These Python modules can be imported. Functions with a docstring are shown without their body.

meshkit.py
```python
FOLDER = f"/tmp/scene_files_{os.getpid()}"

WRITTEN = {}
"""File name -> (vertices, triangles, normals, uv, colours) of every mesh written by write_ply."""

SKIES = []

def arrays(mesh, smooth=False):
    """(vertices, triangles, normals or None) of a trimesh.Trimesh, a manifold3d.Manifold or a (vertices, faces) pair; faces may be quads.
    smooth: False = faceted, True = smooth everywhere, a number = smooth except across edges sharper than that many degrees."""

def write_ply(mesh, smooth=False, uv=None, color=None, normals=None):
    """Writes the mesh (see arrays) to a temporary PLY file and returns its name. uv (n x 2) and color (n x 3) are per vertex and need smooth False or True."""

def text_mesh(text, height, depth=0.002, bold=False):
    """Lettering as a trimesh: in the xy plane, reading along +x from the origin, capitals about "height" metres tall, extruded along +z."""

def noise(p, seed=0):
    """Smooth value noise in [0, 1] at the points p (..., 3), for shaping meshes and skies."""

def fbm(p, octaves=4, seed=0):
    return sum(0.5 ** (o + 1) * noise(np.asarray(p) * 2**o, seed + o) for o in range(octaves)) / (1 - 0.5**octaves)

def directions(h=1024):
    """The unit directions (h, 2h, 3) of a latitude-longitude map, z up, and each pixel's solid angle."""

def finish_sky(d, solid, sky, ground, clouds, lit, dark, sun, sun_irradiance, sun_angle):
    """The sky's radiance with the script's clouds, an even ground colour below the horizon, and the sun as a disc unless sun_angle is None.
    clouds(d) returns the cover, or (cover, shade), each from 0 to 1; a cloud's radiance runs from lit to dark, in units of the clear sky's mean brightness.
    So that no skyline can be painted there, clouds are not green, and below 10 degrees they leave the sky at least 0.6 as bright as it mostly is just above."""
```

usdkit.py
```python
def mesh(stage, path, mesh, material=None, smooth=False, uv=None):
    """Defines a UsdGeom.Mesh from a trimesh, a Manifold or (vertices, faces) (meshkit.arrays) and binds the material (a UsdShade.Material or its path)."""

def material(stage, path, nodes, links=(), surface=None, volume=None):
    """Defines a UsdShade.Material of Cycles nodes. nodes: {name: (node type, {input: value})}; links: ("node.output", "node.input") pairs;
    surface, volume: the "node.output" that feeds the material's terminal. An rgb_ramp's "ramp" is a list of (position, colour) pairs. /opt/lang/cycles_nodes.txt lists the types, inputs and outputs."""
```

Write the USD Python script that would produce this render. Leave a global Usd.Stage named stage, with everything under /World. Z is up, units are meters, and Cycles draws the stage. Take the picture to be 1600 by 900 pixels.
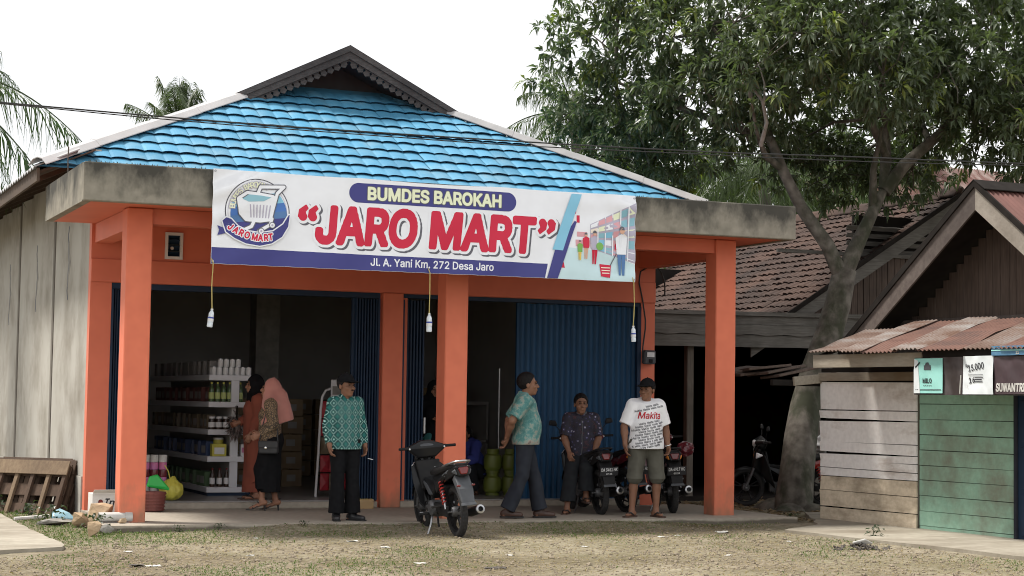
import math, random
import numpy as np, trimesh, manifold3d, shapely, shapely.geometry as sg, shapely.affinity as sa
from shapely.ops import unary_union
from scipy.ndimage import map_coordinates
import usdkit, meshkit
from pxr import Usd, UsdGeom, UsdLux, UsdShade, Gf, Sdf, Vt

stage = Usd.Stage.CreateInMemory()
UsdGeom.Xform.Define(stage, '/World')
UsdGeom.Scope.Define(stage, '/World/Looks')
PI = math.pi
rng = np.random.default_rng(7)
V = lambda *a: np.array(a, float)

# ------------------------------------------------------------------ camera, sky, sun
cam_pos, yaw, pitch, roll, focal = V(-4.029, -21.06, 1.464), .399, .062, .015, 2838.2
fw = V(math.sin(yaw)*math.cos(pitch), math.cos(yaw)*math.cos(pitch), math.sin(pitch))
r0 = V(math.cos(yaw), -math.sin(yaw), 0); u0 = np.cross(r0, fw)
cr, cu = r0*math.cos(roll)+u0*math.sin(roll), -r0*math.sin(roll)+u0*math.cos(roll)
camera = UsdGeom.Camera.Define(stage, '/World/camera')
camera.CreateHorizontalApertureAttr(36.0); camera.CreateVerticalApertureAttr(20.25)
camera.CreateFocalLengthAttr(36.0*focal/1600); camera.CreateClippingRangeAttr(Gf.Vec2f(.1, 2000))
camera.CreateExposureAttr(0.95)
mx = Gf.Matrix4d(*cr, 0, *cu, 0, *(-fw), 0, *cam_pos, 1)
camera.AddTransformOp().Set(mx)

SUN_EL, SUN_AZ = math.radians(61), math.radians(-55)     # azimuth from +y towards +x
sd = V(math.sin(SUN_AZ)*math.cos(SUN_EL), math.cos(SUN_AZ)*math.cos(SUN_EL), math.sin(SUN_EL))
sky_mat = usdkit.material(stage, '/World/Looks/sky_overcast', {
    'sky': ('sky_texture', {'sky_type': 'single_scattering', 'sun_disc': False, 'sun_elevation': SUN_EL, 'sun_rotation': SUN_AZ, 'altitude': 50., 'aerosol_density': 2.}),
    'tc': ('texture_coordinate', {}),
    'n': ('noise_texture', {'scale': 2.2, 'detail': 5., 'roughness': .55}),
    'cl': ('rgb_ramp', {'ramp': [(0, (5.5, 5.6, 5.8)), (.45, (6.3, 6.35, 6.45)), (1, (7.1, 7.1, 7.1))]}),
    'fa': ('map_range', {'from_min': .2, 'from_max': .55, 'to_min': .88, 'to_max': 1., 'clamp': True}),
    'm': ('mix', {'fac': .95}), 'b': ('background_shader', {'strength': .1})},
    [('tc.generated', 'n.vector'), ('n.fac', 'cl.fac'), ('n.fac', 'fa.value'), ('fa.result', 'm.fac'), ('sky.color', 'm.color1'), ('cl.color', 'm.color2'), ('m.color', 'b.color')],
    surface='b.background')
dome = UsdLux.DomeLight.Define(stage, '/World/sky')
UsdShade.MaterialBindingAPI.Apply(dome.GetPrim()).Bind(sky_mat)
dome.GetPrim().SetCustomDataByKey('kind', 'structure')
sun = UsdLux.DistantLight.Define(stage, '/World/sun')
sun.CreateIntensityAttr(.9); sun.CreateAngleAttr(11.); sun.CreateNormalizeAttr(True); sun.CreateColorAttr(Gf.Vec3f(1, .95, .88))
zz = sd; xx = np.cross(V(0, 0, 1), zz); xx /= np.linalg.norm(xx); yy = np.cross(zz, xx)
sun.AddTransformOp().Set(Gf.Matrix4d(*xx, 0, *yy, 0, *zz, 0, 0, 0, 30, 1))

# ------------------------------------------------------------------ helpers: prims
_used = {}
def numbered(parent, name):
    k = parent+'/'+name; n = _used.get(k, 0); _used[k] = n+1
    return k if n == 0 else f'{k}_{n:03d}'
def tagp(p, label=None, cat=None, group=None, kind=None):
    p = stage.GetPrimAtPath(p) if isinstance(p, str) else p
    for k, v in (('label', label), ('category', cat), ('group', group), ('kind', kind)):
        if v: p.SetCustomDataByKey(k, v)
    return str(p.GetPath())
def thing(name, label, cat, loc=(0, 0, 0), rz=0, group=None):
    path = numbered('/World', name); x = UsdGeom.Xform.Define(stage, path)
    x.AddTranslateOp().Set(Gf.Vec3d(*map(float, loc))); x.AddRotateZOp().Set(math.degrees(rz))
    return tagp(x.GetPrim(), label, cat, group)
def put(name, mesh, m, parent='/World', smooth=False, label=None, kind=None):
    path = numbered(parent, name)
    usdkit.mesh(stage, path, mesh, _mats[m] if isinstance(m, str) else m, smooth)
    if label or kind: tagp(path, label, None, None, kind)
    return path
def copy_of(src, loc, rz=0, label=None, group=None):
    was = stage.GetPrimAtPath(src).GetCustomData(); name = src.rsplit('/', 1)[1]; name = name[:-4] if name[-4:-3] == '_' and name[-3:].isdigit() else name
    p = thing(name, label or was['label'], was['category'], loc, rz, group or was.get('group'))
    pr = stage.GetPrimAtPath(p); pr.GetReferences().AddInternalReference(src); pr.SetInstanceable(True)
    return p

# ------------------------------------------------------------------ helpers: materials
_mats = {}
def mat(name, c1, c2=None, scale=6, rough=.6, bump=0, bscale=60, metal=0, spec=.4, coat=0, stretch=(1, 1, 1), detail=4, lo=.3, hi=.7, world=False, trans=0, sheen=0):
    if name in _mats: return _mats[name]
    c2 = c2 or tuple(min(1, x*.78) for x in c1)
    n = {'tc': ('geometry', {}) if world else ('texture_coordinate', {}), 'mp': ('mapping', {'scale': stretch}),
         'n': ('noise_texture', {'scale': float(scale), 'detail': float(detail), 'roughness': .6}),
         'r': ('rgb_ramp', {'ramp': [(lo, c1), (hi, c2)]}),
         'p': ('principled_bsdf', {'roughness': rough, 'metallic': float(metal), 'specular_ior_level': spec, 'coat_weight': float(coat), 'transmission_weight': float(trans), 'sheen_weight': float(sheen)})}
    l = [('tc.position' if world else 'tc.object', 'mp.vector'), ('mp.vector', 'n.vector'), ('n.fac', 'r.fac'), ('r.color', 'p.base_color')]
    if bump:
        n['n2'] = ('noise_texture', {'scale': float(bscale), 'detail': 3.}); n['b'] = ('bump', {'strength': min(1., bump*1.), 'distance': .01})
        l += [('mp.vector', 'n2.vector'), ('n2.fac', 'b.height'), ('b.normal', 'p.normal')]
    _mats[name] = usdkit.material(stage, '/World/Looks/'+name, n, l, 'p.BSDF')
    return _mats[name]
def graph(name, nodes, links, surface='p.BSDF'):
    if name not in _mats: _mats[name] = usdkit.material(stage, '/World/Looks/'+name, nodes, links, surface)
    return _mats[name]
def stained(name, base, base2, dark, scale=3., streak=(1, 1, .25), amount=(.45, .7), rough=.85, bump=.35, zfade=None, fine=30.):
    """A base tone with irregular dark stains that run along the stretched axis; zfade=(z0, z1): stains thicken from z0 to z1."""
    n = {'g': ('geometry', {}), 'mp': ('mapping', {'scale': streak}), 'n': ('noise_texture', {'scale': scale, 'detail': 6., 'roughness': .65}),
         'n1': ('noise_texture', {'scale': fine, 'detail': 4.}), 'r1': ('rgb_ramp', {'ramp': [(.3, base), (.7, base2)]}),
         'f': ('map_range', {'from_min': amount[0], 'from_max': amount[1], 'to_min': 0., 'to_max': .9, 'clamp': True}),
         'm': ('mix', {'color2': dark}), 'b': ('bump', {'strength': bump, 'distance': .01}), 'p': ('principled_bsdf', {'roughness': rough, 'specular_ior_level': .25})}
    l = [('g.position', 'mp.vector'), ('mp.vector', 'n.vector'), ('g.position', 'n1.vector'), ('n1.fac', 'r1.fac'), ('r1.color', 'm.color1'), ('m.color', 'p.base_color'), ('n1.fac', 'b.height'), ('b.normal', 'p.normal')]
    if zfade:
        n['s'] = ('separate_xyz', {}); n['zr'] = ('map_range', {'from_min': zfade[0], 'from_max': zfade[1], 'to_min': -.22, 'to_max': .22, 'clamp': True}); n['ad'] = ('math', {'math_type': 'add'})
        l += [('g.position', 's.vector'), ('s.z', 'zr.value'), ('zr.result', 'ad.value1'), ('n.fac', 'ad.value2'), ('ad.value', 'f.value'), ('f.result', 'm.fac')]
    else: l += [('n.fac', 'f.value'), ('f.result', 'm.fac')]
    return graph(name, n, l)
def wood(name, c1, c2, dark, grain=(1, 1, 1), rough=.85):
    """Weathered timber; grain: scale of the object axes (small along the grain)."""
    return graph(name, {'t': ('geometry', {}), 'mp': ('mapping', {'scale': grain}), 'n': ('noise_texture', {'scale': 14., 'detail': 5., 'roughness': .7}),
        'n2': ('noise_texture', {'scale': 1.3, 'detail': 4.}), 'r': ('rgb_ramp', {'ramp': [(.3, c1), (.62, c2)]}), 'r2': ('map_range', {'from_min': .45, 'from_max': .75, 'to_min': 0., 'to_max': .75, 'clamp': True}),
        'i': ('geometry', {}), 'hv': ('hsv', {}), 'mv': ('map_range', {'from_min': 0., 'from_max': 1., 'to_min': .8, 'to_max': 1.2}),
        'm': ('mix', {'color2': dark}), 'b': ('bump', {'strength': .5, 'distance': .008}), 'p': ('principled_bsdf', {'roughness': rough, 'specular_ior_level': .2})},
        [('t.position', 'mp.vector'), ('mp.vector', 'n.vector'), ('t.position', 'n2.vector'), ('n.fac', 'r.fac'), ('r.color', 'm.color1'), ('n2.fac', 'r2.value'), ('r2.result', 'm.fac'),
         ('m.color', 'hv.color'), ('i.random_per_island', 'mv.value'), ('mv.result', 'hv.value'), ('hv.color', 'p.base_color'), ('n.fac', 'b.height'), ('b.normal', 'p.normal')])

# ------------------------------------------------------------------ helpers: geometry, all (vertices, triangles)
def tri(m):
    v, f, _ = meshkit.arrays(m); return np.asarray(v, float), np.asarray(f, int)
def cat(ms):
    vs, fs, n = [], [], 0
    for v, f in ms: vs.append(v); fs.append(np.asarray(f)+n); n += len(v)
    return np.vstack(vs), np.vstack(fs)
def xf(m, M=None, t=None, rz=0, rx=0, ry=0, s=None):
    v, f = m; v = np.asarray(v, float).copy()
    if s is not None: v = v*np.asarray(s)
    for a, (i, j) in ((rx, (1, 2)), (ry, (2, 0)), (rz, (0, 1))):
        if a: c, q = math.cos(a), math.sin(a); v[:, [i, j]] = np.stack([v[:, i]*c-v[:, j]*q, v[:, i]*q+v[:, j]*c], 1)
    if M is not None: v = v@np.asarray(M).T
    if t is not None: v = v+np.asarray(t, float)
    return v, f
_BF = np.array([[0,2,1],[1,2,3],[4,5,6],[5,7,6],[0,1,4],[1,5,4],[2,6,3],[3,6,7],[0,4,2],[2,4,6],[1,3,5],[3,7,5]])
def box(x0, x1, y0, y1, z0, z1, b=0):
    if b:
        P = [(x, y, z) for xs, s1 in ((x0, 1), (x1, -1)) for ys, s2 in ((y0, 1), (y1, -1)) for zs, s3 in ((z0, 1), (z1, -1))
             for x, y, z in ((xs, ys+s2*b, zs+s3*b), (xs+s1*b, ys, zs+s3*b), (xs+s1*b, ys+s2*b, zs))]
        return tri(manifold3d.Manifold.hull_points(np.array(P, float)))
    return np.array([(x, y, z) for z in (z0, z1) for y in (y0, y1) for x in (x0, x1)], float), _BF.copy()
def frame_of(d):
    d = d/np.linalg.norm(d); a = np.cross(d, V(0, 0, 1) if abs(d[2]) < .9 else V(1, 0, 0)); a /= np.linalg.norm(a)
    return d, a, np.cross(d, a)
def tube(pts, r, n=8, caps=True):
    p = np.asarray(pts, float); r = np.broadcast_to(r, (len(p),)); t = np.gradient(p, axis=0) if len(p) > 2 else np.array([p[1]-p[0]]*2)
    t /= np.linalg.norm(t, axis=1, keepdims=True)+1e-12; _, a, _ = frame_of(t[0]); rings = []
    for i in range(len(p)):
        a = a-t[i]*(a@t[i]); a /= np.linalg.norm(a)+1e-12; b = np.cross(t[i], a); an = np.arange(n)*2*PI/n
        rings.append(p[i]+r[i]*(np.cos(an)[:, None]*a+np.sin(an)[:, None]*b))
    v = np.vstack(rings); f = []
    for i in range(len(p)-1):
        for j in range(n):
            q = [i*n+j, i*n+(j+1) % n, (i+1)*n+(j+1) % n, (i+1)*n+j]; f += [[q[0], q[1], q[2]], [q[0], q[2], q[3]]]
    if caps:
        k = len(v); v = np.vstack([v, p[0], p[-1]]); m = (len(p)-1)*n
        for j in range(n): f += [[k, (j+1) % n, j], [k+1, m+j, m+(j+1) % n]]
    return v, np.array(f)
def lathe(prof, n=24, axis='z', t=(0, 0, 0)):
    """prof: (radius, height) pairs; closed at both ends when the radius is 0 there."""
    prof = np.asarray(prof, float); an = np.arange(n)*2*PI/n
    v = np.concatenate([np.stack([r*np.cos(an), r*np.sin(an), np.full(n, z)], 1) for r, z in prof]); f = []
    for i in range(len(prof)-1):
        for j in range(n):
            q = [i*n+j, i*n+(j+1) % n, (i+1)*n+(j+1) % n, (i+1)*n+j]; f += [[q[0], q[1], q[2]], [q[0], q[2], q[3]]]
    if axis == 'x': v = v[:, [2, 0, 1]]
    if axis == 'y': v = v[:, [1, 2, 0]]
    return v+np.asarray(t, float), np.array(f)
def hull(sph, n=2):
    """Convex rounded body round spheres (x, y, z, r)."""
    ico = trimesh.creation.icosphere(n).vertices
    return tri(manifold3d.Manifold.hull_points(np.vstack([ico*s[3]+np.array(s[:3]) for s in sph])))
def prism(poly, depth, o=(0, 0, 0), ux=(1, 0, 0), uy=(0, 0, 1)):
    ms = [trimesh.creation.extrude_polygon(g, depth, engine='earcut') for g in getattr(poly, 'geoms', [poly]) if g.area > 1e-9]
    ux, uy = V(*ux), V(*uy); v, f = cat([(m.vertices, m.faces) for m in ms]); M = np.stack([ux, uy, np.cross(ux, uy)], 1)
    if np.linalg.det(M) < 0: f = f[:, ::-1]
    return v@M.T+np.asarray(o, float), f
def flat(poly, edge=None):
    out = []
    for g in getattr(poly, 'geoms', [poly]):
        if g.geom_type != 'Polygon' or g.area < 1e-8: continue
        v, f = trimesh.creation.triangulate_polygon(g, engine='earcut')
        if edge:
            v3, f = trimesh.remesh.subdivide_to_size(np.column_stack([v, np.zeros(len(v))]), f, edge, max_iter=20); v = v3[:, :2]
        n = np.cross(np.append(v[f[0, 1]]-v[f[0, 0]], 0), np.append(v[f[0, 2]]-v[f[0, 0]], 0))[2]
        out.append((np.column_stack([v, np.zeros(len(v))]), f if n > 0 else f[:, ::-1]))
    return cat(out)
_txt = {}
def letters(text, h, bold=0., wide=1.):
    """Lettering as shapely polygons, capitals h tall, origin at the baseline's left end."""
    k = (text, bold)
    if k not in _txt:
        m = meshkit.text_mesh(text, 1.0, .1, True); v, f = np.asarray(m.vertices), np.asarray(m.faces)
        top = f[(v[f][:, :, 2] > .05).all(1)]
        p = unary_union([sg.Polygon(v[t][:, :2]).buffer(1e-4) for t in top])
        _txt[k] = (p.buffer(bold) if bold else p).simplify(.008)
    return sa.scale(_txt[k], h*wide, h, origin=(0, 0))
def fitw(poly, x0, x1):
    b = poly.bounds; s = (x1-x0)/(b[2]-b[0]); return sa.translate(sa.scale(poly, s, 1, origin=(b[0], 0)), x0-b[0], 0)
def grid_mesh(P):
    """P (m, n, 3) points to a quad sheet."""
    m, n = P.shape[:2]; i, j = np.meshgrid(np.arange(m-1), np.arange(n-1), indexing='ij'); a = (i*n+j).ravel()
    return P.reshape(-1, 3), np.vstack([np.stack([a, a+1, a+n+1], 1), np.stack([a, a+n+1, a+n], 1)])
def solid_sheet(P, t):
    """A sheet with thickness t (vector)."""
    v, f = grid_mesh(P); m, n = P.shape[:2]; k = len(v); rim = [(i, 0) for i in range(m)]+[(m-1, j) for j in range(1, n)]+[(i, n-1) for i in range(m-2, -1, -1)]+[(0, j) for j in range(n-2, 0, -1)]
    ids = [i*n+j for i, j in rim]; s = []
    for a, b in zip(ids, ids[1:]+ids[:1]): s += [[a, b, b+k], [a, b+k, a+k]]
    return np.vstack([v, v+np.asarray(t)]), np.vstack([f, f[:, ::-1]+k, s])
def clip(m, o, n):
    t = trimesh.Trimesh(m[0], m[1], process=True); s = trimesh.intersections.slice_mesh_plane(t, np.asarray(n, float), np.asarray(o, float), cap=False)
    return np.asarray(s.vertices), np.asarray(s.faces)
def rock(r, seed, sq=(1, 1, .7)):
    """A broken stone: hull of random points, roughened."""
    g = np.random.default_rng(seed+100); p = g.normal(0, 1, (16, 3)); p /= np.linalg.norm(p, axis=1, keepdims=True); p *= g.uniform(.75, 1.1, (16, 1))
    v, f = tri(manifold3d.Manifold.hull_points(p).refine_to_length(.22)); v = v*(.93+.16*meshkit.fbm(v*3.1+seed, 3, seed)[:, None]); return v*r*np.array(sq), f
# ------------------------------------------------------------------ helpers: soft bodies (distance fields turned into one closed surface)
class Field:
    def __init__(s, lo, hi, h):
        s.lo, s.h = np.array(lo, float), h; s.n = np.ceil((np.array(hi)-s.lo)/h).astype(int)+1
        s.ax = [s.lo[i]+h*np.arange(s.n[i]) for i in range(3)]; s.d = np.full(s.n, .3, np.float32)
    def _sub(s, lo, hi, m):
        sl = tuple(slice(max(0, int((lo[i]-m-s.lo[i])/s.h)), max(0, min(s.n[i], int((hi[i]+m-s.lo[i])/s.h)+2))) for i in range(3))
        X, Y, Z = np.meshgrid(*[s.ax[i][sl[i]] for i in range(3)], indexing='ij'); return sl, np.stack([X, Y, Z], -1)
    def _mix(s, sl, d, k, op):
        a = s.d[sl]; d = d.astype(np.float32)
        if op == 'u':
            h = np.maximum(k-np.abs(a-d), 0)/k if k else 0; s.d[sl] = np.minimum(a, d)-h*h*k/4
        else:
            d = -d; h = np.maximum(k-np.abs(a-d), 0)/k if k else 0; s.d[sl] = np.maximum(a, d)+h*h*k/4
    def rc(s, a, b, r1, r2=None, k=.02, sc=None, cuts=(), op='u'):
        """A round-ended cone from a to b; sc squashes it about a; cuts: (point, outward normal) planes."""
        a, b = V(*a), V(*b); r2 = r1 if r2 is None else r2; S = V(*(sc or (1, 1, 1))); R = max(r1, r2)*S
        sl, P = s._sub(np.minimum(a, b)-R, np.maximum(a, b)+R, k+.04)
        if P.size == 0: return s
        q = (P-a)/S; e = (b-a)/S; t = np.clip(q@e/max(e@e, 1e-9), 0, 1)
        d = (np.linalg.norm(q-t[..., None]*e, axis=-1)-(r1+(r2-r1)*t))*S.min()
        for c, n in cuts: n = V(*n); d = np.maximum(d, (P-V(*c))@(n/np.linalg.norm(n)))
        s._mix(sl, d, k, op); return s
    def el(s, c, r, R=None, k=.02, op='u', cuts=()):
        c, r = V(*c), V(*r); m = max(r) if R is not None else r
        sl, P = s._sub(c-m, c+m, k+.04)
        if P.size == 0: return s
        q = P-c; q = q@R if R is not None else q; k0 = np.linalg.norm(q/r, axis=-1); k1 = np.linalg.norm(q/(r*r), axis=-1); d = k0*(k0-1)/np.maximum(k1, 1e-6)
        for p, n in cuts: n = V(*n); d = np.maximum(d, (P-V(*p))@(n/np.linalg.norm(n)))
        s._mix(sl, d, k, op); return s
    def cut(s, c, n):
        n = V(*n)/np.linalg.norm(n); g = sum(((s.ax[i]-c[i])*n[i]).reshape([-1 if j == i else 1 for j in range(3)]) for i in range(3))
        s.d = np.maximum(s.d, g.astype(np.float32)); return s
    def folds(s, amp, scale, seed=0):
        near = np.abs(s.d) < .06; idx = np.argwhere(near); P = s.lo+idx*s.h
        s.d[near] += (amp*1.7*(meshkit.fbm(P*np.array(scale)+seed*3.3, 3, seed)-.5)+amp*1.3*(np.abs(2*meshkit.noise(P*np.array(scale)*1.15+seed*5.1, seed+9)-1)-.4)).astype(np.float32); return s
    def mesh(s):
        F = np.pad(s.d, 1, constant_values=.3); I = F < 0; n = F.shape; h = s.h
        c = np.zeros([x-1 for x in n], np.int8); corners = [(i, j, k) for i in (0, 1) for j in (0, 1) for k in (0, 1)]
        at = lambda A, o: A[o[0]:n[0]-1+o[0], o[1]:n[1]-1+o[1], o[2]:n[2]-1+o[2]]
        for o in corners: c += at(I, o)
        cells = np.argwhere((c > 0) & (c < 8)); num = -np.ones(c.shape, np.int64); num[tuple(cells.T)] = np.arange(len(cells))
        val = {o: F[tuple((cells+o).T)] for o in corners}; acc, cnt = np.zeros((len(cells), 3)), np.zeros(len(cells))
        for o in corners:
            for ax in range(3):
                if o[ax] == 0:
                    e = list(o); e[ax] = 1; a, b = val[o], val[tuple(e)]; x = (a < 0) != (b < 0); t = np.where(x, a/np.where(x, a-b, 1), 0)
                    p = np.tile(np.array(o, float), (len(cells), 1)); p[:, ax] = t; acc[x] += p[x]; cnt += x
        v = s.lo+(cells+acc/cnt[:, None]-1)*h; fs = []
        for ax in range(3):
            o = [0, 0, 0]; o[ax] = 1; A = I[:n[0]-o[0], :n[1]-o[1], :n[2]-o[2]]; B = I[o[0]:, o[1]:, o[2]:]; E = np.argwhere(A != B)
            u, w = (ax+1) % 3, (ax+2) % 3; E = E[(E[:, u] > 0) & (E[:, w] > 0) & (E[:, u] < n[u]-1) & (E[:, w] < n[w]-1)]
            q = []
            for du, dw in ((0, 0), (-1, 0), (-1, -1), (0, -1)): g = E.copy(); g[:, u] += du; g[:, w] += dw; q.append(num[tuple(g.T)])
            q = np.stack(q, 1); q = np.where(A[tuple(E.T)][:, None], q, q[:, ::-1]); fs.append(q)
        q = np.vstack(fs); return v, np.vstack([q[:, [0, 1, 2]], q[:, [0, 2, 3]]])
    def front(s, x, z):
        """y of the first surface met from the front (-y) at each (x, z)."""
        ys = s.ax[1][0]+np.arange(0, s.n[1]-1, .5)*s.h; x, z = np.asarray(x), np.asarray(z)
        C = [np.broadcast_to(((x-s.lo[0])/s.h)[:, None], (len(x), len(ys))), np.broadcast_to(((ys-s.lo[1])/s.h)[None], (len(x), len(ys))), np.broadcast_to(((z-s.lo[2])/s.h)[:, None], (len(x), len(ys)))]
        d = map_coordinates(s.d, C, order=1, mode='nearest') < 0; return np.where(d.any(1), ys[d.argmax(1)], np.nan)

def rotz(a): c, s = math.cos(a), math.sin(a); return np.array([[c, -s, 0], [s, c, 0], [0, 0, 1]])
def rotx(a): c, s = math.cos(a), math.sin(a); return np.array([[1, 0, 0], [0, c, -s], [0, s, c]])

REST = dict(pel=(0, .0, .93), ab=(0, -.01, 1.08), chest=(0, .005, 1.26), neck=(0, .02, 1.42), head=(0, -.02, 1.565),
    shL=(.165, .01, 1.375), shR=(-.165, .01, 1.375), elL=(.215, .02, 1.10), elR=(-.215, .02, 1.10), wrL=(.225, -.05, .865), wrR=(-.225, -.05, .865),
    hipL=(.085, 0, .89), hipR=(-.085, 0, .89), knL=(.10, -.01, .49), knR=(-.10, -.01, .49), anL=(.11, .02, .085), anR=(-.11, .02, .085))
class Person:
    """A posed figure, 1.65 m tall at rest, facing -y, scaled by s; feet[L/R]: toe direction angle; hands: finger direction, palm normal, curl."""
    def __init__(p, name, label, loc, rz, s=1., skin='skin', pose=None, turn=0., nod=0., fat=0., woman=False, hands=None, toes=(.2, -.2), toe_pitch=0., group=None, h=.0075):
        p.J = {k: V(*v) for k, v in {**REST, **(pose or {})}.items()}; p.fat, p.h, p.w = fat, h, woman
        p.t = thing(name, label, 'person', loc, rz, group); p.s = s; p.rz = rz; p.loc = V(*loc)
        p.hs = 1.07; p.R = rotz(turn)@rotx(-nod); p.skin = skin; p.toes = toes; p.tp = toe_pitch
        A = np.array(list(p.J.values())); p.lo, p.hi = A.min(0)-.26, A.max(0)+.30; p.lo[2] = min(p.lo[2], -.02)
        p.hands = hands or {}; p.body()
    def hd(p, *q): return p.J['head']+p.R@V(*q)*p.hs
    def field(p, h=None, lo=None, hi=None): return Field(p.lo if lo is None else lo, p.hi if hi is None else hi, h or p.h)
    def emit(p, name, f, m, label=None, smooth=True):
        v, t = f.mesh() if isinstance(f, Field) else f
        if len(v): return put(name, (v*p.s, t), m, p.t, smooth, label)
    def torso(p, f, i=0., k=.04):
        J, w, ft = p.J, p.w, p.fat
        f.el(J['chest']+V(0, 0, .0), (.15+i-.012*w, .108+i+.3*ft, .19+i), k=k)
        for s in 'LR': f.rc(J['neck']+V(0, 0, -.05), J['sh'+s]+V(0, 0, -.01), .06+i, .052+i, k=k)
        f.el(J['ab']+V(0, -.35*ft, 0), (.135+i+ft*.5, .10+i+ft, .17+i), k=k)
        f.rc(J['hipL']+V(-.01, 0, .02), J['hipR']+V(.01, 0, .02), .105+i, k=k, sc=(1, .98, 1))
        if w: f.el(J['chest']+V(.06, -.085, -.03), (.055+i, .05+i, .055+i), k=k); f.el(J['chest']+V(-.06, -.085, -.03), (.055+i, .05+i, .055+i), k=k)
    def arm(p, f, s, i=0., upto=2., k=.02):
        J = p.J; a, b, c = J['sh'+s], J['el'+s], J['wr'+s]; up = min(1, upto); e = a+(b-a)*up
        f.rc(a, e, .056+i, .043+(1-up)*.012+i*1.15, k=k, cuts=[(e, b-a)] if upto < 1 else ())
        if upto > 1:
            u = upto-1; g = b+(c-b)*u; f.rc(b, b+(c-b)*min(.35, u), .043+i, .044+i, k=k); f.rc(b+(c-b)*.3, g, .044+i, .028+(1-u)*.015+i, k=k, cuts=[(g, c-b)] if i else ())
    def leg(p, f, s, i=0., upto=2., k=.02, flare=0.):
        J = p.J; a, b, c = J['hip'+s], J['kn'+s], J['an'+s]; up = min(1, upto); e = a+(b-a)*up
        f.rc(a, e, .092+i, .057+(1-up)*.035+i+flare*(upto < 1), k=k, cuts=[(e, b-a)] if upto < 1 else ())
        if upto >= 1:
            u = upto-1; m = b+(c-b)*.32+V(0, .012, 0); g = b+(c-b)*u
            if i: f.rc(b, g, .060+i, .050+i+flare, k=k, cuts=[(g, c-b)])
            else: f.rc(b, m, .054, .053, k=k); f.rc(m, c, .053, .034, k=k)
    def hand(p, f, s):
        J = p.J; w = J['wr'+s]; fore = w-J['el'+s]; d, n, curl = p.hands.get(s, (fore, V(-1 if s == 'L' else 1, 0, 0), .5)); d = V(*d)/np.linalg.norm(d); n = V(*n); n = n-d*(n@d); n /= np.linalg.norm(n)
        t = np.cross(n, d)*(1 if s == 'L' else -1)
        if t[1] > 0 and abs(t[1]) > .5 and s not in p.hands: t = -t
        pc = w+d*.05; R = np.stack([t, n, d], 1); f.rc(w-d*.01, w+d*.03, .027, .026, k=.015); f.el(pc, (.042, .017, .052), R=R, k=.012)
        for j, (o, L) in enumerate(((.031, .068), (.010, .076), (-.011, .070), (-.031, .055))):
            b0 = w+d*.085+t*o; b1 = b0+(d*math.cos(curl)+n*math.sin(curl))*L*.55; b2 = b1+(d*math.cos(curl*2.2)+n*math.sin(curl*2.2))*L*.5
            f.rc(b0-d*.02, b1, .0098, .009, k=.006); f.rc(b1, b2, .009, .0075, k=.004)
        q = w+d*.025+t*.032; q1 = q+(d*.7+t*.55+n*.25)*.042; f.rc(q-t*.012, q1, .0125, .011, k=.008); f.rc(q1, q1+(d*.9+n*.35)*.032, .011, .009, k=.004)
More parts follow.
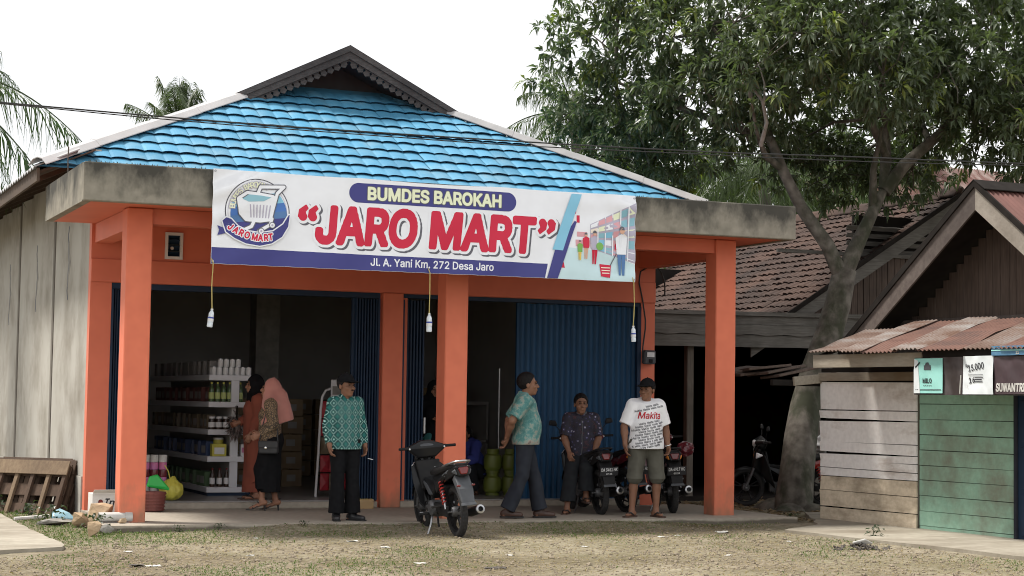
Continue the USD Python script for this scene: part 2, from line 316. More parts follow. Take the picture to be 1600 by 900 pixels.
    def body(p):
        f = p.field(); J = p.J; p.torso(f, -.004)
        f.rc(J['neck']+V(0, 0, -.03), J['head']+p.R@V(0, .015, -.05), .056-.008*p.w, .05-.006*p.w, k=.03)
        for s in 'LR': p.arm(f, s); p.hand(f, s); p.leg(f, s)
        for s, a in zip('LR', p.toes):
            d = V(math.sin(a), -math.cos(a), 0); an = J['an'+s]; z = an[2]-.05
            f.rc(an+V(0, 0, -.01), an-d*.035+V(0, 0, -.045), .036, .034, k=.02); f.rc(an-d*.03+V(0, 0, -.05), an+d*.13+V(0, 0, -.06-p.tp), .034, .024, k=.03, sc=(1.15, 1.15, .8))
        R = p.R; H = lambda c, r, k=.02, op='u': f.el(p.hd(*c), V(*r)*p.hs, R=R, k=k, op=op)
        H((0, .018, .035), (.074, .094, .088), .03); H((0, -.02, -.045), (.058, .072, .074), .03); H((0, -.058, -.095), (.03, .024, .022), .02)
        for x in (-1, 1):
            H((x*.043, -.062, -.025), (.022, .022, .02), .02); H((x*.079, .012, -.008), (.010, .021, .032), .008); H((x*.031, -.099, .008), (.019, .014, .010), .012, 's')
        H((0, -.082, .028), (.05, .014, .010), .015); f.rc(p.hd(0, -.088, .008), p.hd(0, -.106, -.026), .009, .015, k=.012); f.rc(p.hd(-.011, -.098, -.03), p.hd(.011, -.098, -.03), .010, k=.01)
        H((0, -.089, -.058), (.024, .012, .006), .006); H((0, -.087, -.069), (.019, .012, .006), .006); H((0, -.1015, -.0635), (.02, .006, .0018), .002, 's')
        p.emit('body', f, p.skin)
        for x in (-1, 1):
            ico = trimesh.creation.icosphere(1); pts = ico.vertices*np.array((.013, .009, .006))+np.array((x*.031, -.083, .009)); p.emit('eye', (pts@R.T*p.hs+J['head'], ico.faces), 'eye_dark')
            p.emit('eyebrow', tube([p.hd(x*.014, -.0945, .030), p.hd(x*.032, -.093, .034), p.hd(x*.05, -.078, .029)], (.004, .005, .003), 6), 'hair')
    def hair(p, m='hair', low=-.01, i=.012):
        f = p.field(.006, p.J['head']-.16, p.J['head']+.17); f.el(p.hd(0, .022, .04), V(.076+i, .097+i, .088+i*1.2)*p.hs, R=p.R, k=.01)
        f.cut(p.hd(0, -.045, .06), p.R@V(0, -1, -.75)); f.cut(p.hd(0, .05, -.05+low), p.R@V(0, .1, -1)); f.folds(.004, (60, 60, 40), 3); return p.emit('hair', f, m)
    def cap(p, m, back=False):
        f = p.field(.006, p.J['head']-.2, p.J['head']+.2); f.el(p.hd(0, .02, .045), V(.09, .11, .098)*p.hs, R=p.R, k=.01); f.cut(p.hd(0, 0, .042), p.R@V(0, .08, -1))
        f.rc(p.hd(-.035, -.09, .05), p.hd(-.035, -.15, .042), .045, .035, k=.01, sc=(1, 1, .18)); f.rc(p.hd(.035, -.09, .05), p.hd(.035, -.15, .042), .045, .035, k=.012, sc=(1, 1, .18))
        c = p.emit('cap', f, m); p.emit('cap_button', xf(lathe([(0, -.004), (.009, -.002), (.008, .004), (0, .006)], 8), M=p.R, t=p.hd(0, .02, .145)), m); return c
    def shirt(p, m, hem=.82, sleeve=.62, i=.02, amp=.006, loose=.02, seed=1, opening=True, name='shirt'):
        f = p.field(); p.torso(f, i, .05)
        f.rc(p.J['ab']+V(0, -.4*p.fat, 0), p.J['pel']+V(0, -.25*p.fat, -.12), .128+i+loose*.5+p.fat*.6, .135+i+loose, k=.05, sc=(1, .80+p.fat, 1))
        f.rc(p.J['neck']+V(0, .0, -.03), p.J['neck']+V(0, -.005, .03), .062, .058, k=.02)
        f.folds(amp, (9, 9, 4.5), seed); f.cut((0, 0, hem), (0, 0, -1))
        g = p.field()
        for s in 'LR': p.arm(g, s, i, sleeve, .02)
        g.folds(amp*.7, (10, 10, 7), seed+5); f.d = np.where(True, np.minimum(f.d, g.d)-np.maximum(.03-np.abs(f.d-g.d), 0)**2/.12, 0)
        f.cut(p.J['neck']+V(0, -.02, .035), (0, -.55, 1))
        if opening: f.rc(p.J['neck']+V(0, -.085, .05), p.J['neck']+V(0, -.115, -.04), .042, .008, k=.01, op='s')
        p.sf = f; return p.emit(name, f, m)
    def collar(p, m):
        J = p.J['neck']; out = []
        for s in (-1, 1):
            a = np.linspace(.35, PI, 9)*s; top = np.stack([.066*np.sin(a), -.066*np.cos(a)-.004, .035+.012*(1-np.cos(a))/2*0+.02*np.abs(a)/PI], 1)+J
            bot = np.stack([.088*np.sin(a), -.088*np.cos(a)-.008, -.012+.018*np.abs(a)/PI-.03*(np.abs(a) < .8)], 1)+J
            out.append(solid_sheet(np.stack([top, bot], 0), (0, 0, .006)))
        return p.emit('collar', cat(out), m, smooth=False)
    def trousers(p, m, upto=1.98, i=.016, flare=.015, amp=.006, waist=1.0, name='trousers', seed=2):
        f = p.field(); J = p.J; f.rc(J['hipL']+V(-.01, 0, .03), J['hipR']+V(.01, 0, .03), .108+i, k=.03)
        f.el(J['pel']+V(0, 0, .03), (.14+i, .11+i+p.fat*.5, .12), k=.03)
        for s in 'LR': p.leg(f, s, i, upto, .025, flare)
        f.folds(amp, (9, 9, 5), seed); f.cut((0, 0, waist+J['pel'][2]-.93), (0, 0, 1)); return p.emit(name, f, m)
    def shoes(p, m, sole, heel=0., name='shoe', low=False):
        for s, a in zip('LR', p.toes):
            d = V(math.sin(a), -math.cos(a), 0); an = p.J['an'+s]; f = Field(an-V(.22, .26, .11), an+V(.22, .26, .09), .006); zb = an[2]-.085
            f.rc(an-d*.04+V(0, 0, -.042), an+d*.15+V(0, 0, -.055-p.tp), .044, .034, k=.02, sc=(1, 1, .95))
            if not low: f.rc(an+V(0, 0, -.03), an+V(0, 0, .01), .046, .044, k=.03)
            if not p.tp: f.cut((0, 0, zb+.012), (0, 0, -1)); f.cut(an+V(0, 0, .005), (0, 0, 1))
            w = p.emit(name, f, m)
            if not p.tp:
                P = [(an-d*.045)[:2], (an+d*.155)[:2]]; q = sg.LineString(P).buffer(.043); b = prism(q, .016, (0, 0, zb-.003), (1, 0, 0), (0, 1, 0)); v, t = b
                put('sole', (v*p.s, t), sole, w)
    def sandals(p, m, strap):
        for s, a in zip('LR', p.toes):
            d = V(math.sin(a), -math.cos(a), 0); n = V(d[1], -d[0], 0); an = p.J['an'+s]; zb = an[2]-.09
            q = sg.LineString([(an-d*.06)[:2], (an+d*.17)[:2]]).buffer(.047); w = p.emit('sandal', prism(q, .02, (0, 0, zb-.004), (1, 0, 0), (0, 1, 0)), m, smooth=False)
            for e in (-1, 1):
                v, t = tube([an+d*.135+V(0, 0, -.045), an+d*.09+n*e*.03+V(0, 0, -.03), an+d*.04+n*e*.05+V(0, 0, -.065)], .008, 6); put('strap', (v*p.s, t), strap, w)
# ------------------------------------------------------------------ materials of the place
for n_, c1, c2, kw in (
    ('orange', (.61, .165, .092), (.55, .145, .082), dict(scale=2.2, rough=.62, bump=.12, bscale=35)),
    ('orange_dark', (.58, .15, .083), (.51, .128, .072), dict(scale=2.2, rough=.65, bump=.12, bscale=35)),
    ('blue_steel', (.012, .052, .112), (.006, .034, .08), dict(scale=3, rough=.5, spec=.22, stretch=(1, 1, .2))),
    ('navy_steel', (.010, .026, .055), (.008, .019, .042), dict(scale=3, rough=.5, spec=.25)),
    ('inside_wall', (.40, .385, .365), (.34, .325, .31), dict(scale=2)),
    ('hip_metal', (.44, .43, .43), (.34, .335, .335), dict(scale=2.5, rough=.5, spec=.4)),
    ('hip_metal_grey', (.30, .30, .30), (.22, .22, .225), dict(scale=3.5, rough=.6)),
    ('skin', (.20, .098, .060), (.165, .078, .046), dict(scale=12, rough=.55, spec=.35)),
    ('skin_light', (.26, .13, .08), (.22, .105, .065), dict(scale=12, rough=.55, spec=.35)),
    ('hair', (.006, .005, .005), (.010, .008, .008), dict(scale=40, rough=.6, spec=.12)),
    ('eye_dark', (.02, .014, .011), None, dict(rough=.25)),
    ('black_cloth', (.007, .007, .008), (.011, .011, .012), dict(scale=20, rough=.95, spec=.06)),
    ('charcoal_cloth', (.027, .030, .037), (.020, .022, .029), dict(scale=12, rough=.9, spec=.1)),
    ('dim_cloth', (.022, .024, .026), (.015, .016, .019), dict(scale=12, rough=.9, spec=.1)),
    ('khaki', (.098, .094, .076), (.075, .072, .058), dict(scale=9, rough=.9, spec=.2)),
    ('white_cloth', (.72, .72, .73), (.66, .66, .68), dict(scale=6, rough=.85, spec=.2)),
    ('pink_cloth', (.44, .20, .165), (.38, .165, .14), dict(scale=7, rough=.85, spec=.15, sheen=.2)),
    ('rust_cloth', (.20, .05, .028), (.15, .04, .024), dict(scale=7, rough=.85)),
    ('brown_leather', (.060, .030, .021), (.04, .021, .016), dict(scale=20, rough=.45)),
    ('black_leather', (.011, .011, .012), (.018, .018, .02), dict(scale=30, rough=.38)),
    ('rubber', (.018, .018, .019), (.034, .032, .03), dict(scale=9, rough=.85, spec=.25, bump=.2)),
    ('gloss_black', (.006, .006, .007), (.010, .010, .010), dict(scale=6, rough=.25, spec=.22)),
    ('satin_black', (.009, .009, .010), (.016, .015, .015), dict(scale=12, rough=.5, spec=.14)),
    ('grey_plastic', (.075, .08, .088), (.055, .058, .064), dict(scale=9, rough=.55, spec=.3)),
    ('steel', (.46, .46, .47), (.34, .34, .35), dict(scale=9, rough=.32, metal=1)),
    ('engine_metal', (.14, .14, .145), (.07, .07, .072), dict(scale=16, rough=.5, metal=.6)),
    ('chrome', (.7, .7, .71), (.6, .6, .61), dict(scale=5, rough=.12, metal=1)),
    ('red_paint', (.36, .020, .016), (.28, .016, .014), dict(scale=5, rough=.3, coat=.4)),
    ('red_lens', (.12, .010, .009), (.08, .007, .007), dict(scale=9, rough=.15, spec=.6)),
    ('amber_lens', (.6, .2, .03), None, dict(rough=.2)),
    ('clear_lens', (.62, .63, .64), (.5, .5, .52), dict(rough=.08, spec=.8)),
    ('maroon_paint', (.11, .014, .022), (.08, .011, .016), dict(scale=5, rough=.3, coat=.4)),
    ('plate_black', (.018, .018, .02), None, dict(rough=.5)),
    ('white_paint', (.62, .62, .62), (.54, .54, .54), dict(scale=6, rough=.5)),
    ('shelf_white', (.56, .56, .58), (.50, .50, .525), dict(scale=3, rough=.5)),
    ('cord', (.42, .35, .13), (.34, .28, .10), dict(scale=40, rough=.8)),
    ('cable_black', (.012, .012, .012), (.02, .02, .02), dict(scale=9, rough=.6)),
    ('bottle_plastic', (.60, .64, .68), (.46, .52, .58), dict(scale=25, rough=.12, spec=.7)),
    ('blue_print', (.035, .06, .30), None, dict(rough=.5)),
    ('green_plastic', (.03, .42, .07), (.025, .33, .06), dict(scale=5, rough=.4)),
    ('yellow_plastic', (.50, .45, .07), (.40, .36, .06), dict(scale=6, rough=.45)),
    ('gas_green', (.13, .15, .025), (.09, .11, .02), dict(scale=6, rough=.45)),
    ('red_brown_plastic', (.16, .045, .035), (.12, .035, .03), dict(scale=5, rough=.5)),
    ('pink_pack', (.50, .12, .22), (.35, .16, .35), dict(scale=9, rough=.35)),
    ('card', (.36, .25, .13), (.30, .20, .10), dict(scale=5, rough=.85)),
    ('white_card', (.60, .58, .55), (.50, .48, .45), dict(scale=4, rough=.8)),
    ('pvc', (.50, .49, .47), (.36, .35, .33), dict(scale=6, rough=.5)),
    ('stone_tan', (.40, .29, .18), (.26, .19, .12), dict(scale=7, rough=.9, bump=.6, bscale=25)),
    ('stone_grey', (.26, .25, .22), (.16, .15, .14), dict(scale=7, rough=.9, bump=.6, bscale=25)),
    ('litter_white', (.50, .49, .46), (.36, .35, .32), dict(scale=9, rough=.7)),
    ('litter_blue', (.16, .33, .42), (.3, .45, .5), dict(scale=9, rough=.4)),
    ('char', (.03, .027, .025), (.10, .085, .07), dict(scale=25, rough=.95)),
    ('dirty_white', (.48, .49, .50), (.30, .31, .32), dict(scale=6, rough=.8)),
    ):
    mat(n_, c1, c2, **kw)

stained('orange_weathered', (.61, .165, .092), (.55, .145, .082), (.25, .13, .08), scale=3.2, streak=(1, 1, .5), amount=(.47, .76), rough=.65, bump=.12, zfade=(.75, -.05), fine=5.)
# blue coated sheet of the tile roof: each tile a slightly different tone
graph('tile_blue', {'o': ('object_info', {}), 'g': ('geometry', {}), 'n': ('noise_texture', {'scale': 1.7, 'detail': 7., 'roughness': .7}), 'r': ('rgb_ramp', {'ramp': [(.28, (.045, .185, .31)), (.5, (.065, .225, .355)), (.64, (.11, .255, .36)), (.74, (.17, .24, .29))]}),
    'h': ('hsv', {}), 'v': ('map_range', {'from_min': 0., 'from_max': 1., 'to_min': .82, 'to_max': 1.12}), 'p': ('principled_bsdf', {'roughness': .5, 'specular_ior_level': .3})},
    [('g.position', 'n.vector'), ('n.fac', 'r.fac'), ('r.color', 'h.color'), ('o.random', 'v.value'), ('v.result', 'h.value'), ('h.color', 'p.base_color')])
stained('concrete_fascia', (.235, .215, .175), (.165, .152, .122), (.03, .029, .025), scale=1.7, streak=(1.2, 1.2, .7), amount=(.40, .64), zfade=(3.55, 4.15), fine=9.)
stained('concrete_panel', (.36, .345, .31), (.30, .285, .25), (.165, .145, .115), scale=1.1, streak=(1, 1, .9), amount=(.45, .74), fine=1.6, bump=.1)
stained('concrete_frame', (.15, .135, .115), (.12, .108, .092), (.08, .07, .058), scale=1.5, streak=(1, 1, .4), fine=6.)
stained('porch_concrete', (.31, .275, .225), (.25, .22, .18), (.085, .072, .055), scale=1.2, streak=(1, 1, 1), amount=(.42, .62), fine=14., zfade=(.0, -.05))
stained('path_concrete', (.32, .29, .235), (.25, .225, .18), (.15, .125, .092), scale=.9, streak=(.5, 1.6, 1), amount=(.42, .70), fine=9.)
def worn(pl, a=.05):
    """A polygon with a crumbled edge."""
    q = np.array(pl.segmentize(.15).exterior.coords)[:-1]; n = np.stack([meshkit.fbm(np.column_stack([q*2.3, 0*q[:, :1]+k]), 3, k) for k in (1, 2)], 1)-.5; return sg.Polygon(q+a*2*n).buffer(0)
stained('floor_tile', (.24, .23, .22), (.20, .19, .18), (.12, .12, .12), scale=1., streak=(1, 1, 1), rough=.35, bump=.05)

# ground: dry yellow gravel and soil, greener towards the buildings
graph('soil', {'g': ('geometry', {}), 'n': ('noise_texture', {'scale': .55, 'detail': 6., 'roughness': .65}), 'n2': ('noise_texture', {'scale': 9., 'detail': 6., 'roughness': .7}), 'v': ('voronoi_texture', {'scale': 24.}),
    'r': ('rgb_ramp', {'ramp': [(.25, (.125, .105, .078)), (.45, (.24, .212, .165)), (.6, (.325, .295, .235)), (.78, (.45, .42, .355))]}),
    'r2': ('rgb_ramp', {'ramp': [(.35, (0, 0, 0)), (.62, (1, 1, 1))]}), 'gr': ('mix', {'color2': (.115, .115, .055)}), 'sc': ('math', {'math_type': 'multiply', 'value2': .5}),
    'nb': ('noise_texture', {'scale': .33, 'detail': 3.}), 'rb': ('rgb_ramp', {'ramp': [(.34, (.62, .56, .50)), (.56, (1.02, 1.0, .98)), (.72, (1.12, 1.1, 1.06))]}), 'mb': ('mix', {'mix_type': 'multiply', 'fac': 1.}), 'st': ('rgb_ramp', {'ramp': [(0, (1.25, 1.22, 1.15)), (.12, (1, 1, 1)), (.5, (.72, .7, .66))]}), 'mu': ('mix', {'mix_type': 'multiply', 'fac': .8}),
    'b': ('bump', {'strength': .8, 'distance': .03}), 'p': ('principled_bsdf', {'roughness': .95, 'specular_ior_level': .1})},
    [('g.position', 'n.vector'), ('g.position', 'n2.vector'), ('g.position', 'v.vector'), ('n2.fac', 'r.fac'), ('n.fac', 'r2.fac'), ('r.color', 'gr.color1'), ('r2.color', 'sc.value1'), ('sc.value', 'gr.fac'),
     ('gr.color', 'mu.color1'), ('v.distance', 'st.fac'), ('st.color', 'mu.color2'), ('g.position', 'nb.vector'), ('nb.fac', 'rb.fac'), ('mu.color', 'mb.color1'), ('rb.color', 'mb.color2'), ('mb.color', 'p.base_color'), ('n2.fac', 'b.height'), ('b.normal', 'p.normal')])
G = -.08
def ground_z(x, y):
    """Low bumps; even under things."""
    x, y = np.asarray(x, float), np.asarray(y, float); P = np.stack([x, y, 0*x], -1)
    near = np.clip((y+1.6)/1.2, 0, 1)
    return G+.05*(meshkit.fbm(P*.8, 4, 3)-.5)*np.clip((-1.2-y)/1.5, 0, 1)+near*.018*(meshkit.fbm(P*2.2, 3, 8)-.5)+.062*np.exp(-((y+.52)/.30)**2)*np.clip((x-.6)/1, 0, 1)*np.clip((7.6-x)/1.2, 0, 1)*(.55+.9*meshkit.fbm(P*1.6, 3, 21))
gx = np.concatenate([[-300, -80, -20], np.arange(-7, 14.01, .12), [20, 40, 90, 300]]); gy = np.concatenate([[-200, -60, -25], np.arange(-11, 6.01, .12), [10, 20, 40, 90, 400]])
GX, GY = np.meshgrid(gx, gy, indexing='ij'); put('ground', xf(grid_mesh(np.stack([GX, GY, ground_z(GX, GY)], -1))), 'soil', smooth=True, kind='structure')

# porch slab with an uneven worn front edge, shop floor, driveway at the left, apron of the kiosk
xs = np.linspace(-.28, 8.75, 61); fy = -.50+.05*(meshkit.fbm(np.stack([xs*1.7, 0*xs, 0*xs], 1), 3, 2)-.5)*2
put('porch_floor', prism(sg.Polygon(list(zip(xs, fy))+[(8.75, 2.45), (-.02, 2.45), (-.02, .2), (-.28, .1)]), .26, (0, 0, -.26), (1, 0, 0), (0, 1, 0)), 'porch_concrete', kind='structure')
p_ = sg.Polygon([(-9, 30), (-1.0, 30), (-1.0, 3), (-.98, -2.3), (-1.05, -2.62), (-1.9, -2.95), (-3.2, -3.15), (-5, -3.3), (-9, -3.4)])
put('driveway', prism(worn(p_, .05), .22, (0, 0, G-.19), (1, 0, 0), (0, 1, 0)), 'path_concrete', kind='structure')
put('apron_pavement', prism(worn(sg.Polygon([(7.6, -2.0), (8.6, -1.2), (9.8, 1.0), (10.4, 1.0), (10.2, -7.5), (8.2, -7.5), (7.98, -5.2)]), .06), .25, (0, 0, G-.21), (1, 0, 0), (0, 1, 0)), 'path_concrete', kind='structure')

# ------------------------------------------------------------------ the shop
D, W2, ZS, ZT = 2.331, 8.084, 3.635, 4.078
S = thing('shop_building', 'orange shop with a blue tiled hipped roof, concrete canopy on three columns and folding gates', 'shop')
fz = .10
def wallbox(name, *a, m='orange_dark', **k): return put(name, box(*a), m, S, **k)
front_wall = wallbox('front_wall', 0, .27, D, D+.16, 0, 3.72)
for i, a in enumerate([(3.90, 4.30, D+.03, D+.16, 0, 2.90), (7.86, W2, D, D+.16, 0, 3.72), (.27, 7.86, D, D+.16, 2.90, 3.23), (.27, .94, D, D+.16, 3.23, 3.72), (1.17, 7.86, D, D+.16, 3.23, 3.72), (.94, 1.17, D, D+.16, 3.58, 3.72)]):
    wallbox('front_wall', *a)
put('pillar', box(3.93, 4.217, D-.045, D+.03, 0, 2.90, .008), 'orange_weathered', S)
put('lintel', box(.0, W2, D-.025, D, 2.905, 3.20, .006), 'orange_dark', S)
vw = put('vent_window', cat([box(.94, .975, D-.03, D+.05, 3.23, 3.58), box(1.135, 1.17, D-.03, D+.05, 3.23, 3.58), box(.975, 1.135, D-.03, D+.05, 3.23, 3.268), box(.975, 1.135, D-.03, D+.05, 3.542, 3.58)]), 'white_paint', S)
put('louvre', cat([xf(box(-.08, .08, -.004, .004, -.04, .04), rx=.7, t=(1.055, D+.03, z)) for z in (3.30, 3.38, 3.46, 3.52)]), 'navy_steel', vw)
put('lamp_spot', lathe([(0, 0), (.022, 0), (.022, .012), (0, .014)], 12, 'y', (1.035, D+.002, 3.375)), 'litter_white', vw)
# closed body behind: side walls of precast panels in a concrete frame, back wall, ceiling
yj = [D, 5.3, 8.85, 12.4, 15.0]
for a, b in zip(yj, yj[1:]):
    put('wall_panel', box(0, .12, a+.07 if a > D else a+.163, b-.07, .42, 4.62), 'concrete_panel', S)
    put('wall_plinth', box(-.02, .12, a if a > D else a+.163, b, -.2, .415), 'concrete_panel', S)
    put('joint_post', box(-.012, .12, b-.07, b+.07, .415, 4.62), 'concrete_frame', S)
for (y0, z0, k) in ((4.1, 2.75, 1), (7.0, 2.70, .9), (10.0, 2.6, .9)):   # cracked, patched diamonds in the panels
    q = [(y0+.12*k*math.sin(t*9)*.35+.02*((i % 2)*2-1), z0+t*1.0) for i, t in enumerate(np.linspace(0, 1, 9))]
    put('crack', prism(sg.LineString(q).buffer(.013, cap_style=2), .004, (-.004, 0, 0), (0, 1, 0), (0, 0, 1)), 'navy_steel', S)
    mid = sg.Polygon([(q[1][0], q[1][1]), (q[4][0]-.12*k, q[4][1]), (q[7][0], q[7][1]), (q[4][0]+.03, q[4][1])])
    put('crack_patch', prism(mid, .003, (-.003, 0, 0), (0, 1, 0), (0, 0, 1)), 'stone_grey', S)
put('side_wall', box(W2-.12, W2, D+.16, 15, -.2, 4.3), 'orange_dark', S)
put('back_wall', box(.12, W2-.12, 14.9, 15.0, -.2, 4.3), 'inside_wall', S)
put('inner_wall', cat([box(.125, .14, D+.17, 14.9, 0, 3.7), box(W2-.14, W2-.125, D+.17, 14.9, 0, 3.7), box(.14, W2-.14, 11.0, 11.1, 0, 3.7)]), 'inside_wall', S)
put('ceiling', box(.14, W2-.14, D+.165, 14.85, 3.66, 3.72), 'inside_wall', S)
put('shop_floor', box(.14, W2-.14, D+.05, 14.85, -.05, fz), 'floor_tile', S)
put('doorsill', cat([box(.27, 3.90, D-.03, D+.05, 0, fz-.015, .01), box(4.22, 7.86, D-.03, D+.05, 0, fz-.015, .01)]), 'porch_concrete', S)
put('inner_pillar', box(3.42, 3.80, 7.0, 7.4, fz, 3.66), 'stone_grey', S)
# columns, beams, canopy
for x in (0, 3.965, 7.784):
    put('column', box(x, x+.3, 0, .3, -.06, 3.64, .012), 'orange_weathered', S)
    put('beam', box(x+.04, x+.26, .3, D, 3.40, 3.64), 'orange_dark', S)
put('beam', cat([box(.302, 3.963, .05, .25, 3.46, 3.64), box(4.267, 7.782, .05, .25, 3.46, 3.64)]), 'orange_dark', S)
put('canopy_slab', box(-.50, 8.58, -.43, D, 3.645, 3.74), 'orange_dark', S)
put('canopy_fascia', box(-.599, 8.682, -.529, -.43, ZS, ZT, .012), 'concrete_fascia', S)
put('canopy_fascia', box(-.597, -.5, -.429, 2.26, ZS, ZT), 'concrete_fascia', S); put('canopy_fascia', box(8.58, 8.68, -.429, 2.26, ZS, ZT), 'concrete_fascia', S)
put('rebar', tube([(-.55, .9, 4.05), (-.555, .9, 4.25), (-.55, .91, 4.42)], .008, 5), 'char', S)
# little weeds and moss tufts along the fascia top
mm = []
for i in range(260):
    x = rng.uniform(-.58, 8.66); h = rng.uniform(.01, .035); a = rng.uniform(0, PI); c, s_ = .012*math.cos(a), .012*math.sin(a)
    if .8 < x < 6.3: continue
    y = -.48+rng.uniform(-.04, .03); mm.append((np.array([(x-c, y-s_, ZT-.012), (x+c, y+s_, ZT-.012), (x+rng.normal(0, .012), y, ZT+h)]), np.array([[0, 1, 2]])))
mat('moss', (.045, .05, .025), (.03, .032, .018), rough=.95)
put('moss', cat(mm), 'moss', S, kind='stuff')

# ---- roof: front slope of single tiles
XE0, XE1, YE, ZE, XG0, XG1, YG, ZG = -.72, 8.78, 2.1, 4.33, 2.43, 5.67, 4.5, 5.78
RID = 6.61; run, rise = YG-YE, ZG-ZE; L = math.hypot(run, rise); du, dn = V(0, run/L, rise/L), V(0, -rise/L, run/L)
NR, TW = 11, .235; TL = (L+.45)/NR
R = put('roof', cat([(np.array([(XE0, YE, ZE), (XE1, YE, ZE), (XG1, YG, ZG), (XG1-.75, YG+.6, ZG+.362), (XG0+.75, YG+.6, ZG+.362), (XG0, YG, ZG)])-dn*.02, np.array([[0, 1, 2], [0, 2, 5], [5, 2, 3], [5, 3, 4]])),
    (np.array([(XE0, YE, ZE), (XG0, YG, ZG), (4.04, YG, RID-.06), (4.04, 15.6, RID-.06), (XE0, 15.6, ZE), (XE1, YE, ZE), (XG1, YG, ZG), (XE1, 15.6, ZE)])-V(0, 0, .02), np.array([[0, 1, 3], [0, 3, 4], [1, 2, 3], [5, 3, 6], [5, 7, 3], [6, 3, 2]]))]), 'tile_blue', S)
nt = 0
for r in range(NR):
    s0 = r*TL; off = 0
    for c in range(-1, 42):
        x0 = XE0+c*TW+off; xc = x0+TW/2; sm = s0+TL*.5
        lo, hi = XE0+(XG0-XE0)*s0/L-.02, XE1-(XE1-XG1)*s0/L+.02
        if s0 > L-.12: lo, hi = XG0+.42, XG1-.42
        if x0+TW < lo+.03 or x0 > hi-.03: continue
        us = np.linspace(0, 1, 7); prof = .020*np.sin(PI*np.clip(us, 0, 1))**.8*(1-.25*us); P = []
        jit = rng.normal(0, .0025, 3)
        for j, s in enumerate((s0, s0+TL*.5, s0+TL+.012)):
            l2, h2 = (XG0+.14+(s-L)*1.4, XG1-.14-(s-L)*1.4) if s > L else (XE0+(XG0-XE0)*min(s, L)/L, XE1-(XE1-XG1)*min(s, L)/L)
            X = np.clip(x0+us*TW*1.0, l2-.01, h2+.01); N = prof*(1-.12*j)+.027*(1-j/2)+jit[0]+.004
            P.append(np.stack([X, YE+du[1]*s+dn[1]*N, ZE+du[2]*s+dn[2]*N], 1))
        drop = P[0]-dn*.055+du*.08; P = np.stack([drop, P[0], P[1], P[2]], 0); put('tile', grid_mesh(P), 'tile_blue', R); nt += 1
# hip flashings of folded sheet in joined lengths, ridge cap
def hipcap(a, b, w, mts, n):
    a, b = V(*a), V(*b); d = (b-a)/np.linalg.norm(b-a); s = V(d[1], -d[0], 0)*(1 if d[0] > 0 else -1); s /= np.linalg.norm(s)
    for i in range(n):
        p, q = a+(b-a)*(i/n-.01*(i > 0)), a+(b-a)*((i+1)/n); lift = V(0, 0, .055+.006*(i % 2))
        prof = [s*w-V(0, 0, .075), s*w*.5+V(0, 0, .0), V(0, 0, .02), -s*w*.5+V(0, 0, .0), -s*w-V(0, 0, .075)]
        put('hip_cap', solid_sheet(np.stack([[p+lift+o for o in prof], [q+lift+o for o in prof]], 0), (0, 0, -.012)), mts, R)
hipcap((XE0-.03, YE-.03, ZE+.02), (XG0, YG, ZG+.02), .15, 'hip_metal', 4)
hipcap((XE1+.03, YE-.03, ZE+.02), (XG1, YG, ZG+.02), .13, 'hip_metal_grey', 4)
put('ridge_cap', solid_sheet(np.stack([[(4.04-.2, y, RID-.06), (4.04, y, RID+.03), (4.04+.2, y, RID-.06)] for y in (YG-.05, 15.6)], 0).astype(float), (0, 0, -.012)), 'hip_metal_grey', R)
# left eave: boards and rafters seen from below, edge of the wave sheet above
mat('rafter_wood', (.075, .05, .034), (.045, .03, .021), scale=9, rough=.9, stretch=(1, .15, 1))
put('eave_board', box(XE0-.015, XE0+.02, YE+.05, 15.6, ZE-.20, ZE-.035), 'rafter_wood', R)
put('soffit', solid_sheet(np.array([[(XE0+.02, YE+.1, ZE-.06), (.0, YE+.1, ZE+.26)], [(XE0+.02, 15.6, ZE-.06), (.0, 15.6, ZE+.26)]], float), (0, 0, -.02)), 'rafter_wood', R)
for y in np.arange(2.8, 15, 1.2): put('rafter', solid_sheet(np.array([[(XE0+.03, y, ZE-.10), (.0, y, ZE+.22)], [(XE0+.03, y+.06, ZE-.10), (.0, y+.06, ZE+.22)]], float), (0, 0, -.07)), 'rafter_wood', R)
ys = np.arange(YE, 15.6, .06); ww = .02*np.sin((ys-YE)/.235*2*PI)
put('edge_tiles', solid_sheet(np.stack([np.stack([0*ys+XE0-.05, ys, ZE-.018+ww], 1), np.stack([0*ys+XE0+.5, ys, ZE+.235+ww], 1)], 0), (0, 0, -.015)), 'hip_metal_grey', R, kind='stuff')
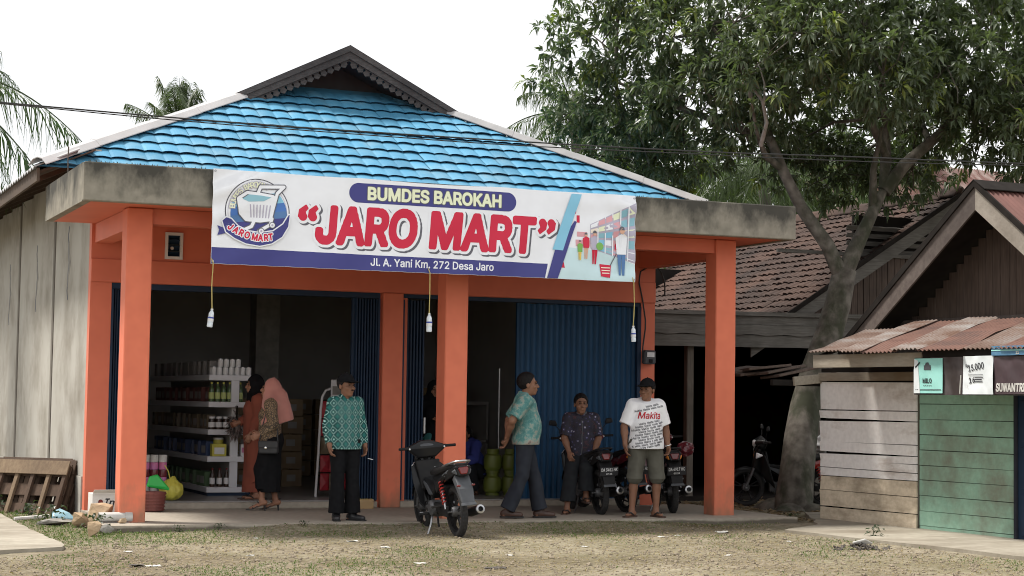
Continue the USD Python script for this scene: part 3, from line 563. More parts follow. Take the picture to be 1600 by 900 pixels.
# gablet: recessed dark wall, rafters, fretwork bargeboards
mat('gable_grey', (.040, .042, .047), (.026, .027, .030), scale=6, rough=.9, world=True)
wood('barge_wood', (.105, .100, .098), (.055, .053, .053), (.03, .03, .032), (1, 1, 4))
put('gable_wall', prism(sg.Polygon([(XG0+.35, ZG+.1), (XG1-.35, ZG+.1), (4.05, RID-.10)]), .04, (0, YG+.66, 0), (1, 0, 0), (0, 0, 1)), 'gable_grey', R)
for sgn in (-1, 1):
    foot = V(4.05+sgn*1.70, ZG+.0); top = V(4.05, RID+.02); e = top-foot; Lb = np.linalg.norm(e); e /= Lb; nn = V(e[1], -e[0])*sgn*1.0; nn = nn if nn[1] < 0 else -nn
    upper = sg.Polygon([foot-e*.05, top+e*0, top+V(0, -.20), foot+V(sgn*-.02, -.02)-e*.0+nn*.10])
    put('bargeboard', prism(sg.Polygon([foot-nn*.02, top-V(0, -.02), top+V(0, -.155), foot+nn*.115]), .03, (0, YG-.06, 0), (1, 0, 0), (0, 0, 1)), 'barge_wood', R)
    put('bargeboard', prism(sg.Polygon([foot-nn*.045, top-V(0, -.05), top+V(0, -.045), foot+nn*.03]), .025, (0, YG-.09, 0), (1, 0, 0), (0, 0, 1)), 'barge_wood', R)
    n_sc = 15; st = (Lb-.2)/n_sc; base = [foot+nn*.11+e*.08, foot+nn*.11+e*(Lb-.06), foot+nn*.17+e*(Lb-.06)]
    q = sg.Polygon([foot+nn*.10+e*.06, foot+nn*.10+e*(Lb-.05), foot+nn*.165+e*(Lb-.05), foot+nn*.165+e*.06])
    q = unary_union([q]+[sg.Polygon([foot+nn*.16+e*(.08+st*i), foot+nn*.20+e*(.085+st*i), foot+nn*.235+e*(.08+st*(i+.5)), foot+nn*.20+e*(.075+st*(i+1)), foot+nn*.16+e*(.08+st*(i+1))]) for i in range(n_sc)])
    for i in range(n_sc): q = q.difference(sg.Polygon([foot+nn*.135+e*(.075+st*i), foot+nn*.155+e*(.10+st*i), foot+nn*.195+e*(.078+st*i), foot+nn*.155+e*(.055+st*i)]))
    q = q.intersection(sg.Polygon([(4.05, 4), (4.05, 8), (4.05+sgn*4, 8), (4.05+sgn*4, 4)]))
    put('fretwork_board', prism(q, .02, (0, YG-.035, 0), (1, 0, 0), (0, 0, 1)), 'barge_wood', R)
    put('overhang_roof', solid_sheet(np.array([[(foot[0], YG-.10, foot[1]-.01), (4.05, YG-.10, RID+.04)], [(foot[0], YG+.8, foot[1]-.01), (4.05, YG+.8, RID+.04)]]), (0, 0, -.02)), 'barge_wood', R)

for sgn in (-1, 1): put('gable_lining', solid_sheet(np.array([[(4.05+sgn*1.72, YG-.02, ZG-.10), (4.05, YG-.02, RID-.10)], [(4.05+sgn*1.72, YG+.75, ZG-.10), (4.05, YG+.75, RID-.10)]]), (0, 0, -.015)), 'gable_grey', R)
# ---- folding gates: every slat a folded strip
def gate(label, x0, n, pitch, depth, z0, z1, y, m, jut=0):
    g = put('folding_gate', box(x0, x0+.035, y-.01, y+.035, z0, z1), m, S, label=label)
    for i in range(n):
        a = x0+.035+i*pitch; w = pitch; q = sg.LineString([(a, y), (a+w*.36, y-depth), (a+w*.64, y-depth), (a+w, y)]).buffer(.0035, cap_style=2, join_style=2)
        put('slat', prism(q, z1-z0-.004*(i % 3), (0, 0, z0), (1, 0, 0), (0, 1, 0)), m, g)
    return g
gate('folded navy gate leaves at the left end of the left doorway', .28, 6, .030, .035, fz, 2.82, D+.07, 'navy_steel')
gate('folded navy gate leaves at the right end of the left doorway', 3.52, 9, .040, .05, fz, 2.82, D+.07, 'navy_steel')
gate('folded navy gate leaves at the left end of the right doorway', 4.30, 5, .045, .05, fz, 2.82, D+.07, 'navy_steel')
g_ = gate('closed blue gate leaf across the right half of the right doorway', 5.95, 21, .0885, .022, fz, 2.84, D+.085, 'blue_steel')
for z in (.35, 1.45, 2.5): put('gate_rail', box(5.98, 7.84, D+.092, D+.10, z, z+.03), 'navy_steel', g_)
put('gate_track', cat([box(.272, 3.898, D+.01, D+.14, 2.825, 2.897), box(4.222, 7.858, D+.01, D+.14, 2.845, 2.897)]), 'navy_steel', S)
for a in ((.272, .30, D-.005, D+.12, fz, 2.82), (3.87, 3.898, D-.005, D+.028, fz, 2.82), (4.222, 4.25, D-.005, D+.028, fz, 2.82), (7.80, 7.858, D-.012, D+.10, fz, 2.842)): put('gate_frame', box(*a), 'navy_steel', S)
put('gate_handle', cat([box(4.545, 4.57, D-.03, D-.018, 1.0, 1.22, .004), box(4.55, 4.565, D-.018, D+.03, 1.02, 1.04), box(4.55, 4.565, D-.018, D+.03, 1.18, 1.2)]), 'steel', S)
# electricity meter with its loop of cable
mt = thing('electric_meter', 'grey electricity meter box on the orange wall end beside the blue gate', 'electric meter')
put('meter_box', box(7.87, 8.05, D-.12, D-.002, 2.02, 2.22, .02), 'grey_plastic', mt)
put('meter_window', box(7.90, 8.02, D-.128, D-.121, 2.12, 2.19, .003), 'clear_lens', mt); put('breaker', box(7.93, 7.99, D-.135, D-.121, 2.04, 2.09, .004), 'satin_black', mt)
t = np.linspace(0, 1, 26); px_ = [7.88, 7.87, 7.92, 7.86, 7.80, 7.82, 7.98, 8.14, 8.22, 8.22]; pz_ = [2.1, 2.24, 2.6, 2.95, 3.2, 3.35, 3.44, 3.40, 3.2, 3.02]
put('meter_cable', tube(np.stack([np.interp(t*9, range(10), px_), np.full(26, D-.04), np.interp(t*9, range(10), pz_)], 1), .011, 6), 'cable_black', mt)

# ------------------------------------------------------------------ the banner
BX, BZ, BY, BW, BH = .85, 2.98, -.60, 5.43, 1.095
def wr(x, z):
    """How far the cloth stands out at banner coordinates x, z."""
    u, v = x/BW, z/BH
    return .012*np.sin(x*2.1+z*1.5)+.020*np.exp(-((x-.45+z*.25)/.25)**2)*np.sin(z*9)*v+.010*np.sin(x*6.3-z*7)*(1-v)**.7+.016*np.sin((x-z*2.4)*9)*np.exp(-(u/.12)**2)*v+.016*np.sin((x+z*2.0)*8)*np.exp(-((1-u)/.1)**2)*v+.010*np.sin(z*21+x*1.3)*np.exp(-((1-u)/.13)**2)
def top_sag(x): return -.02*np.sin(PI*np.clip(x/BW, 0, 1))**2*np.abs(np.sin(x*PI/BW*3))
bn = thing('banner', 'long white shop banner with red lettering and trolley logo hung on the concrete canopy', 'banner', (BX, BY, BZ))
def cloth(poly, lev, m, name, e=.09):
    v, f = flat(poly, e); x, z = v[:, 0], v[:, 1]; put(name, (np.stack([x, -wr(x, z)-.0012*lev, z], 1), f), m, bn, True)
for n_, c in (('b_white', (.70, .72, .76)), ('b_navy', (.040, .042, .185)), ('b_red', (.50, .012, .045)), ('b_grey', (.10, .10, .12)), ('b_light', (.20, .46, .62)), ('b_cream', (.68, .72, .52)), ('b_mid', (.055, .15, .42)), ('b_teal', (.22, .42, .50)),
    ('b_pale', (.50, .66, .70)), ('b_pink', (.58, .30, .33)), ('b_skin', (.60, .36, .26)), ('b_jean', (.07, .16, .34)), ('b_green', (.16, .36, .08)), ('b_yel', (.66, .48, .10)), ('b_lilac', (.38, .36, .45)), ('b_warm', (.74, .66, .56))):
    mat(n_, c, tuple(x*.94 for x in c), scale=5, rough=.48, spec=.35)
P_ = sg.Polygon; B_ = lambda x0, y0, x1, y1: sg.box(x0, y0, x1, y1)
xs = np.linspace(0, BW, 110); zs = np.linspace(0, BH, 34); X, Z = np.meshgrid(xs, zs, indexing='ij'); Zs = Z+top_sag(X)*(Z/BH)**3
put('banner_cloth', solid_sheet(np.stack([X, -wr(X, Z), Zs], -1), (0, .004, 0)), 'b_white', bn, 40)
frame = B_(.003, .003, BW-.003, BH-.03)
cloth(P_([(0, .003), (4.18, .003), (4.22, .18), (0, .192)]).intersection(frame), 1, 'b_navy', 'bottom_band')
# picture of shoppers at the right end
pic = P_([(4.36, .003), (BW-.004, .003), (BW-.004, 1.075), (4.70, 1.075)])
cloth(P_([(4.36, .003), (BW-.004, .003), (BW-.004, .22), (5.0, .36), (4.50, .40)]), 1, 'b_pale', 'picture_floor')
cloth(P_([(4.80, .70), (5.426, 1.0), (5.426, .235), (4.80, .40)]), 2, 'b_lilac', 'picture_shelf')
R2 = np.random.default_rng(5); S4 = lambda u, v: (4.80+.626*u, (.40-.165*u)+v*(.30+.465*u))
for i in range(6):
    for j in range(5):
        u0, u1, v0, v1 = (i/6)**1.0+.012, ((i+1)/6)-.012, j/5+.03, (j+1)/5-.03
        cloth(P_([S4(u0, v0), S4(u1, v0), S4(u1, v1), S4(u0, v1)]), 3, ['b_pink', 'b_teal', 'b_white', 'b_light', 'b_warm', 'b_cream'][R2.integers(6)], 'picture_shelf_goods', None)
    u = (i+1)/6
    if i < 5: cloth(P_([S4(u-.012, 0), S4(u+.012, 0), S4(u+.012, 1), S4(u-.012, 1)]), 4, 'b_white', 'picture_shelf_post', None)
cloth(unary_union([B_(4.60, .42, 4.80, .50), B_(4.62, .54, 4.76, .60)]), 2, 'b_pink', 'picture_far_shelf')
cloth(unary_union([B_(4.56, .83, 4.60, .90), P_([(4.62, .72), (4.65, .72), (4.65, .80), (4.62, .80)])]).buffer(.006), 2, 'b_red', 'picture_sign')
cloth(P_([(4.40, .14), (4.45, .14), (4.43, .24)]), 2, 'b_red', 'picture_sign')
def shopper(x, z0, h, top, leg, hairc='b_grey'):
    cloth(unary_union([P_([(x-.05*h, z0), (x-.01*h, z0), (x, z0+.46*h), (x-.09*h, z0+.46*h)]), P_([(x+.02*h, z0), (x+.07*h, z0), (x+.10*h, z0+.46*h), (x+.0*h, z0+.46*h)])]), 6, leg, 'picture_shopper', None)
    cloth(P_([(x-.09*h, z0+.44*h), (x+.10*h, z0+.44*h), (x+.12*h, z0+.78*h), (x, z0+.83*h), (x-.11*h, z0+.76*h)]).buffer(.008), 7, top, 'picture_shopper', None)
    cloth(sg.Point(x+.01*h, z0+.90*h).buffer(.055*h), 8, 'b_skin', 'picture_shopper', None); cloth(sg.Point(x, z0+.94*h).buffer(.06*h, 4).intersection(B_(0, z0+.92*h, 9, 9)), 9, hairc, 'picture_shopper', None)
shopper(5.23, .075, .62, 'b_white', 'b_jean'); cloth(P_([(5.14, .40), (5.30, .40), (5.31, .50), (5.15, .47)]), 10, 'b_red', 'picture_shopper', None)
shopper(4.86, .205, .42, 'b_lilac', 'b_red'); cloth(sg.Point(4.93, .43).buffer(.05), 10, 'b_green', 'picture_bag', None)
shopper(4.74, .265, .33, 'b_red', 'b_skin'); shopper(4.655, .245, .25, 'b_green', 'b_yel')
cloth(P_([(4.955, .055), (5.075, .04), (5.10, .20), (4.94, .21)]), 6, 'b_red', 'picture_basket'); cloth(unary_union([B_(4.97, .09, 5.07, .102), B_(4.965, .125, 5.08, .137), B_(4.96, .16, 5.085, .172)]), 7, 'b_warm', 'picture_basket')
cloth(sg.LineString([(5.09, .20), (5.19, .40)]).buffer(.006), 7, 'b_grey', 'picture_basket')
# slanted bars
cloth(P_([(4.585, .735), (4.612, .72), (4.352, .004), (4.205, .004), (4.314, .351)]), 8, 'b_navy', 'slanted_bar')
cloth(P_([(4.535, 1.07), (4.676, 1.07), (4.423, .356), (4.283, .361)]), 9, 'b_light', 'slanted_bar')
# lettering
cloth(sg.LineString([(1.76, .92), (3.67, .916)]).buffer(.117), 1, 'b_navy', 'pill')
l_ = sa.translate(fitw(letters('BUMDES BAROKAH', .142, .035), 0, 1.715), 1.872, .848); cloth(l_.buffer(.009), 2, 'b_grey', 'lettering', None); cloth(l_, 3, 'b_cream', 'lettering', None)
big = sa.skew(unary_union([sa.translate(fitw(letters('JARO', .405, .05), 0, 1.27), 1.236, .318), sa.translate(fitw(letters('MART', .405, .05), 0, 1.39), 2.661, .318)]), 4, origin=(2.6, .5)).buffer(-.012).buffer(.012)
q9 = unary_union([sg.Point(0, 0).buffer(.052), P_([(-.052, .0), (-.04, .075), (.035, .13), (.055, .10), (.02, .06), (.03, .02)]).buffer(.012)])
qs = unary_union([sa.translate(q9, 1.078, .60), sa.translate(q9, 1.20, .60), sa.translate(sa.rotate(q9, 180, origin=(0, 0)), 4.145, .685), sa.translate(sa.rotate(q9, 180, origin=(0, 0)), 4.265, .685)])
big = unary_union([big, qs]); cloth(sa.translate(big.buffer(.034), .022, -.018), 1, 'b_grey', 'lettering'); cloth(big.buffer(.032), 2, 'b_white', 'lettering'); cloth(big, 3, 'b_red', 'lettering')
cloth(sa.translate(fitw(letters('Jl. A. Yani Km. 272 Desa Jaro', .088), 0, 1.565), 1.928, .062), 2, 'b_white', 'lettering', None)
# logo: ringed disc, trolley, ribbon
c0 = (.53, .622); ci = lambda r: sg.Point(*c0).buffer(r, 32)
cloth(ci(.385), 1, 'b_grey', 'logo_ring'); cloth(ci(.372), 2, 'b_white', 'logo_ring'); cloth(ci(.352).difference(ci(.347)), 3, 'b_lilac', 'logo_ring')
inner = sg.Point(.545, .60).buffer(.335, 32)
for k, (m_, z1) in enumerate((('b_teal', 9), ('b_light', .74), ('b_mid', .62), ('b_jean', .52), ('b_navy', .44))):
    g_ = P_([(-1, z1-.12), (2, z1+.28), (2, -1), (-1, -1)]) if z1 < 5 else B_(-1, -1, 2, .80)
    cloth(inner.intersection(g_), 3+k, m_, 'logo_disc')
for i, ch in enumerate('BUMDES BAROKAH'):
    if ch == ' ': continue
    a = math.radians(178-i*7.6); l_ = sa.translate(sa.rotate(letters(ch, .062), math.degrees(a)-90, origin=(0, 0)), c0[0]+.272*math.cos(a), c0[1]+.012+.272*math.sin(a))
    cloth(l_.buffer(.006), 8, 'b_lilac', 'logo_lettering', None); cloth(l_, 9, 'b_cream', 'logo_lettering', None)
cart = unary_union([P_([(.30, .76), (.33, .60), (.40, .53), (.56, .52), (.68, .54), (.74, .80), (.70, .79), (.60, .735), (.42, .72), (.36, .75)]).buffer(.02).buffer(-.0), sg.LineString([(.30, .77), (.40, .84), (.55, .83), (.71, .81)]).buffer(.018),
    sg.LineString([(.68, .54), (.76, .85), (.84, .93), (.56, .915), (.53, .84), (.525, .74)]).buffer(.018), sg.LineString([(.50, .53), (.46, .45), (.33, .385)]).buffer(.018), sg.LineString([(.70, .55), (.68, .48), (.55, .40)]).buffer(.018)])
cloth(cart.buffer(.012), 10, 'b_grey', 'logo_trolley'); cloth(cart, 11, 'b_white', 'logo_trolley')
cloth(P_([(.345, .765), (.42, .735), (.60, .75), (.69, .80), (.56, .815), (.42, .82)]), 12, 'b_teal', 'logo_trolley')
cloth(unary_union([sg.LineString([(.44+.04*i, .70), (.455+.034*i, .56)]).buffer(.007) for i in range(7)]), 12, 'b_lilac', 'logo_trolley', None)
for x, z in ((.575, .40), (.705, .475)): cloth(sg.Point(x, z).buffer(.038), 12, 'b_grey', 'logo_trolley', None); cloth(sg.Point(x, z).buffer(.029), 13, 'b_white', 'logo_trolley', None); cloth(sg.Point(x, z).buffer(.012), 14, 'b_lilac', 'logo_trolley', None)
ar = lambda r, cx, cz, a0, a1: [(cx+r*math.cos(math.radians(a)), cz+r*math.sin(math.radians(a))) for a in np.linspace(a0, a1, 22)]
rib = P_([(.125, .50), (.165, .535), (.22, .52), (.30, .44), (.42, .385), (.56, .37), (.72, .40), (.84, .49), (.905, .60), (.89, .47), (.82, .35), (.70, .27), (.56, .235), (.40, .255), (.27, .31), (.17, .38)]).buffer(.012).buffer(-.006)
cloth(P_([(.14, .42), (.06, .445), (.085, .395), (.065, .33), (.16, .36)]), 10, 'b_navy', 'logo_ribbon'); cloth(rib.buffer(.014), 12, 'b_white', 'logo_ribbon'); cloth(rib, 13, 'b_navy', 'logo_ribbon')
for i, (ch, x, z, a) in enumerate(zip('JAROMART', (.175, .235, .30, .365, .455, .535, .605, .665), (.425, .385, .352, .325, .298, .288, .290, .298), (-40, -32, -26, -20, -10, -2, 4, 10))):
    l_ = sa.translate(sa.rotate(letters(ch, .072, .05, .85), a, origin=(0, 0)), x, z); cloth(l_.buffer(.010), 14, 'b_white', 'logo_lettering', None); cloth(l_, 15, 'b_red', 'logo_lettering', None)
for x, z in ((.02, 1.07), (BW-.02, 1.06), (.02, .03), (BW-.02, .03)): put('eyelet', tri(trimesh.creation.torus(.012, .004, 10, 6)) if False else xf(lathe([(.006, 0), (.014, 0), (.014, .004), (.006, .004)], 12, 'y'), t=(x, -wr(x, z)-.006, z)), 'steel', bn)
# water bottles that weigh the banner down, each on its string
for i, (x, zt, zb, lab) in enumerate(((.875, 2.99, 2.455, 'crumpled water bottle hanging tilted on a yellow string from the banner left corner'), (3.52, 2.985, 2.49, 'upright water bottle hanging on a string below the banner middle, beside the centre column'), (6.255, 2.99, 2.42, 'small water bottle hanging on a string from the right corner of the banner'))):
    tl = (.12, 0, -.04)[i]; b = thing('water_bottle', lab, 'bottle', (x, BY-.012, zb), 0, None); s_ = (1, 1.06, .95)[i]
    prof = np.array([(0, -.205), (.028, -.205), (.033, -.195), (.033, -.155), (.029, -.15), (.033, -.145), (.033, -.085), (.030, -.08), (.031, -.05), (.024, -.03), (.013, -.016), (.013, -.004), (0, -.004)])*s_
    put('bottle_body', xf(lathe(prof, 14), ry=tl), 'bottle_plastic', b, 40); put('bottle_cap', xf(lathe([(.0, .008), (.016, .008), (.016, -.006), (0, -.006)], 12), ry=tl), 'white_paint', b)
    put('bottle_label', xf(lathe(np.array([(.0342, -.135), (.0342, -.085)])*s_, 14), ry=tl), 'white_paint', b); put('bottle_label', xf(lathe(np.array([(.0350, -.105), (.0350, -.088)])*s_, 14), ry=tl), 'blue_print', b)
    z1 = zt-zb; put('string', tube([(0, 0, 0), (.012*(i-1), -.004, z1*.5), (0.0, 0, z1), (-.02, .01, z1+.05)], .0065, 5), 'cord', b)
# ------------------------------------------------------------------ motorcycles (underbone type): +y is forward, origin under the rear axle
def wheel(parent, y, w, front, rimm='satin_black'):
    R_ = .285; w_ = put('wheel', xf(lathe([(R_-.052, -w*.42), (R_-.03, -w*.5), (R_-.012, -w*.42), (R_, -w*.16), (R_+.002, 0), (R_, w*.16), (R_-.012, w*.42), (R_-.03, w*.5), (R_-.052, w*.42), (R_-.06, 0), (R_-.052, -w*.42)], 40, 'x'), t=(0, y, R_)), 'rubber', parent, 50)
    tr = []
    for i in range(40):   # tread blocks
        a = 2*PI*i/40; tr.append(xf(box(-w*.30, w*.30, -.009, .009, R_-.004, R_+.0045), rx=a, t=(0, y, R_)))
    put('tread', cat(tr), 'rubber', w_, kind='stuff')
    put('rim', xf(lathe([(R_-.075, -w*.30), (R_-.05, -w*.36), (R_-.058, 0), (R_-.05, w*.36), (R_-.075, w*.30), (R_-.078, 0), (R_-.075, -w*.30)], 32, 'x'), t=(0, y, R_)), rimm, w_, 40)
    sp = []
    for i in range(5):
        for e in (-.16, .16):
            a = 2*PI*i/5; sp.append(tube([(0, y+.03*math.sin(a), R_+.03*math.cos(a)), (.0, y+(R_-.07)*math.sin(a+e), R_+(R_-.07)*math.cos(a+e))], (.013, .010), 6))
    put('spoke_star', cat(sp), rimm, w_, 40)
    put('hub', xf(lathe([(0, -.065), (.05, -.06), (.062, -.03), (.062, .03), (.05, .06), (0, .065)], 18, 'x'), t=(0, y, R_)), 'engine_metal', w_, 40)
    put('axle', tube([(-.11, y, R_), (.11, y, R_)], .010, 8), 'steel', w_)
    return w_
def arc_plate(y, zc, r, a0, a1, w0, w1, drop=.02, n=14, th=.004):
    """A mudguard: arc about the axle from angle a0 to a1 (0 = forward, 90 = up), width w0 to w1."""
    rows = []
    for i, a in enumerate(np.radians(np.linspace(a0, a1, n))):
        w = w0+(w1-w0)*i/(n-1); rows.append([(x*w/2, y+(r-drop*abs(x)**3)*math.cos(a), zc+(r-drop*abs(x)**3)*math.sin(a)) for x in np.linspace(-1, 1, 7)])
    return solid_sheet(np.array(rows), (0, 0, -th))
def bike(label, loc, heading, paint='gloss_black', tail='gloss_black', plate=None, mirrors=True, lens='red_lens', sticker=None, steer=0., lean=.05, box_=None, shield=None, shock='red_paint', group=None):
    b = thing('motorcycle', label, 'motorcycle', loc, -heading, group); sh = shield or paint
    T = lambda m: xf(m, ry=lean)   # leaning on its stand
    P = lambda n_, m_, mt_, sm=40, par=b, **k: put(n_, T(m_), mt_, par, sm, **k)
    for y, w, fr in ((0, .088, False), (1.22, .074, True)):
        k0 = wheel(b, y, w, fr)
        for p_ in [stage.GetPrimAtPath(k0)]+list(stage.GetPrimAtPath(k0).GetChildren()):
            g = UsdGeom.Mesh(p_); q = np.array(g.GetPointsAttr().Get()); c, s = math.cos(lean), math.sin(lean); q[:, [2, 0]] = np.stack([q[:, 2]*c-q[:, 0]*s, q[:, 2]*s+q[:, 0]*c], 1); g.GetPointsAttr().Set(Vt.Vec3fArray.FromNumpy(q.astype(np.float32)))
            if g.GetNormalsAttr().Get(): q = np.array(g.GetNormalsAttr().Get()); q[:, [2, 0]] = np.stack([q[:, 2]*c-q[:, 0]*s, q[:, 2]*s+q[:, 0]*c], 1); g.GetNormalsAttr().Set(Vt.Vec3fArray.FromNumpy(q.astype(np.float32)))
    # front end
    for s in (-1, 1): P('fork', tube([(s*.065, 1.235, .27), (s*.068, 1.13, .52), (s*.06, 1.08, .66)], (.022, .022, .018), 10), 'engine_metal')
    P('front_fender', arc_plate(1.22, .285, .315, 20, 165, .10, .125, .035), paint); P('steering_stem', tube([(0, 1.09, .62), (0, 1.0, .90)], .03, 10), 'satin_black')
    P('leg_shield', hull([(-.10, 1.04, .86, .03), (.10, 1.04, .86, .03), (-.06, 1.10, .60, .03), (.06, 1.10, .60, .03), (0, 1.00, .52, .03)]), sh)
    for s in (-1, 1):
        P('leg_shield', hull([(s*.08, 1.02, .84, .025), (s*.19, .96, .76, .012), (s*.20, .90, .60, .010), (s*.17, .82, .36, .012), (s*.09, .98, .50, .02), (s*.12, .80, .30, .012)]), sh)
        P('indicator', hull([(s*.12, 1.07, .80, .018), (s*.17, 1.0, .78, .012), (s*.13, 1.08, .74, .012)], 1), 'amber_lens' if s > 0 else 'clear_lens')
    P('inner_panel', hull([(-.13, .945, .82, .02), (.13, .945, .82, .02), (-.10, .87, .52, .02), (.10, .87, .52, .02)]), 'satin_black')
    k_ = P('key_lock', xf(lathe([(0, .012), (.016, .01), (.02, 0), (.02, -.02), (0, -.02)], 14, 'y'), rz=PI, t=(.075, .918, .74)), 'steel')
    P('center_tunnel', hull([(-.05, .93, .62, .03), (.05, .93, .62, .03), (-.06, .62, .44, .035), (.06, .62, .44, .035), (-.07, .42, .56, .035), (.07, .42, .56, .035)]), paint)
    for s in (-1, 1): P('tunnel_stripe', hull([(s*.085, .90, .60, .008), (s*.098, .66, .46, .008), (s*.098, .55, .46, .008), (s*.095, .72, .56, .008)], 1), 'grey_plastic')
    # handlebar
    P('handlebar_cowl', hull([(-.19, .96, .98, .04), (.19, .96, .98, .04), (-.10, 1.06, .97, .045), (.10, 1.06, .97, .045), (-.05, 1.0, 1.035, .035), (.05, 1.0, 1.035, .035), (-.10, .97, .90, .035), (.10, .97, .90, .035)]), paint)
    P('headlight', hull([(-.075, 1.085, .975, .03), (.075, 1.085, .975, .03), (0, 1.095, .93, .03)]), 'clear_lens'); P('dashboard', hull([(-.07, .945, 1.005, .018), (.07, .945, 1.005, .018), (0, .975, 1.03, .015)], 1), 'grey_plastic')
    for s in (-1, 1):
        P('handle_bar', tube([(s*.17, .965, .98), (s*.24, .94, .985)], .012, 8), 'steel'); P('grip', tube([(s*.225, .944, .985), (s*.245, .937, .986), (s*.345, .905, .988), (s*.352, .903, .988)], (.016, .0175, .0175, .014), 10), 'satin_black')
        P('brake_lever', tube([(s*.20, .985, .975), (s*.27, .995, .975), (s*.34, .955, .977)], (.009, .007, .006), 6), 'steel' if s > 0 else 'satin_black')
        P('switch', hull([(s*.205, .955, .985, .022), (s*.235, .945, .988, .02)], 1), 'satin_black'); P('switch_button', hull([(s*.215, .928, .978, .012)], 1), 'clear_lens')
        if mirrors:
            P('mirror_arm', tube([(s*.20, .96, 1.0), (s*.22, .95, 1.10), (s*.27, .945, 1.15)], .006, 6), 'satin_black'); P('mirror', hull([(s*.27, .94, 1.17, .022), (s*.35, .935, 1.18, .02), (s*.34, .935, 1.215, .018), (s*.285, .94, 1.21, .018)]), 'satin_black')
    # seat and tail
    P('seat', hull([(-.09, .50, .715, .035), (.09, .50, .715, .035), (-.115, .25, .735, .04), (.115, .25, .735, .04), (-.10, -.02, .785, .035), (.10, -.02, .785, .035), (-.06, -.22, .815, .03), (.06, -.22, .815, .03), (0, .55, .70, .03)]), 'satin_black')
    for s in (-1, 1):
        P('side_panel', hull([(s*.07, .52, .65, .02), (s*.115, .30, .62, .018), (s*.12, .12, .66, .016), (s*.08, .40, .50, .02), (s*.10, .10, .72, .016), (s*.115, -.05, .72, .016)]), tail)
        P('tail_panel', hull([(s*.112, .06, .70, .018), (s*.10, -.10, .755, .018), (s*.07, -.30, .80, .02), (s*.07, -.28, .745, .018), (s*.10, -.02, .66, .018)]), tail)
        P('tail_stripe', hull([(s*.128, .05, .70, .006), (s*.112, -.12, .765, .006), (s*.122, -.02, .69, .006)], 1), 'grey_plastic')
    P('tail_light', hull([(-.045, -.318, .785, .016), (.045, -.318, .785, .016), (-.028, -.328, .735, .014), (.028, -.328, .735, .014), (0, -.27, .79, .015)]), lens)
    for s in (-1, 1): P('indicator', hull([(s*.085, -.29, .765, .018), (s*.10, -.24, .75, .012), (s*.075, -.30, .73, .012)], 1), 'amber_lens' if paint == 'maroon_paint' else 'grey_plastic')
    P('tail_cap', hull([(-.075, -.29, .795, .022), (.075, -.29, .795, .022), (-.05, -.305, .72, .02), (.05, -.305, .72, .02), (0, -.10, .78, .03), (0, -.10, .70, .03)]), tail)
    P('grab_rail', tube([(-.115, .05, .80), (-.118, -.14, .835), (-.09, -.29, .865), (0, -.335, .872), (.09, -.29, .865), (.118, -.14, .835), (.115, .05, .80)], .0135, 10), 'steel' if plate is None else 'satin_black')
    P('rear_fender', hull([(-.075, -.24, .70, .012), (.075, -.24, .70, .012), (-.075, -.36, .56, .010), (.075, -.36, .56, .010), (-.068, -.42, .40, .008), (.068, -.42, .40, .008), (-.07, -.16, .66, .012), (.07, -.16, .66, .012)]), 'grey_plastic' if plate is None else 'satin_black')
    P('fender_lip', hull([(-.08, -.425, .405, .006), (.08, -.425, .405, .006), (-.085, -.44, .385, .006), (.085, -.44, .385, .006)], 1), 'grey_plastic')
    for s in (-1, 1): P('reflector', hull([(s*.075, -.375, .60, .012), (s*.10, -.37, .60, .010)], 1), 'red_lens')
    if plate:
        pl = P('license_plate', xf(box(-.125, .125, -.003, .003, -.06, .06, .002), rx=.35, t=(0, -.415, .575)), 'plate_black', False)
        for tx, zz_, h in ((plate[0], .005, .042), (plate[1], -.043, .022)):
            v, f = tri(meshkit.text_mesh(tx, h, .002, True)); w = v[:, 0].max(); v = np.stack([(v[:, 0]-w/2)*min(1, .22/w), -v[:, 2]-.0035, v[:, 1]+zz_], 1); P('plate_lettering', xf((v, f), rx=.35, t=(0, -.415, .575)), 'white_paint', False, pl)
    # frame, engine, suspension, exhaust, stand
    P('swingarm', cat([tube([(s*.085, 0, .285), (s*.085, .40, .33)], (.020, .026), 8) for s in (-1, 1)]), 'satin_black', kind='stuff')
    for s in (-1, 1):
        P('shock_absorber', tube([(s*.125, .02, .32), (s*.118, .12, .52)], .011, 8), 'steel'); th = np.linspace(0, 2*PI*7, 90); a_, b_ = V(s*.123, .05, .38), V(s*.116, .17, .64); d_, e1, e2 = frame_of(b_-a_)
        P('shock_spring', tube(a_+(b_-a_)*(th/th[-1])[:, None]+.024*(np.cos(th)[:, None]*e1+np.sin(th)[:, None]*e2), .0075, 5), shock)
    P('chain_cover', hull([(-.105, .02, .34, .02), (-.105, .42, .36, .022), (-.105, .02, .24, .018), (-.105, .42, .30, .02)]), 'satin_black')
    P('engine', hull([(-.11, .62, .32, .04), (.11, .62, .32, .04), (-.10, .42, .30, .05), (.10, .42, .30, .05), (-.08, .52, .24, .04), (.08, .52, .24, .04)]), 'engine_metal')
    P('cylinder', cat([xf(box(-.06+.004*(i % 2), .06-.004*(i % 2), y_, y_+.014, .27, .41), rx=-.05) for i, y_ in enumerate(np.arange(.66, .84, .017))]), 'engine_metal', False, kind='stuff')
    for s in (-1, 1): P('crankcase_cover', xf(lathe([(0, .03), (.06, .028), (.085, .012), (.09, 0), (.09, -.03), (0, -.03)], 22, 'x'), s=(s, 1, 1), t=(s*.135, .50, .31)), 'engine_metal')
    P('exhaust_pipe', tube([(.05, .80, .27), (.07, .78, .20), (.12, .60, .175), (.145, .30, .20), (.15, .10, .24)], .018, 10), 'engine_metal')
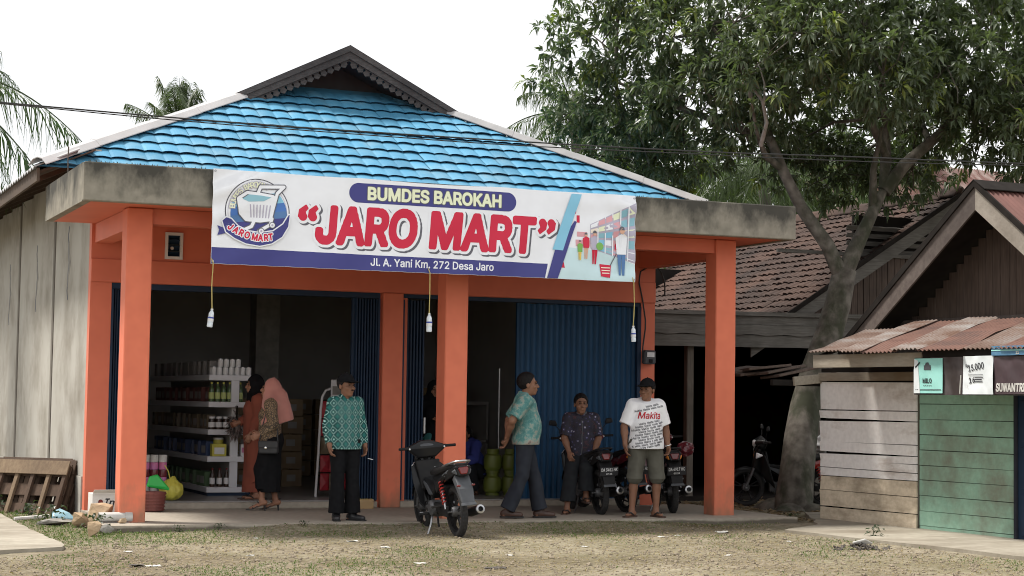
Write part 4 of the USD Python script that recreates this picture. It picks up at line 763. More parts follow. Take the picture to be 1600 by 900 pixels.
    P('muffler', xf(lathe([(.0, -.0), (.03, 0), (.045, .05), (.052, .12), (.052, .40), (.046, .43), (.028, .44), (.026, .42), (0, .42)], 20, 'z'), rx=PI/2-.17, t=(.165, .10, .245)), 'satin_black'); P('muffler_tip', xf(lathe([(.026, .425), (.044, .43), (.046, .40), (.05, .40), (.05, .445), (.03, .452), (.026, .425)], 20, 'z'), rx=PI/2-.17, t=(.165, .10, .245)), 'steel')
    P('heat_shield', xf(hull([(.215, -.02, .275, .012), (.215, -.22, .31, .012), (.212, -.02, .245, .01), (.212, -.22, .275, .01)], 1)), 'steel')
    for s in (-1, 1): P('control_cable', tube([(s*.20, .97, .97), (s*.15, 1.06, .93), (s*.06, 1.10, .84), (s*.03, 1.08, .68)], .006, 5), 'cable_black')
    P('foot_bar', tube([(-.27, .52, .245), (.27, .52, .245)], .010, 8), 'satin_black')
    for s in (-1, 1): P('foot_peg', tube([(s*.18, .52, .25), (s*.28, .52, .25)], (.018, .016), 8), 'rubber'); P('rear_peg', tube([(s*.11, .20, .34), (s*.24, .17, .345)], .014, 8), 'rubber')
    P('gear_pedal', tube([(-.17, .52, .27), (-.18, .68, .25), (-.22, .69, .25)], .008, 6), 'steel'); P('kick_lever', tube([(.17, .46, .33), (.19, .38, .42), (.24, .37, .43)], .010, 6), 'steel')
    P('side_stand', tube([(-.12, .52, .24), (-.17, .46, .12), (-.235, .40, .014)], .012, 8), 'steel')
    for s in (-1, 1): P('centre_stand', tube([(s*.10, .40, .25), (s*.13, .30, .14), (s*.15, .22, .12)], .012, 8), 'satin_black')
    P('battery_box', hull([(-.07, .28, .50, .03), (.07, .28, .50, .03), (-.07, .14, .56, .03), (.07, .14, .56, .03), (-.07, .20, .42, .03), (.07, .20, .42, .03)]), 'satin_black')
    return b
bike('black motorcycle with silver grab rail parked alone on the gravel before the porch', (3.49, -1.78, G), .035, shock='red_paint', mirrors=False, lean=-.09)
bike('dark motorcycle with a number plate that the seated man sits on', (6.36, .48, 0), .12, tail='satin_black', plate=('DA 3451 HK', '07 24'), lean=-.06, shock='engine_metal')
bike('maroon and black motorcycle parked between the seated man and the man in shorts', (6.92, .85, 0), -.06, paint='maroon_paint', tail='maroon_paint', plate=('DA 2608 HL', '11 23'), lean=-.06, shock='engine_metal', shield='gloss_black')
bike('dark red motorcycle beside the right-hand column, behind the man in shorts', (7.50, .62, 0), .30, paint='maroon_paint', plate=('DA 4917 HC', '03 25'), lens='red_lens', mirrors=False, lean=-.06, shock='satin_black')
b5 = bike('dark motorcycle standing in the shade behind the tree trunk, facing the shop', (11.25, 2.75, G), -1.19, paint='gloss_black', tail='red_paint', mirrors=True, lean=-.05)
# ------------------------------------------------------------------ people
def batik(name, dark, mid, light, sx, sz, off=0.):
    """Printed cloth: columns of diamonds with wavy bands between, in object space."""
    pp = lambda k: ('math', {'math_type': 'pingpong', 'value2': k})
    return graph(name, {'t': ('texture_coordinate', {}), 's': ('separate_xyz', {}), 'w': ('math', {'math_type': 'multiply', 'value2': 1.}), 'x': pp(sx), 'z': pp(sz), 'xd': ('math', {'math_type': 'divide', 'value2': sx}), 'zd': ('math', {'math_type': 'divide', 'value2': sz}),
        'xi': ('math', {'math_type': 'multiply', 'value2': .5/sx}), 'xf': ('math', {'math_type': 'floor'}), 'md': ('math', {'math_type': 'modulo', 'value2': 2.}), 'ab': ('math', {'math_type': 'absolute'}), 'sh': ('math', {'math_type': 'multiply_add', 'value2': .45, 'value3': 0.}),
        'ad': ('math', {'math_type': 'add'}), 'a2': ('math', {'math_type': 'add'}), 'r': ('rgb_ramp', {'interpolate': False, 'ramp': [(0, light), (.15, mid), (.20, dark), (.50, light), (.59, dark), (.90, mid)]}),
        'n': ('noise_texture', {'scale': 22.}), 'nn': ('math', {'math_type': 'multiply_add', 'value2': .16, 'value3': -.08}), 'h': ('math', {'math_type': 'multiply', 'value2': .62}), 'p': ('principled_bsdf', {'roughness': .8, 'specular_ior_level': .2})},
        [('t.object', 's.vector'), ('s.x', 'x.value1'), ('s.z', 'z.value1'), ('x.value', 'xd.value1'), ('z.value', 'zd.value1'), ('s.x', 'xi.value1'), ('xi.value', 'xf.value1'), ('xd.value', 'ad.value1'), ('zd.value', 'ad.value2'),
         ('t.object', 'n.vector'), ('n.fac', 'nn.value1'), ('ad.value', 'a2.value1'), ('nn.value', 'a2.value2'), ('a2.value', 'h.value1'), ('h.value', 'r.fac'), ('r.color', 'p.base_color')])
batik('batik_green', (.004, .050, .050), (.018, .13, .12), (.42, .62, .56), .044, .054)
graph('batik_brown', {'t': ('texture_coordinate', {}), 'v': ('voronoi_texture', {'scale': 34., 'feature': 'distance_to_edge'}), 'r': ('rgb_ramp', {'interpolate': False, 'ramp': [(0, (.05, .036, .024)), (.13, (.22, .15, .085)), (.34, (.10, .062, .035))]}), 'p': ('principled_bsdf', {'roughness': .85})}, [('t.object', 'v.vector'), ('v.distance', 'r.fac'), ('r.color', 'p.base_color')])
graph('floral_dark', {'t': ('texture_coordinate', {}), 'v': ('voronoi_texture', {'scale': 19.}), 'n': ('noise_texture', {'scale': 42., 'detail': 2.}), 'a': ('math', {'math_type': 'multiply'}), 'r': ('rgb_ramp', {'interpolate': False, 'ramp': [(0, (.30, .29, .33)), (.075, (.05, .045, .12)), (.13, (.016, .014, .028)), (.30, (.012, .011, .018)), (.42, (.045, .018, .026))]}), 'p': ('principled_bsdf', {'roughness': .8})}, [('t.object', 'v.vector'), ('t.object', 'n.vector'), ('v.distance', 'a.value1'), ('n.fac', 'a.value2'), ('a.value', 'r.fac'), ('r.color', 'p.base_color')])
graph('teal_print', {'t': ('texture_coordinate', {}), 'n': ('noise_texture', {'scale': 13., 'detail': 6., 'roughness': .75}), 's': ('separate_xyz', {}), 'm': ('map_range', {'from_min': 1.02, 'from_max': .84, 'to_min': 0., 'to_max': .26, 'clamp': True}), 'a': ('math', {'math_type': 'add'}),
    'r': ('rgb_ramp', {'ramp': [(.36, (.05, .145, .14)), (.50, (.085, .20, .19)), (.56, (.19, .26, .23)), (.66, (.27, .235, .20)), (.78, (.12, .10, .09))]}), 'p': ('principled_bsdf', {'roughness': .8, 'specular_ior_level': .2})}, [('t.object', 'n.vector'), ('t.object', 's.vector'), ('s.z', 'm.value'), ('m.result', 'a.value1'), ('n.fac', 'a.value2'), ('a.value', 'r.fac'), ('r.color', 'p.base_color')])

# 1 man in green batik, smoking
m1 = Person('person', 'man in green batik shirt and dark cap standing at the porch edge, holding a cigarette', (2.66, -.10, 0), math.radians(2), 1.03, pose=dict(shL=(.145, .01, 1.37), shR=(-.145, .01, 1.37), elL=(.205, .03, 1.11), wrL=(.235, -.03, .875), elR=(-.205, .03, 1.11), wrR=(-.215, -.07, .88), anL=(.115, .01, .085), anR=(-.085, .02, .085), knL=(.095, -.01, .49), knR=(-.085, -.01, .49)),
    turn=.35, hands={'L': ((.05, -.25, -1), (-1, -.2, 0), .55), 'R': ((.02, -.25, -1), (1, -.2, 0), .5)}, toes=(.55, -.25))
m1.shirt('batik_green', hem=.83, sleeve=1.92, i=.018, amp=.008, seed=3, loose=.025); m1.collar('batik_green'); m1.trousers('black_cloth', flare=.026, seed=4); m1.shoes('black_leather', 'rubber'); m1.hair(); m1.cap('black_cloth')
m1.emit('cigarette', tube([m1.J['wrL']+V(.02, -.055, -.15), m1.J['wrL']+V(.075, -.085, -.165)], .005, 6), 'white_paint'); m1.emit('button', cat([lathe([(0, -.003), (.007, -.003), (.007, .003), (0, .003)], 8, 'y', (0, m1.sf.front([0], [z])[0]-.002, z)) for z in (.95, 1.05, 1.15, 1.25)]), 'litter_white')
m1.emit('moustache', tube([m1.hd(-.024, -.100, -.05), m1.hd(0, -.107, -.046), m1.hd(.024, -.100, -.05)], (.003, .005, .003), 6), 'hair')
# 2 man in teal shirt strolling, hands behind his back
m2 = Person('person', 'man in teal short-sleeved shirt walking along the porch with hands behind his back', (5.02, -.08, 0), math.radians(72), 1.07, pose=dict(head=(0, -.035, 1.56), elL=(.24, .17, 1.14), wrL=(.03, .20, .95), elR=(-.24, .17, 1.14), wrR=(-.02, .215, .93), knL=(.085, -.12, .50), anL=(.085, -.20, .095), knR=(-.085, .03, .49), anR=(-.085, .20, .10)),
    nod=.05, fat=.035, hands={'L': ((-.7, .1, -.75), (0, 1, 0), .8), 'R': ((.25, .15, -1), (0, 1, 0), .6)}, toes=(.05, -.1))
m2.shirt('teal_print', hem=.86, sleeve=.86, i=.026, amp=.008, seed=6, loose=.03); m2.collar('teal_print'); m2.trousers('charcoal_cloth', flare=.028, seed=7, amp=.009); m2.shoes('brown_leather', 'rubber'); m2.hair()
# 3 man in printed T-shirt and shorts
m3_ = Person('person', 'man in white printed T-shirt, grey shorts, sandals and dark cap', (6.70, -.12, 0), math.radians(-8), 1.04, pose=dict(elL=(.265, .03, 1.11), wrL=(.275, -.05, .885), elR=(-.275, .02, 1.11), wrR=(-.285, -.05, .89), hipL=(.095, 0, .89), hipR=(-.095, 0, .89), knL=(.145, -.02, .49), anL=(.15, .02, .09), knR=(-.145, -.01, .49), anR=(-.165, .02, .09)),
    turn=-.75, fat=.03, hands={'L': ((.0, -.15, -1), (-1, -.3, 0), .6), 'R': ((.05, -.2, -1), (1, -.3, 0), .45)}, toes=(.15, -.75))
m3_.shirt('white_cloth', hem=.84, sleeve=.88, i=.030, amp=.007, seed=8, loose=.055, opening=False, name='t_shirt'); m3_.trousers('khaki', upto=1.02, i=.034, flare=.012, amp=.009, name='shorts', seed=9); m3_.sandals('brown_leather', 'black_leather'); m3_.hair(); m3_.cap('black_cloth')
mat('ink_red', (.45, .02, .03), (.40, .018, .028), rough=.8); mat('ink_grey', (.10, .10, .115), (.07, .07, .08), rough=.8)
def shirt_print(p, poly, m, name, lev=.003, kind=None):
    v, f = flat(poly, .03); y = p.sf.front(v[:, 0], v[:, 1]); ok = np.isfinite(y)[f].all(1); y = np.nan_to_num(y)
    o = p.emit(name, (np.stack([v[:, 0], y-lev, v[:, 1]], 1), f[ok]), m); tagp(o, kind=kind)
shirt_print(m3_, sa.translate(sa.skew(fitw(letters('Makita', .078, .0), 0, .29), 14), -.135, 1.215), 'ink_red', 'shirt_lettering', .006)
R3 = np.random.default_rng(3); rows = []
word = fitw(letters('Makita', .024, .02), 0, .082)
for i, z in enumerate(np.arange(.86, 1.36, .033)):
    for j in range(5):
        x = -.235+j*.096+(i % 3)*.031
        if 1.17 < z < 1.32 and x < .17 or z > 1.33 and x < -.06: continue
        rows.append(sa.translate(sa.rotate(word, 12, origin=(0, 0)), x, z+x*.2))
shirt_print(m3_, unary_union([q for q in rows if q.bounds[0] > -.215 and q.bounds[2] < .215]), 'ink_grey', 'shirt_pattern', .003, 'stuff')
m3_.emit('wrist_watch', tube([m3_.J['wrL']+V(.033*math.cos(a), .033*math.sin(a), .012*math.cos(a)) for a in np.linspace(0, 2*PI, 15)], .010, 6), 'chrome')
m3_.emit('pocket', cat([box(s*.155-.006, s*.155+.006, -.06, .05, .60, .74, .004) for s in (-1, 1)]), 'khaki')
# 4 seated man on the motorcycle
m4 = Person('person', 'man in dark flowered shirt sitting sideways on a parked motorcycle', (6.24, .86, 0), math.radians(-20), 1.0, pose=dict(pel=(0, .03, .80), ab=(0, .0, .95), chest=(0, -.01, 1.13), neck=(0, -.01, 1.29), head=(-.01, -.05, 1.43), shL=(.165, 0, 1.245), shR=(-.165, 0, 1.245), elL=(.225, -.05, .98), elR=(-.225, -.05, .98), wrL=(.16, -.15, .80), wrR=(-.17, -.15, .80),
    hipL=(.085, .02, .77), hipR=(-.085, .02, .77), knL=(.05, -.30, .60), anL=(.05, -.26, .24), knR=(-.16, -.26, .46), anR=(-.20, -.30, .085)), turn=.1, fat=.02, hands={'L': ((-.2, -.6, -.8), (-.6, .2, -.5), .6), 'R': ((.1, -.6, -.8), (.6, .2, -.5), .6)}, toes=(.1, -.3))
m4.shirt('floral_dark', hem=.74, sleeve=.88, i=.026, amp=.009, seed=11); m4.collar('grey_plastic'); m4.trousers('dim_cloth', upto=1.8, i=.026, flare=.03, seed=12, amp=.01, waist=1.02); m4.hair(); m4.sandals('brown_leather', 'black_leather')
m4.emit('shirt_placket', (lambda z: tube(np.stack([0*z+.004*np.sin(z*30), m4.sf.front(0*z, z)-.002, z], 1), .007, 6))(np.linspace(.78, 1.22, 14)), 'grey_plastic')
# women
def hijab(p, m, drop=.30, seed=1, back=.12):
    f = p.field(.0075); J = p.J; f.el(p.hd(0, .02, .02), (.098, .118, .128), R=p.R, k=.02); f.rc(p.hd(0, .02, -.06), J['neck']+V(0, .01, -.02), .088, .13, k=.04); f.rc(J['neck']+V(0, .0, -.02), J['chest']+V(0, .0, .18-drop), .14, .16, k=.06, sc=(1.15, .9, 1)); f.rc(J['shL']+V(-.02, 0, -.0), J['shR']+V(.02, 0, 0), .082, k=.05)
    f.rc(J['neck']+V(0, .10, .05), J['chest']+V(0, .16+back, -drop+.10), .09, .10, k=.06)
    f.folds(.014, (8, 8, 3.5), seed); f.cut(J['chest']+V(0, .0, .12-drop), (0, .35, -1)); f.el(p.hd(0, -.105, -.005), (.062, .06, .088), R=p.R, k=.015, op='s'); return p.emit('headscarf', f, m)
w1 = Person('person', 'woman in pink headscarf, leopard blouse, black skirt and high heels facing the shelves', (2.29, 1.90, .0), math.radians(-112), 1.0, skin='skin_light', woman=True, pose=dict(anL=(.06, -.09, .155), anR=(-.06, .07, .155), knL=(.075, -.09, .53), knR=(-.07, -.02, .53), elL=(.19, .05, 1.12), wrL=(.16, -.12, .98), elR=(-.19, .03, 1.12), wrR=(-.17, -.16, 1.0)), nod=.12, hands={'L': ((0, -.9, -.4), (-1, 0, 0), .6), 'R': ((0, -.9, -.4), (1, 0, 0), .6)}, toes=(.05, -.05), toe_pitch=.06)
w1.shirt('batik_brown', hem=.86, sleeve=1.9, i=.026, amp=.009, seed=14, loose=.02, opening=False, name='blouse')
def skirt(p, m, z0, top=.95, seed=5, r0=.135, r1=.15, dx=0.):
    f = p.field(); f.rc(p.J['pel']+V(0, 0, top-.93), (p.J['pel'][0], dx, z0), r0, r1, k=.03, sc=(1, .92, 1)); f.el(p.J['pel']+V(0, .02, -.03), (.155, .15, .14), k=.05); [p.leg(f, q, .03, 1.62, .05) for q in 'LR']; f.folds(.018, (7, 7, 1.6), seed); f.cut((0, 0, z0), (0, 0, -1)); return p.emit('skirt', f, m)
skirt(w1, 'black_cloth', .24, r1=.155); hijab(w1, 'pink_cloth', .30, 2, .05)
for s, a in zip('LR', w1.toes):   # strappy heels
    d = V(math.sin(a), -math.cos(a), 0); an = w1.J['an'+s]; o = V(an[0], an[1], 0)
    h_ = w1.emit('heeled_shoe', cat([solid_sheet(np.array([[o-d*.04+V(-.025, 0, .095), o-d*.04+V(.025, 0, .095)], [o+d*.03+V(-.03, 0, .07), o+d*.03+V(.03, 0, .07)], [o+d*.10+V(-.036, 0, .02), o+d*.10+V(.036, 0, .02)], [o+d*.20+V(-.02, 0, .008), o+d*.20+V(.02, 0, .008)]]), (0, 0, .012)), tube([o-d*.035+V(0, 0, .095), o-d*.045+V(0, 0, 0)], (.018, .007), 8)]), 'black_leather', smooth=False)
    for q in (([-.035, .11, .035], [0, .115, .07], [.035, .11, .035]), ([-.032, .02, .085], [0, .06, .12], [.032, .02, .085]), ([-.03, -.05, .15], [0, -.075, .15], [.03, -.05, .15])): put('strap', tube([o+d*y+V(x, 0, z) for x, y, z in q], .006, 6), 'black_leather', h_)
hb = thing('handbag', 'small black handbag with silver clasp, worn by the woman in the pink headscarf', 'handbag', w1.loc+V(-.01, -.20, .82), w1.rz-PI*.0)
# bag hangs on the viewer's side (her left)
bagc = rotz(w1.rz)@V(.215, .0, 0); stage.GetPrimAtPath(hb).GetAttribute('xformOp:translate').Set(Gf.Vec3d(*map(float, w1.loc+bagc+V(0, 0, .83))))
put('bag_body', box(-.045, .045, -.125, .125, -.09, .07, .015), 'black_leather', hb); put('flap', box(.03, .055, -.128, .128, -.02, .078, .01), 'black_leather', hb); put('clasp', xf(lathe([(0, .006), (.015, .005), (.018, 0), (0, 0)], 14, 'x'), t=(.056, -.03, -.015)), 'chrome', hb)
put('shoulder_strap', tube([(0, -.12, .06), (-.03, -.09, .25), (-.06, -.03, .50), (-.08, .0, .575), (-.10, .06, .50), (-.03, .10, .25), (0, .12, .06)], .007, 6), 'black_leather', hb)
w2 = Person('person', 'woman in black headscarf and rust-red long dress standing beside the pink headscarf woman', (2.30, 2.75, fz), math.radians(-95), .97, skin='skin_light', woman=True, pose=dict(elR=(-.19, -.02, 1.12), wrR=(-.15, -.2, 1.05), elL=(.20, .02, 1.12), wrL=(.2, -.08, .9)), toes=(.1, -.1))
w2.shirt('rust_cloth', hem=.80, sleeve=1.9, i=.028, amp=.008, seed=16, opening=False, name='blouse'); skirt(w2, 'rust_cloth', .10, seed=7, r1=.17); hijab(w2, 'black_cloth', .26, 5); w2.sandals('brown_leather', 'black_leather')
w3 = Person('person', 'woman in dark headscarf looking out between the gate and the centre column', (5.03, 3.2, fz), math.radians(-18), .96, skin='skin_light', woman=True, turn=.15, pose=dict(elL=(.2, -.02, 1.1), wrL=(.1, -.2, 1.1), elR=(-.2, .0, 1.1), wrR=(-.2, -.06, .9)), hands={'L': ((-.6, -.5, .5), (-.5, 0, -.5), .6)})
w3.shirt('black_cloth', hem=.82, sleeve=1.9, i=.028, amp=.008, seed=18, opening=False, name='blouse'); mat('teal_cloth', (.03, .14, .14), (.02, .10, .10), rough=.85); skirt(w3, 'teal_cloth', .10, seed=8, r1=.18); hijab(w3, 'black_cloth', .24, 7)
mat('blue_cloth', (.03, .04, .20), (.022, .03, .15), rough=.85)
m5 = Person('person', 'person in blue clothes crouching over goods inside the right doorway', (5.75, 3.55, fz), math.radians(-55), .95, pose=dict(pel=(0, .12, .36), ab=(0, .06, .50), chest=(0, -.06, .66), neck=(0, -.14, .80), head=(0, -.22, .91), shL=(.165, -.13, .76), shR=(-.165, -.13, .76), elL=(.22, -.26, .55), elR=(-.22, -.26, .55), wrL=(.13, -.46, .50), wrR=(-.13, -.46, .50),
    hipL=(.09, .10, .34), hipR=(-.09, .10, .34), knL=(.14, -.28, .50), knR=(-.14, -.28, .50), anL=(.12, -.10, .085), anR=(-.12, -.10, .085)), nod=.3, hands={'L': ((-.3, -.8, -.2), (-.7, 0, -.2), .5), 'R': ((.3, -.8, -.2), (.7, 0, -.2), .5)})
m5.shirt('blue_cloth', hem=.30, sleeve=1.5, i=.024, seed=20, opening=False); m5.trousers('dim_cloth', i=.02, waist=1.05); m5.hair(); m5.sandals('brown_leather', 'black_leather')
# ------------------------------------------------------------------ old wooden house with a tiled roof, behind at the right
wood('plank_grey', (.20, .19, .175), (.12, .112, .10), (.055, .052, .046), (.25, 1, 3))
wood('plank_upright', (.135, .10, .082), (.082, .06, .05), (.042, .032, .027), (3, 3, .2))
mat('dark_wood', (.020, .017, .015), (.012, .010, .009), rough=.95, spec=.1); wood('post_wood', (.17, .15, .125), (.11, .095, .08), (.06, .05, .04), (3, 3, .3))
graph('clay_tile', {'g': ('geometry', {}), 'n': ('noise_texture', {'scale': 1.1, 'detail': 5.}), 'm': ('map_range', {'from_min': 0., 'from_max': 1., 'to_min': .0, 'to_max': 1.}), 'a': ('mix', {'fac': .5, 'color1': (0, 0, 0), 'color2': (1, 1, 1)}), 'ad': ('math', {'math_type': 'multiply_add', 'value2': .55}), 'r': ('rgb_ramp', {'ramp': [(.12, (.035, .028, .026)), (.45, (.115, .066, .052)), (.68, (.15, .095, .078)), (.9, (.26, .20, .17))]}), 'p': ('principled_bsdf', {'roughness': .9, 'specular_ior_level': .15})},
    [('g.position', 'n.vector'), ('g.random_per_island', 'ad.value1'), ('n.fac', 'm.value'), ('m.result', 'h.value1'), ('h.value', 'ad.value3'), ('ad.value', 'r.fac'), ('r.color', 'p.base_color')]) if False else None
graph('clay_tile', {'g': ('geometry', {}), 'n': ('noise_texture', {'scale': 1.1, 'detail': 5.}), 'ad': ('math', {'math_type': 'multiply_add', 'value2': .5}), 'h': ('math', {'math_type': 'multiply', 'value2': .55}), 'r': ('rgb_ramp', {'ramp': [(.12, (.026, .022, .021)), (.45, (.092, .056, .044)), (.66, (.125, .085, .068)), (.86, (.22, .18, .158))]}), 'p': ('principled_bsdf', {'roughness': .9, 'specular_ior_level': .15})},
    [('g.position', 'n.vector'), ('g.random_per_island', 'ad.value1'), ('n.fac', 'h.value1'), ('h.value', 'ad.value3'), ('ad.value', 'r.fac'), ('r.color', 'p.base_color')])
H = thing('wooden_house', 'old wooden house with a brown tiled roof and dark open porch beside the orange shop', 'house')
sl = .634; zr = lambda x: 2.95+sl*(x-11.67); XR = 15.12; e_ = V(1, 0, sl)/math.hypot(1, sl); nrm = V(-sl, 0, 1)/math.hypot(1, sl)
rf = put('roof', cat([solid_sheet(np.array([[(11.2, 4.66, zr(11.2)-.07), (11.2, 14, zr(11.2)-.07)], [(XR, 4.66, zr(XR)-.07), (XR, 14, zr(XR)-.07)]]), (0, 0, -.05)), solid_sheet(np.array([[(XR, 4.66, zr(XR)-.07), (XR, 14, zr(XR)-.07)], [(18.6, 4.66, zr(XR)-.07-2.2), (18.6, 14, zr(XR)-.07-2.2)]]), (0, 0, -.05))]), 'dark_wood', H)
tl, Lr = [], (XR-11.2)*math.hypot(1, sl); RR = np.random.default_rng(11)
for i in range(int(Lr/.22)):
    for j in range(int(9.3/.19)):
        o = V(11.2, 4.66+j*.19, zr(11.2))+e_*(i*.22)+nrm*(RR.normal(0, .006)-.045)+V(0, RR.normal(0, .008), 0); w = np.linspace(0, .185, 4); pr = np.array([.0, .028, .032, .008]); tw = RR.normal(0, .006)
        a = o+np.outer(w, (0, 1, 0))+np.outer(pr+.028+tw*w/.18, nrm); b = o+e_*.245+np.outer(w, (0, 1, 0))+np.outer(pr*.9, nrm); d = a-nrm*.03+e_*.015
        tl.append(grid_mesh(np.stack([d, a, b], 0)))
put('roof_tiles', cat(tl), 'clay_tile', rf, kind='stuff')
for j in range(22):
    y = 4.6+j*.44; put('ridge_tile', xf(hull([(0, 0, 0, .09), (0, .40, .02, .08), (-.10, 0, -.07, .03), (.10, 0, -.07, .03), (-.10, .4, -.06, .03), (.10, .4, -.06, .03)], 1), t=(XR, y, zr(XR)+.02+RR.normal(0, .01))), 'clay_tile', rf)
bb = lambda o0, o1, y, t_: prism(sg.Polygon([(11.0, zr(11.0)+o1), (XR+.05, zr(XR+.05)+o1), (XR+.05, zr(XR+.05)+o0), (11.0, zr(11.0)+o0)]), t_, (0, y, 0), (1, 0, 0), (0, 0, 1))
put('verge_board', bb(-.30, -.02, 4.60, .035), 'plank_grey', H); put('verge_board', prism(sg.Polygon([(XR-.03, zr(XR)), (18.3, zr(XR)-2.0), (18.3, zr(XR)-2.28), (XR-.03, zr(XR)-.3)]), .03, (0, 4.6, 0), (1, 0, 0), (0, 0, 1)), 'plank_grey', H)
put('verge_batten', bb(-.06, .03, 4.56, .03), 'dark_wood', H)
x = 11.75
while x < 17.5:   # upright planks of the gable, each its own board
    w = RR.uniform(.10, .15); zt = min(zr(x), zr(XR)-(x-XR)*.66 if x > XR else 99)-.28
    if zt > 2.75: put('wall_plank', box(x, x+w-.008, 4.80+RR.uniform(0, .012), 4.83, 2.55, min(zt, 4.02), .003), 'plank_upright', H)
    x += w
put('gable_vent', box(13.2, 16.8, 4.95, 5.0, 3.9, 4.7), 'dark_wood', H)
for k in range(4): put('vent_slat', xf(box(13.0, 16.6, -.008, .008, -.04, .04), rx=.6, t=(0, 4.85, 4.08+k*.13)), 'plank_grey', H)
put('tie_beam', box(11.6, 17.4, 4.74, 4.80, 3.98, 4.04), 'plank_grey', H)
for z0, z1, y in ((2.36, 2.555, 4.50), (2.565, 2.72, 4.47), (2.725, 2.86, 4.50), (2.865, 2.93, 4.44)):
    n_ = 5; q = [(8.2, z0), (13.4, z0+.05), (13.4, z1+.05), (8.2, z1)]
    if z0 == 2.565: q = [(13.4, z1+.05), (8.2, z1)]+[(8.2+.12*i, z0+.01*i/11+.028*abs(math.sin(i*.62))-.02) for i in range(44)]
    put('fascia_plank', prism(sg.Polygon(q).buffer(0), .03, (0, y, 0), (1, 0, 0), (0, 0, 1)), 'plank_grey', H)
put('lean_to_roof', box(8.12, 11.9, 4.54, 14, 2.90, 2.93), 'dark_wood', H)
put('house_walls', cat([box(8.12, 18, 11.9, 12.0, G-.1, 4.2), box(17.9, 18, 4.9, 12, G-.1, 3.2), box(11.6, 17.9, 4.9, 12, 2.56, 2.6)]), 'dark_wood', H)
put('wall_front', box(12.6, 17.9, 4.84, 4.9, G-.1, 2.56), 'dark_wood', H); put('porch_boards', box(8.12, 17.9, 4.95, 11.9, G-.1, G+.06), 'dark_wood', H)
for x in (9.92, 12.3): put('porch_post', box(x-.06, x+.06, 4.62, 4.74, G-.05, 2.5, .008), 'post_wood', H)
put('porch_step', box(9.0, 13.2, 4.55, 4.95, G-.05, G+.07), 'dark_wood', H)

# a further roof of rusted red sheets behind it
def sheet(o, ux, uy, w, l, m, name, par, pitch=.076, amp=.011, seed=0):
    """One corrugated sheet: o corner, ux across the ribs, uy along them."""
    ux, uy = V(*ux), V(*uy); n = np.cross(ux, uy); s = np.linspace(0, w, int(w/pitch*8)+1); t = np.linspace(0, l, 5); A = np.random.default_rng(seed).normal(0, .008, (2, 5))
    z = amp*np.sin(s/pitch*2*PI); P = V(*o)+s[:, None, None]*ux+t[None, :, None]*uy+(z[:, None]+np.interp(s, [0, w], [0, 1])[:, None]*A[0][None]+A[1][None])[..., None]*n
    return put(name, solid_sheet(P, -n*.003), m, par, smooth=False)
def rust(name, c1, c2, c3, sc=1.4, grain=(2.5, .5, 1)):
    return graph(name, {'g': ('geometry', {}), 'mp': ('mapping', {'scale': grain}), 'n': ('noise_texture', {'scale': sc, 'detail': 6., 'roughness': .68}), 'r': ('rgb_ramp', {'ramp': [(.30, c1), (.48, c2), (.62, c3)]}), 'p': ('principled_bsdf', {'roughness': .75, 'specular_ior_level': .25})}, [('g.position', 'mp.vector'), ('mp.vector', 'n.vector'), ('n.fac', 'r.fac'), ('r.color', 'p.base_color')])
rust('rust_red', (.135, .062, .052), (.10, .046, .038), (.20, .155, .14), .9); rust('rust_brown', (.095, .05, .040), (.145, .078, .06), (.10, .06, .05)); rust('zinc', (.27, .26, .25), (.19, .15, .13), (.12, .07, .05)); rust('zinc_dull', (.21, .195, .185), (.15, .105, .085), (.10, .058, .042))
RB = thing('rear_house', 'low house with a rusty red sheet roof showing above the tiled roof', 'house')
for i in range(14): sheet((21.0+i*.95, 17.5, 6.1), (1, 0, 0), (0, .83, .56), .98, 3.6, 'rust_red', 'roof_sheet', RB, seed=i)
put('wall', box(21.2, 34.2, 17.9, 20, G-.1, 6.0), 'dark_wood', RB)

# ------------------------------------------------------------------ kiosk of planks at the right (local frame: +x into the kiosk, +y along its wall, away)
K = thing('plank_kiosk', 'plank kiosk, half whitewashed and half green, under a steep gable and a rusty awning', 'kiosk', (9.47, -2.13, 0), math.radians(4))
RK = np.random.default_rng(21)
stained('white_plank', (.76, .735, .71), (.66, .635, .61), (.30, .22, .16), scale=2.1, streak=(1, .5, 1.4), amount=(.52, .78), fine=16.)
stained('white_plank_low', (.64, .55, .42), (.52, .44, .33), (.17, .13, .085), scale=2.3, streak=(1, .5, 1.4), amount=(.44, .72), fine=16.)
stained('green_plank', (.27, .44, .335), (.22, .375, .285), (.16, .145, .11), scale=1.5, streak=(1, .7, .7), amount=(.47, .72), fine=14., rough=.75)
zs_ = [1.77, 1.405, 1.275, .985, .845, .745, .635, .54, .34, .13, -.12]
for i, (b, a) in enumerate(zip(zs_, zs_[1:])):
    k = RK.normal(0, .010, 2); q = sg.Polygon([(.0, a+.006), (1.98, a+.006+k[0]), (1.98+RK.uniform(-.02, .03), b-.006+k[1]), (0, b-.004)]); put('white_plank', prism(q, .024+.006*(i % 2), (.026, 0, 0), (0, 1, 0), (0, 0, 1)) if False else xf(prism(q, .022, (0, 0, 0), (0, 1, 0), (0, 0, 1)), t=(-.022-.007*(i % 2)+.0, 0, 0)), 'white_plank' if i < 7 else 'white_plank_low', K)
zg_ = [1.72, 1.50, 1.31, 1.12, .93, .74, .56, .37, .18, .0, -.14]
for i, (b, a) in enumerate(zip(zg_, zg_[1:])):
    q = sg.Polygon([(-.012, a+.004+RK.normal(0, .003)), (-.012, b-.004), (-1.75, b-.004+RK.normal(0, .004)), (-1.75, a+.004)]); put('green_plank', xf(prism(q, .02, (0, 0, 0), (0, 1, 0), (0, 0, 1)), t=(.012+.004*(i % 2), 0, 0)), 'green_plank', K)
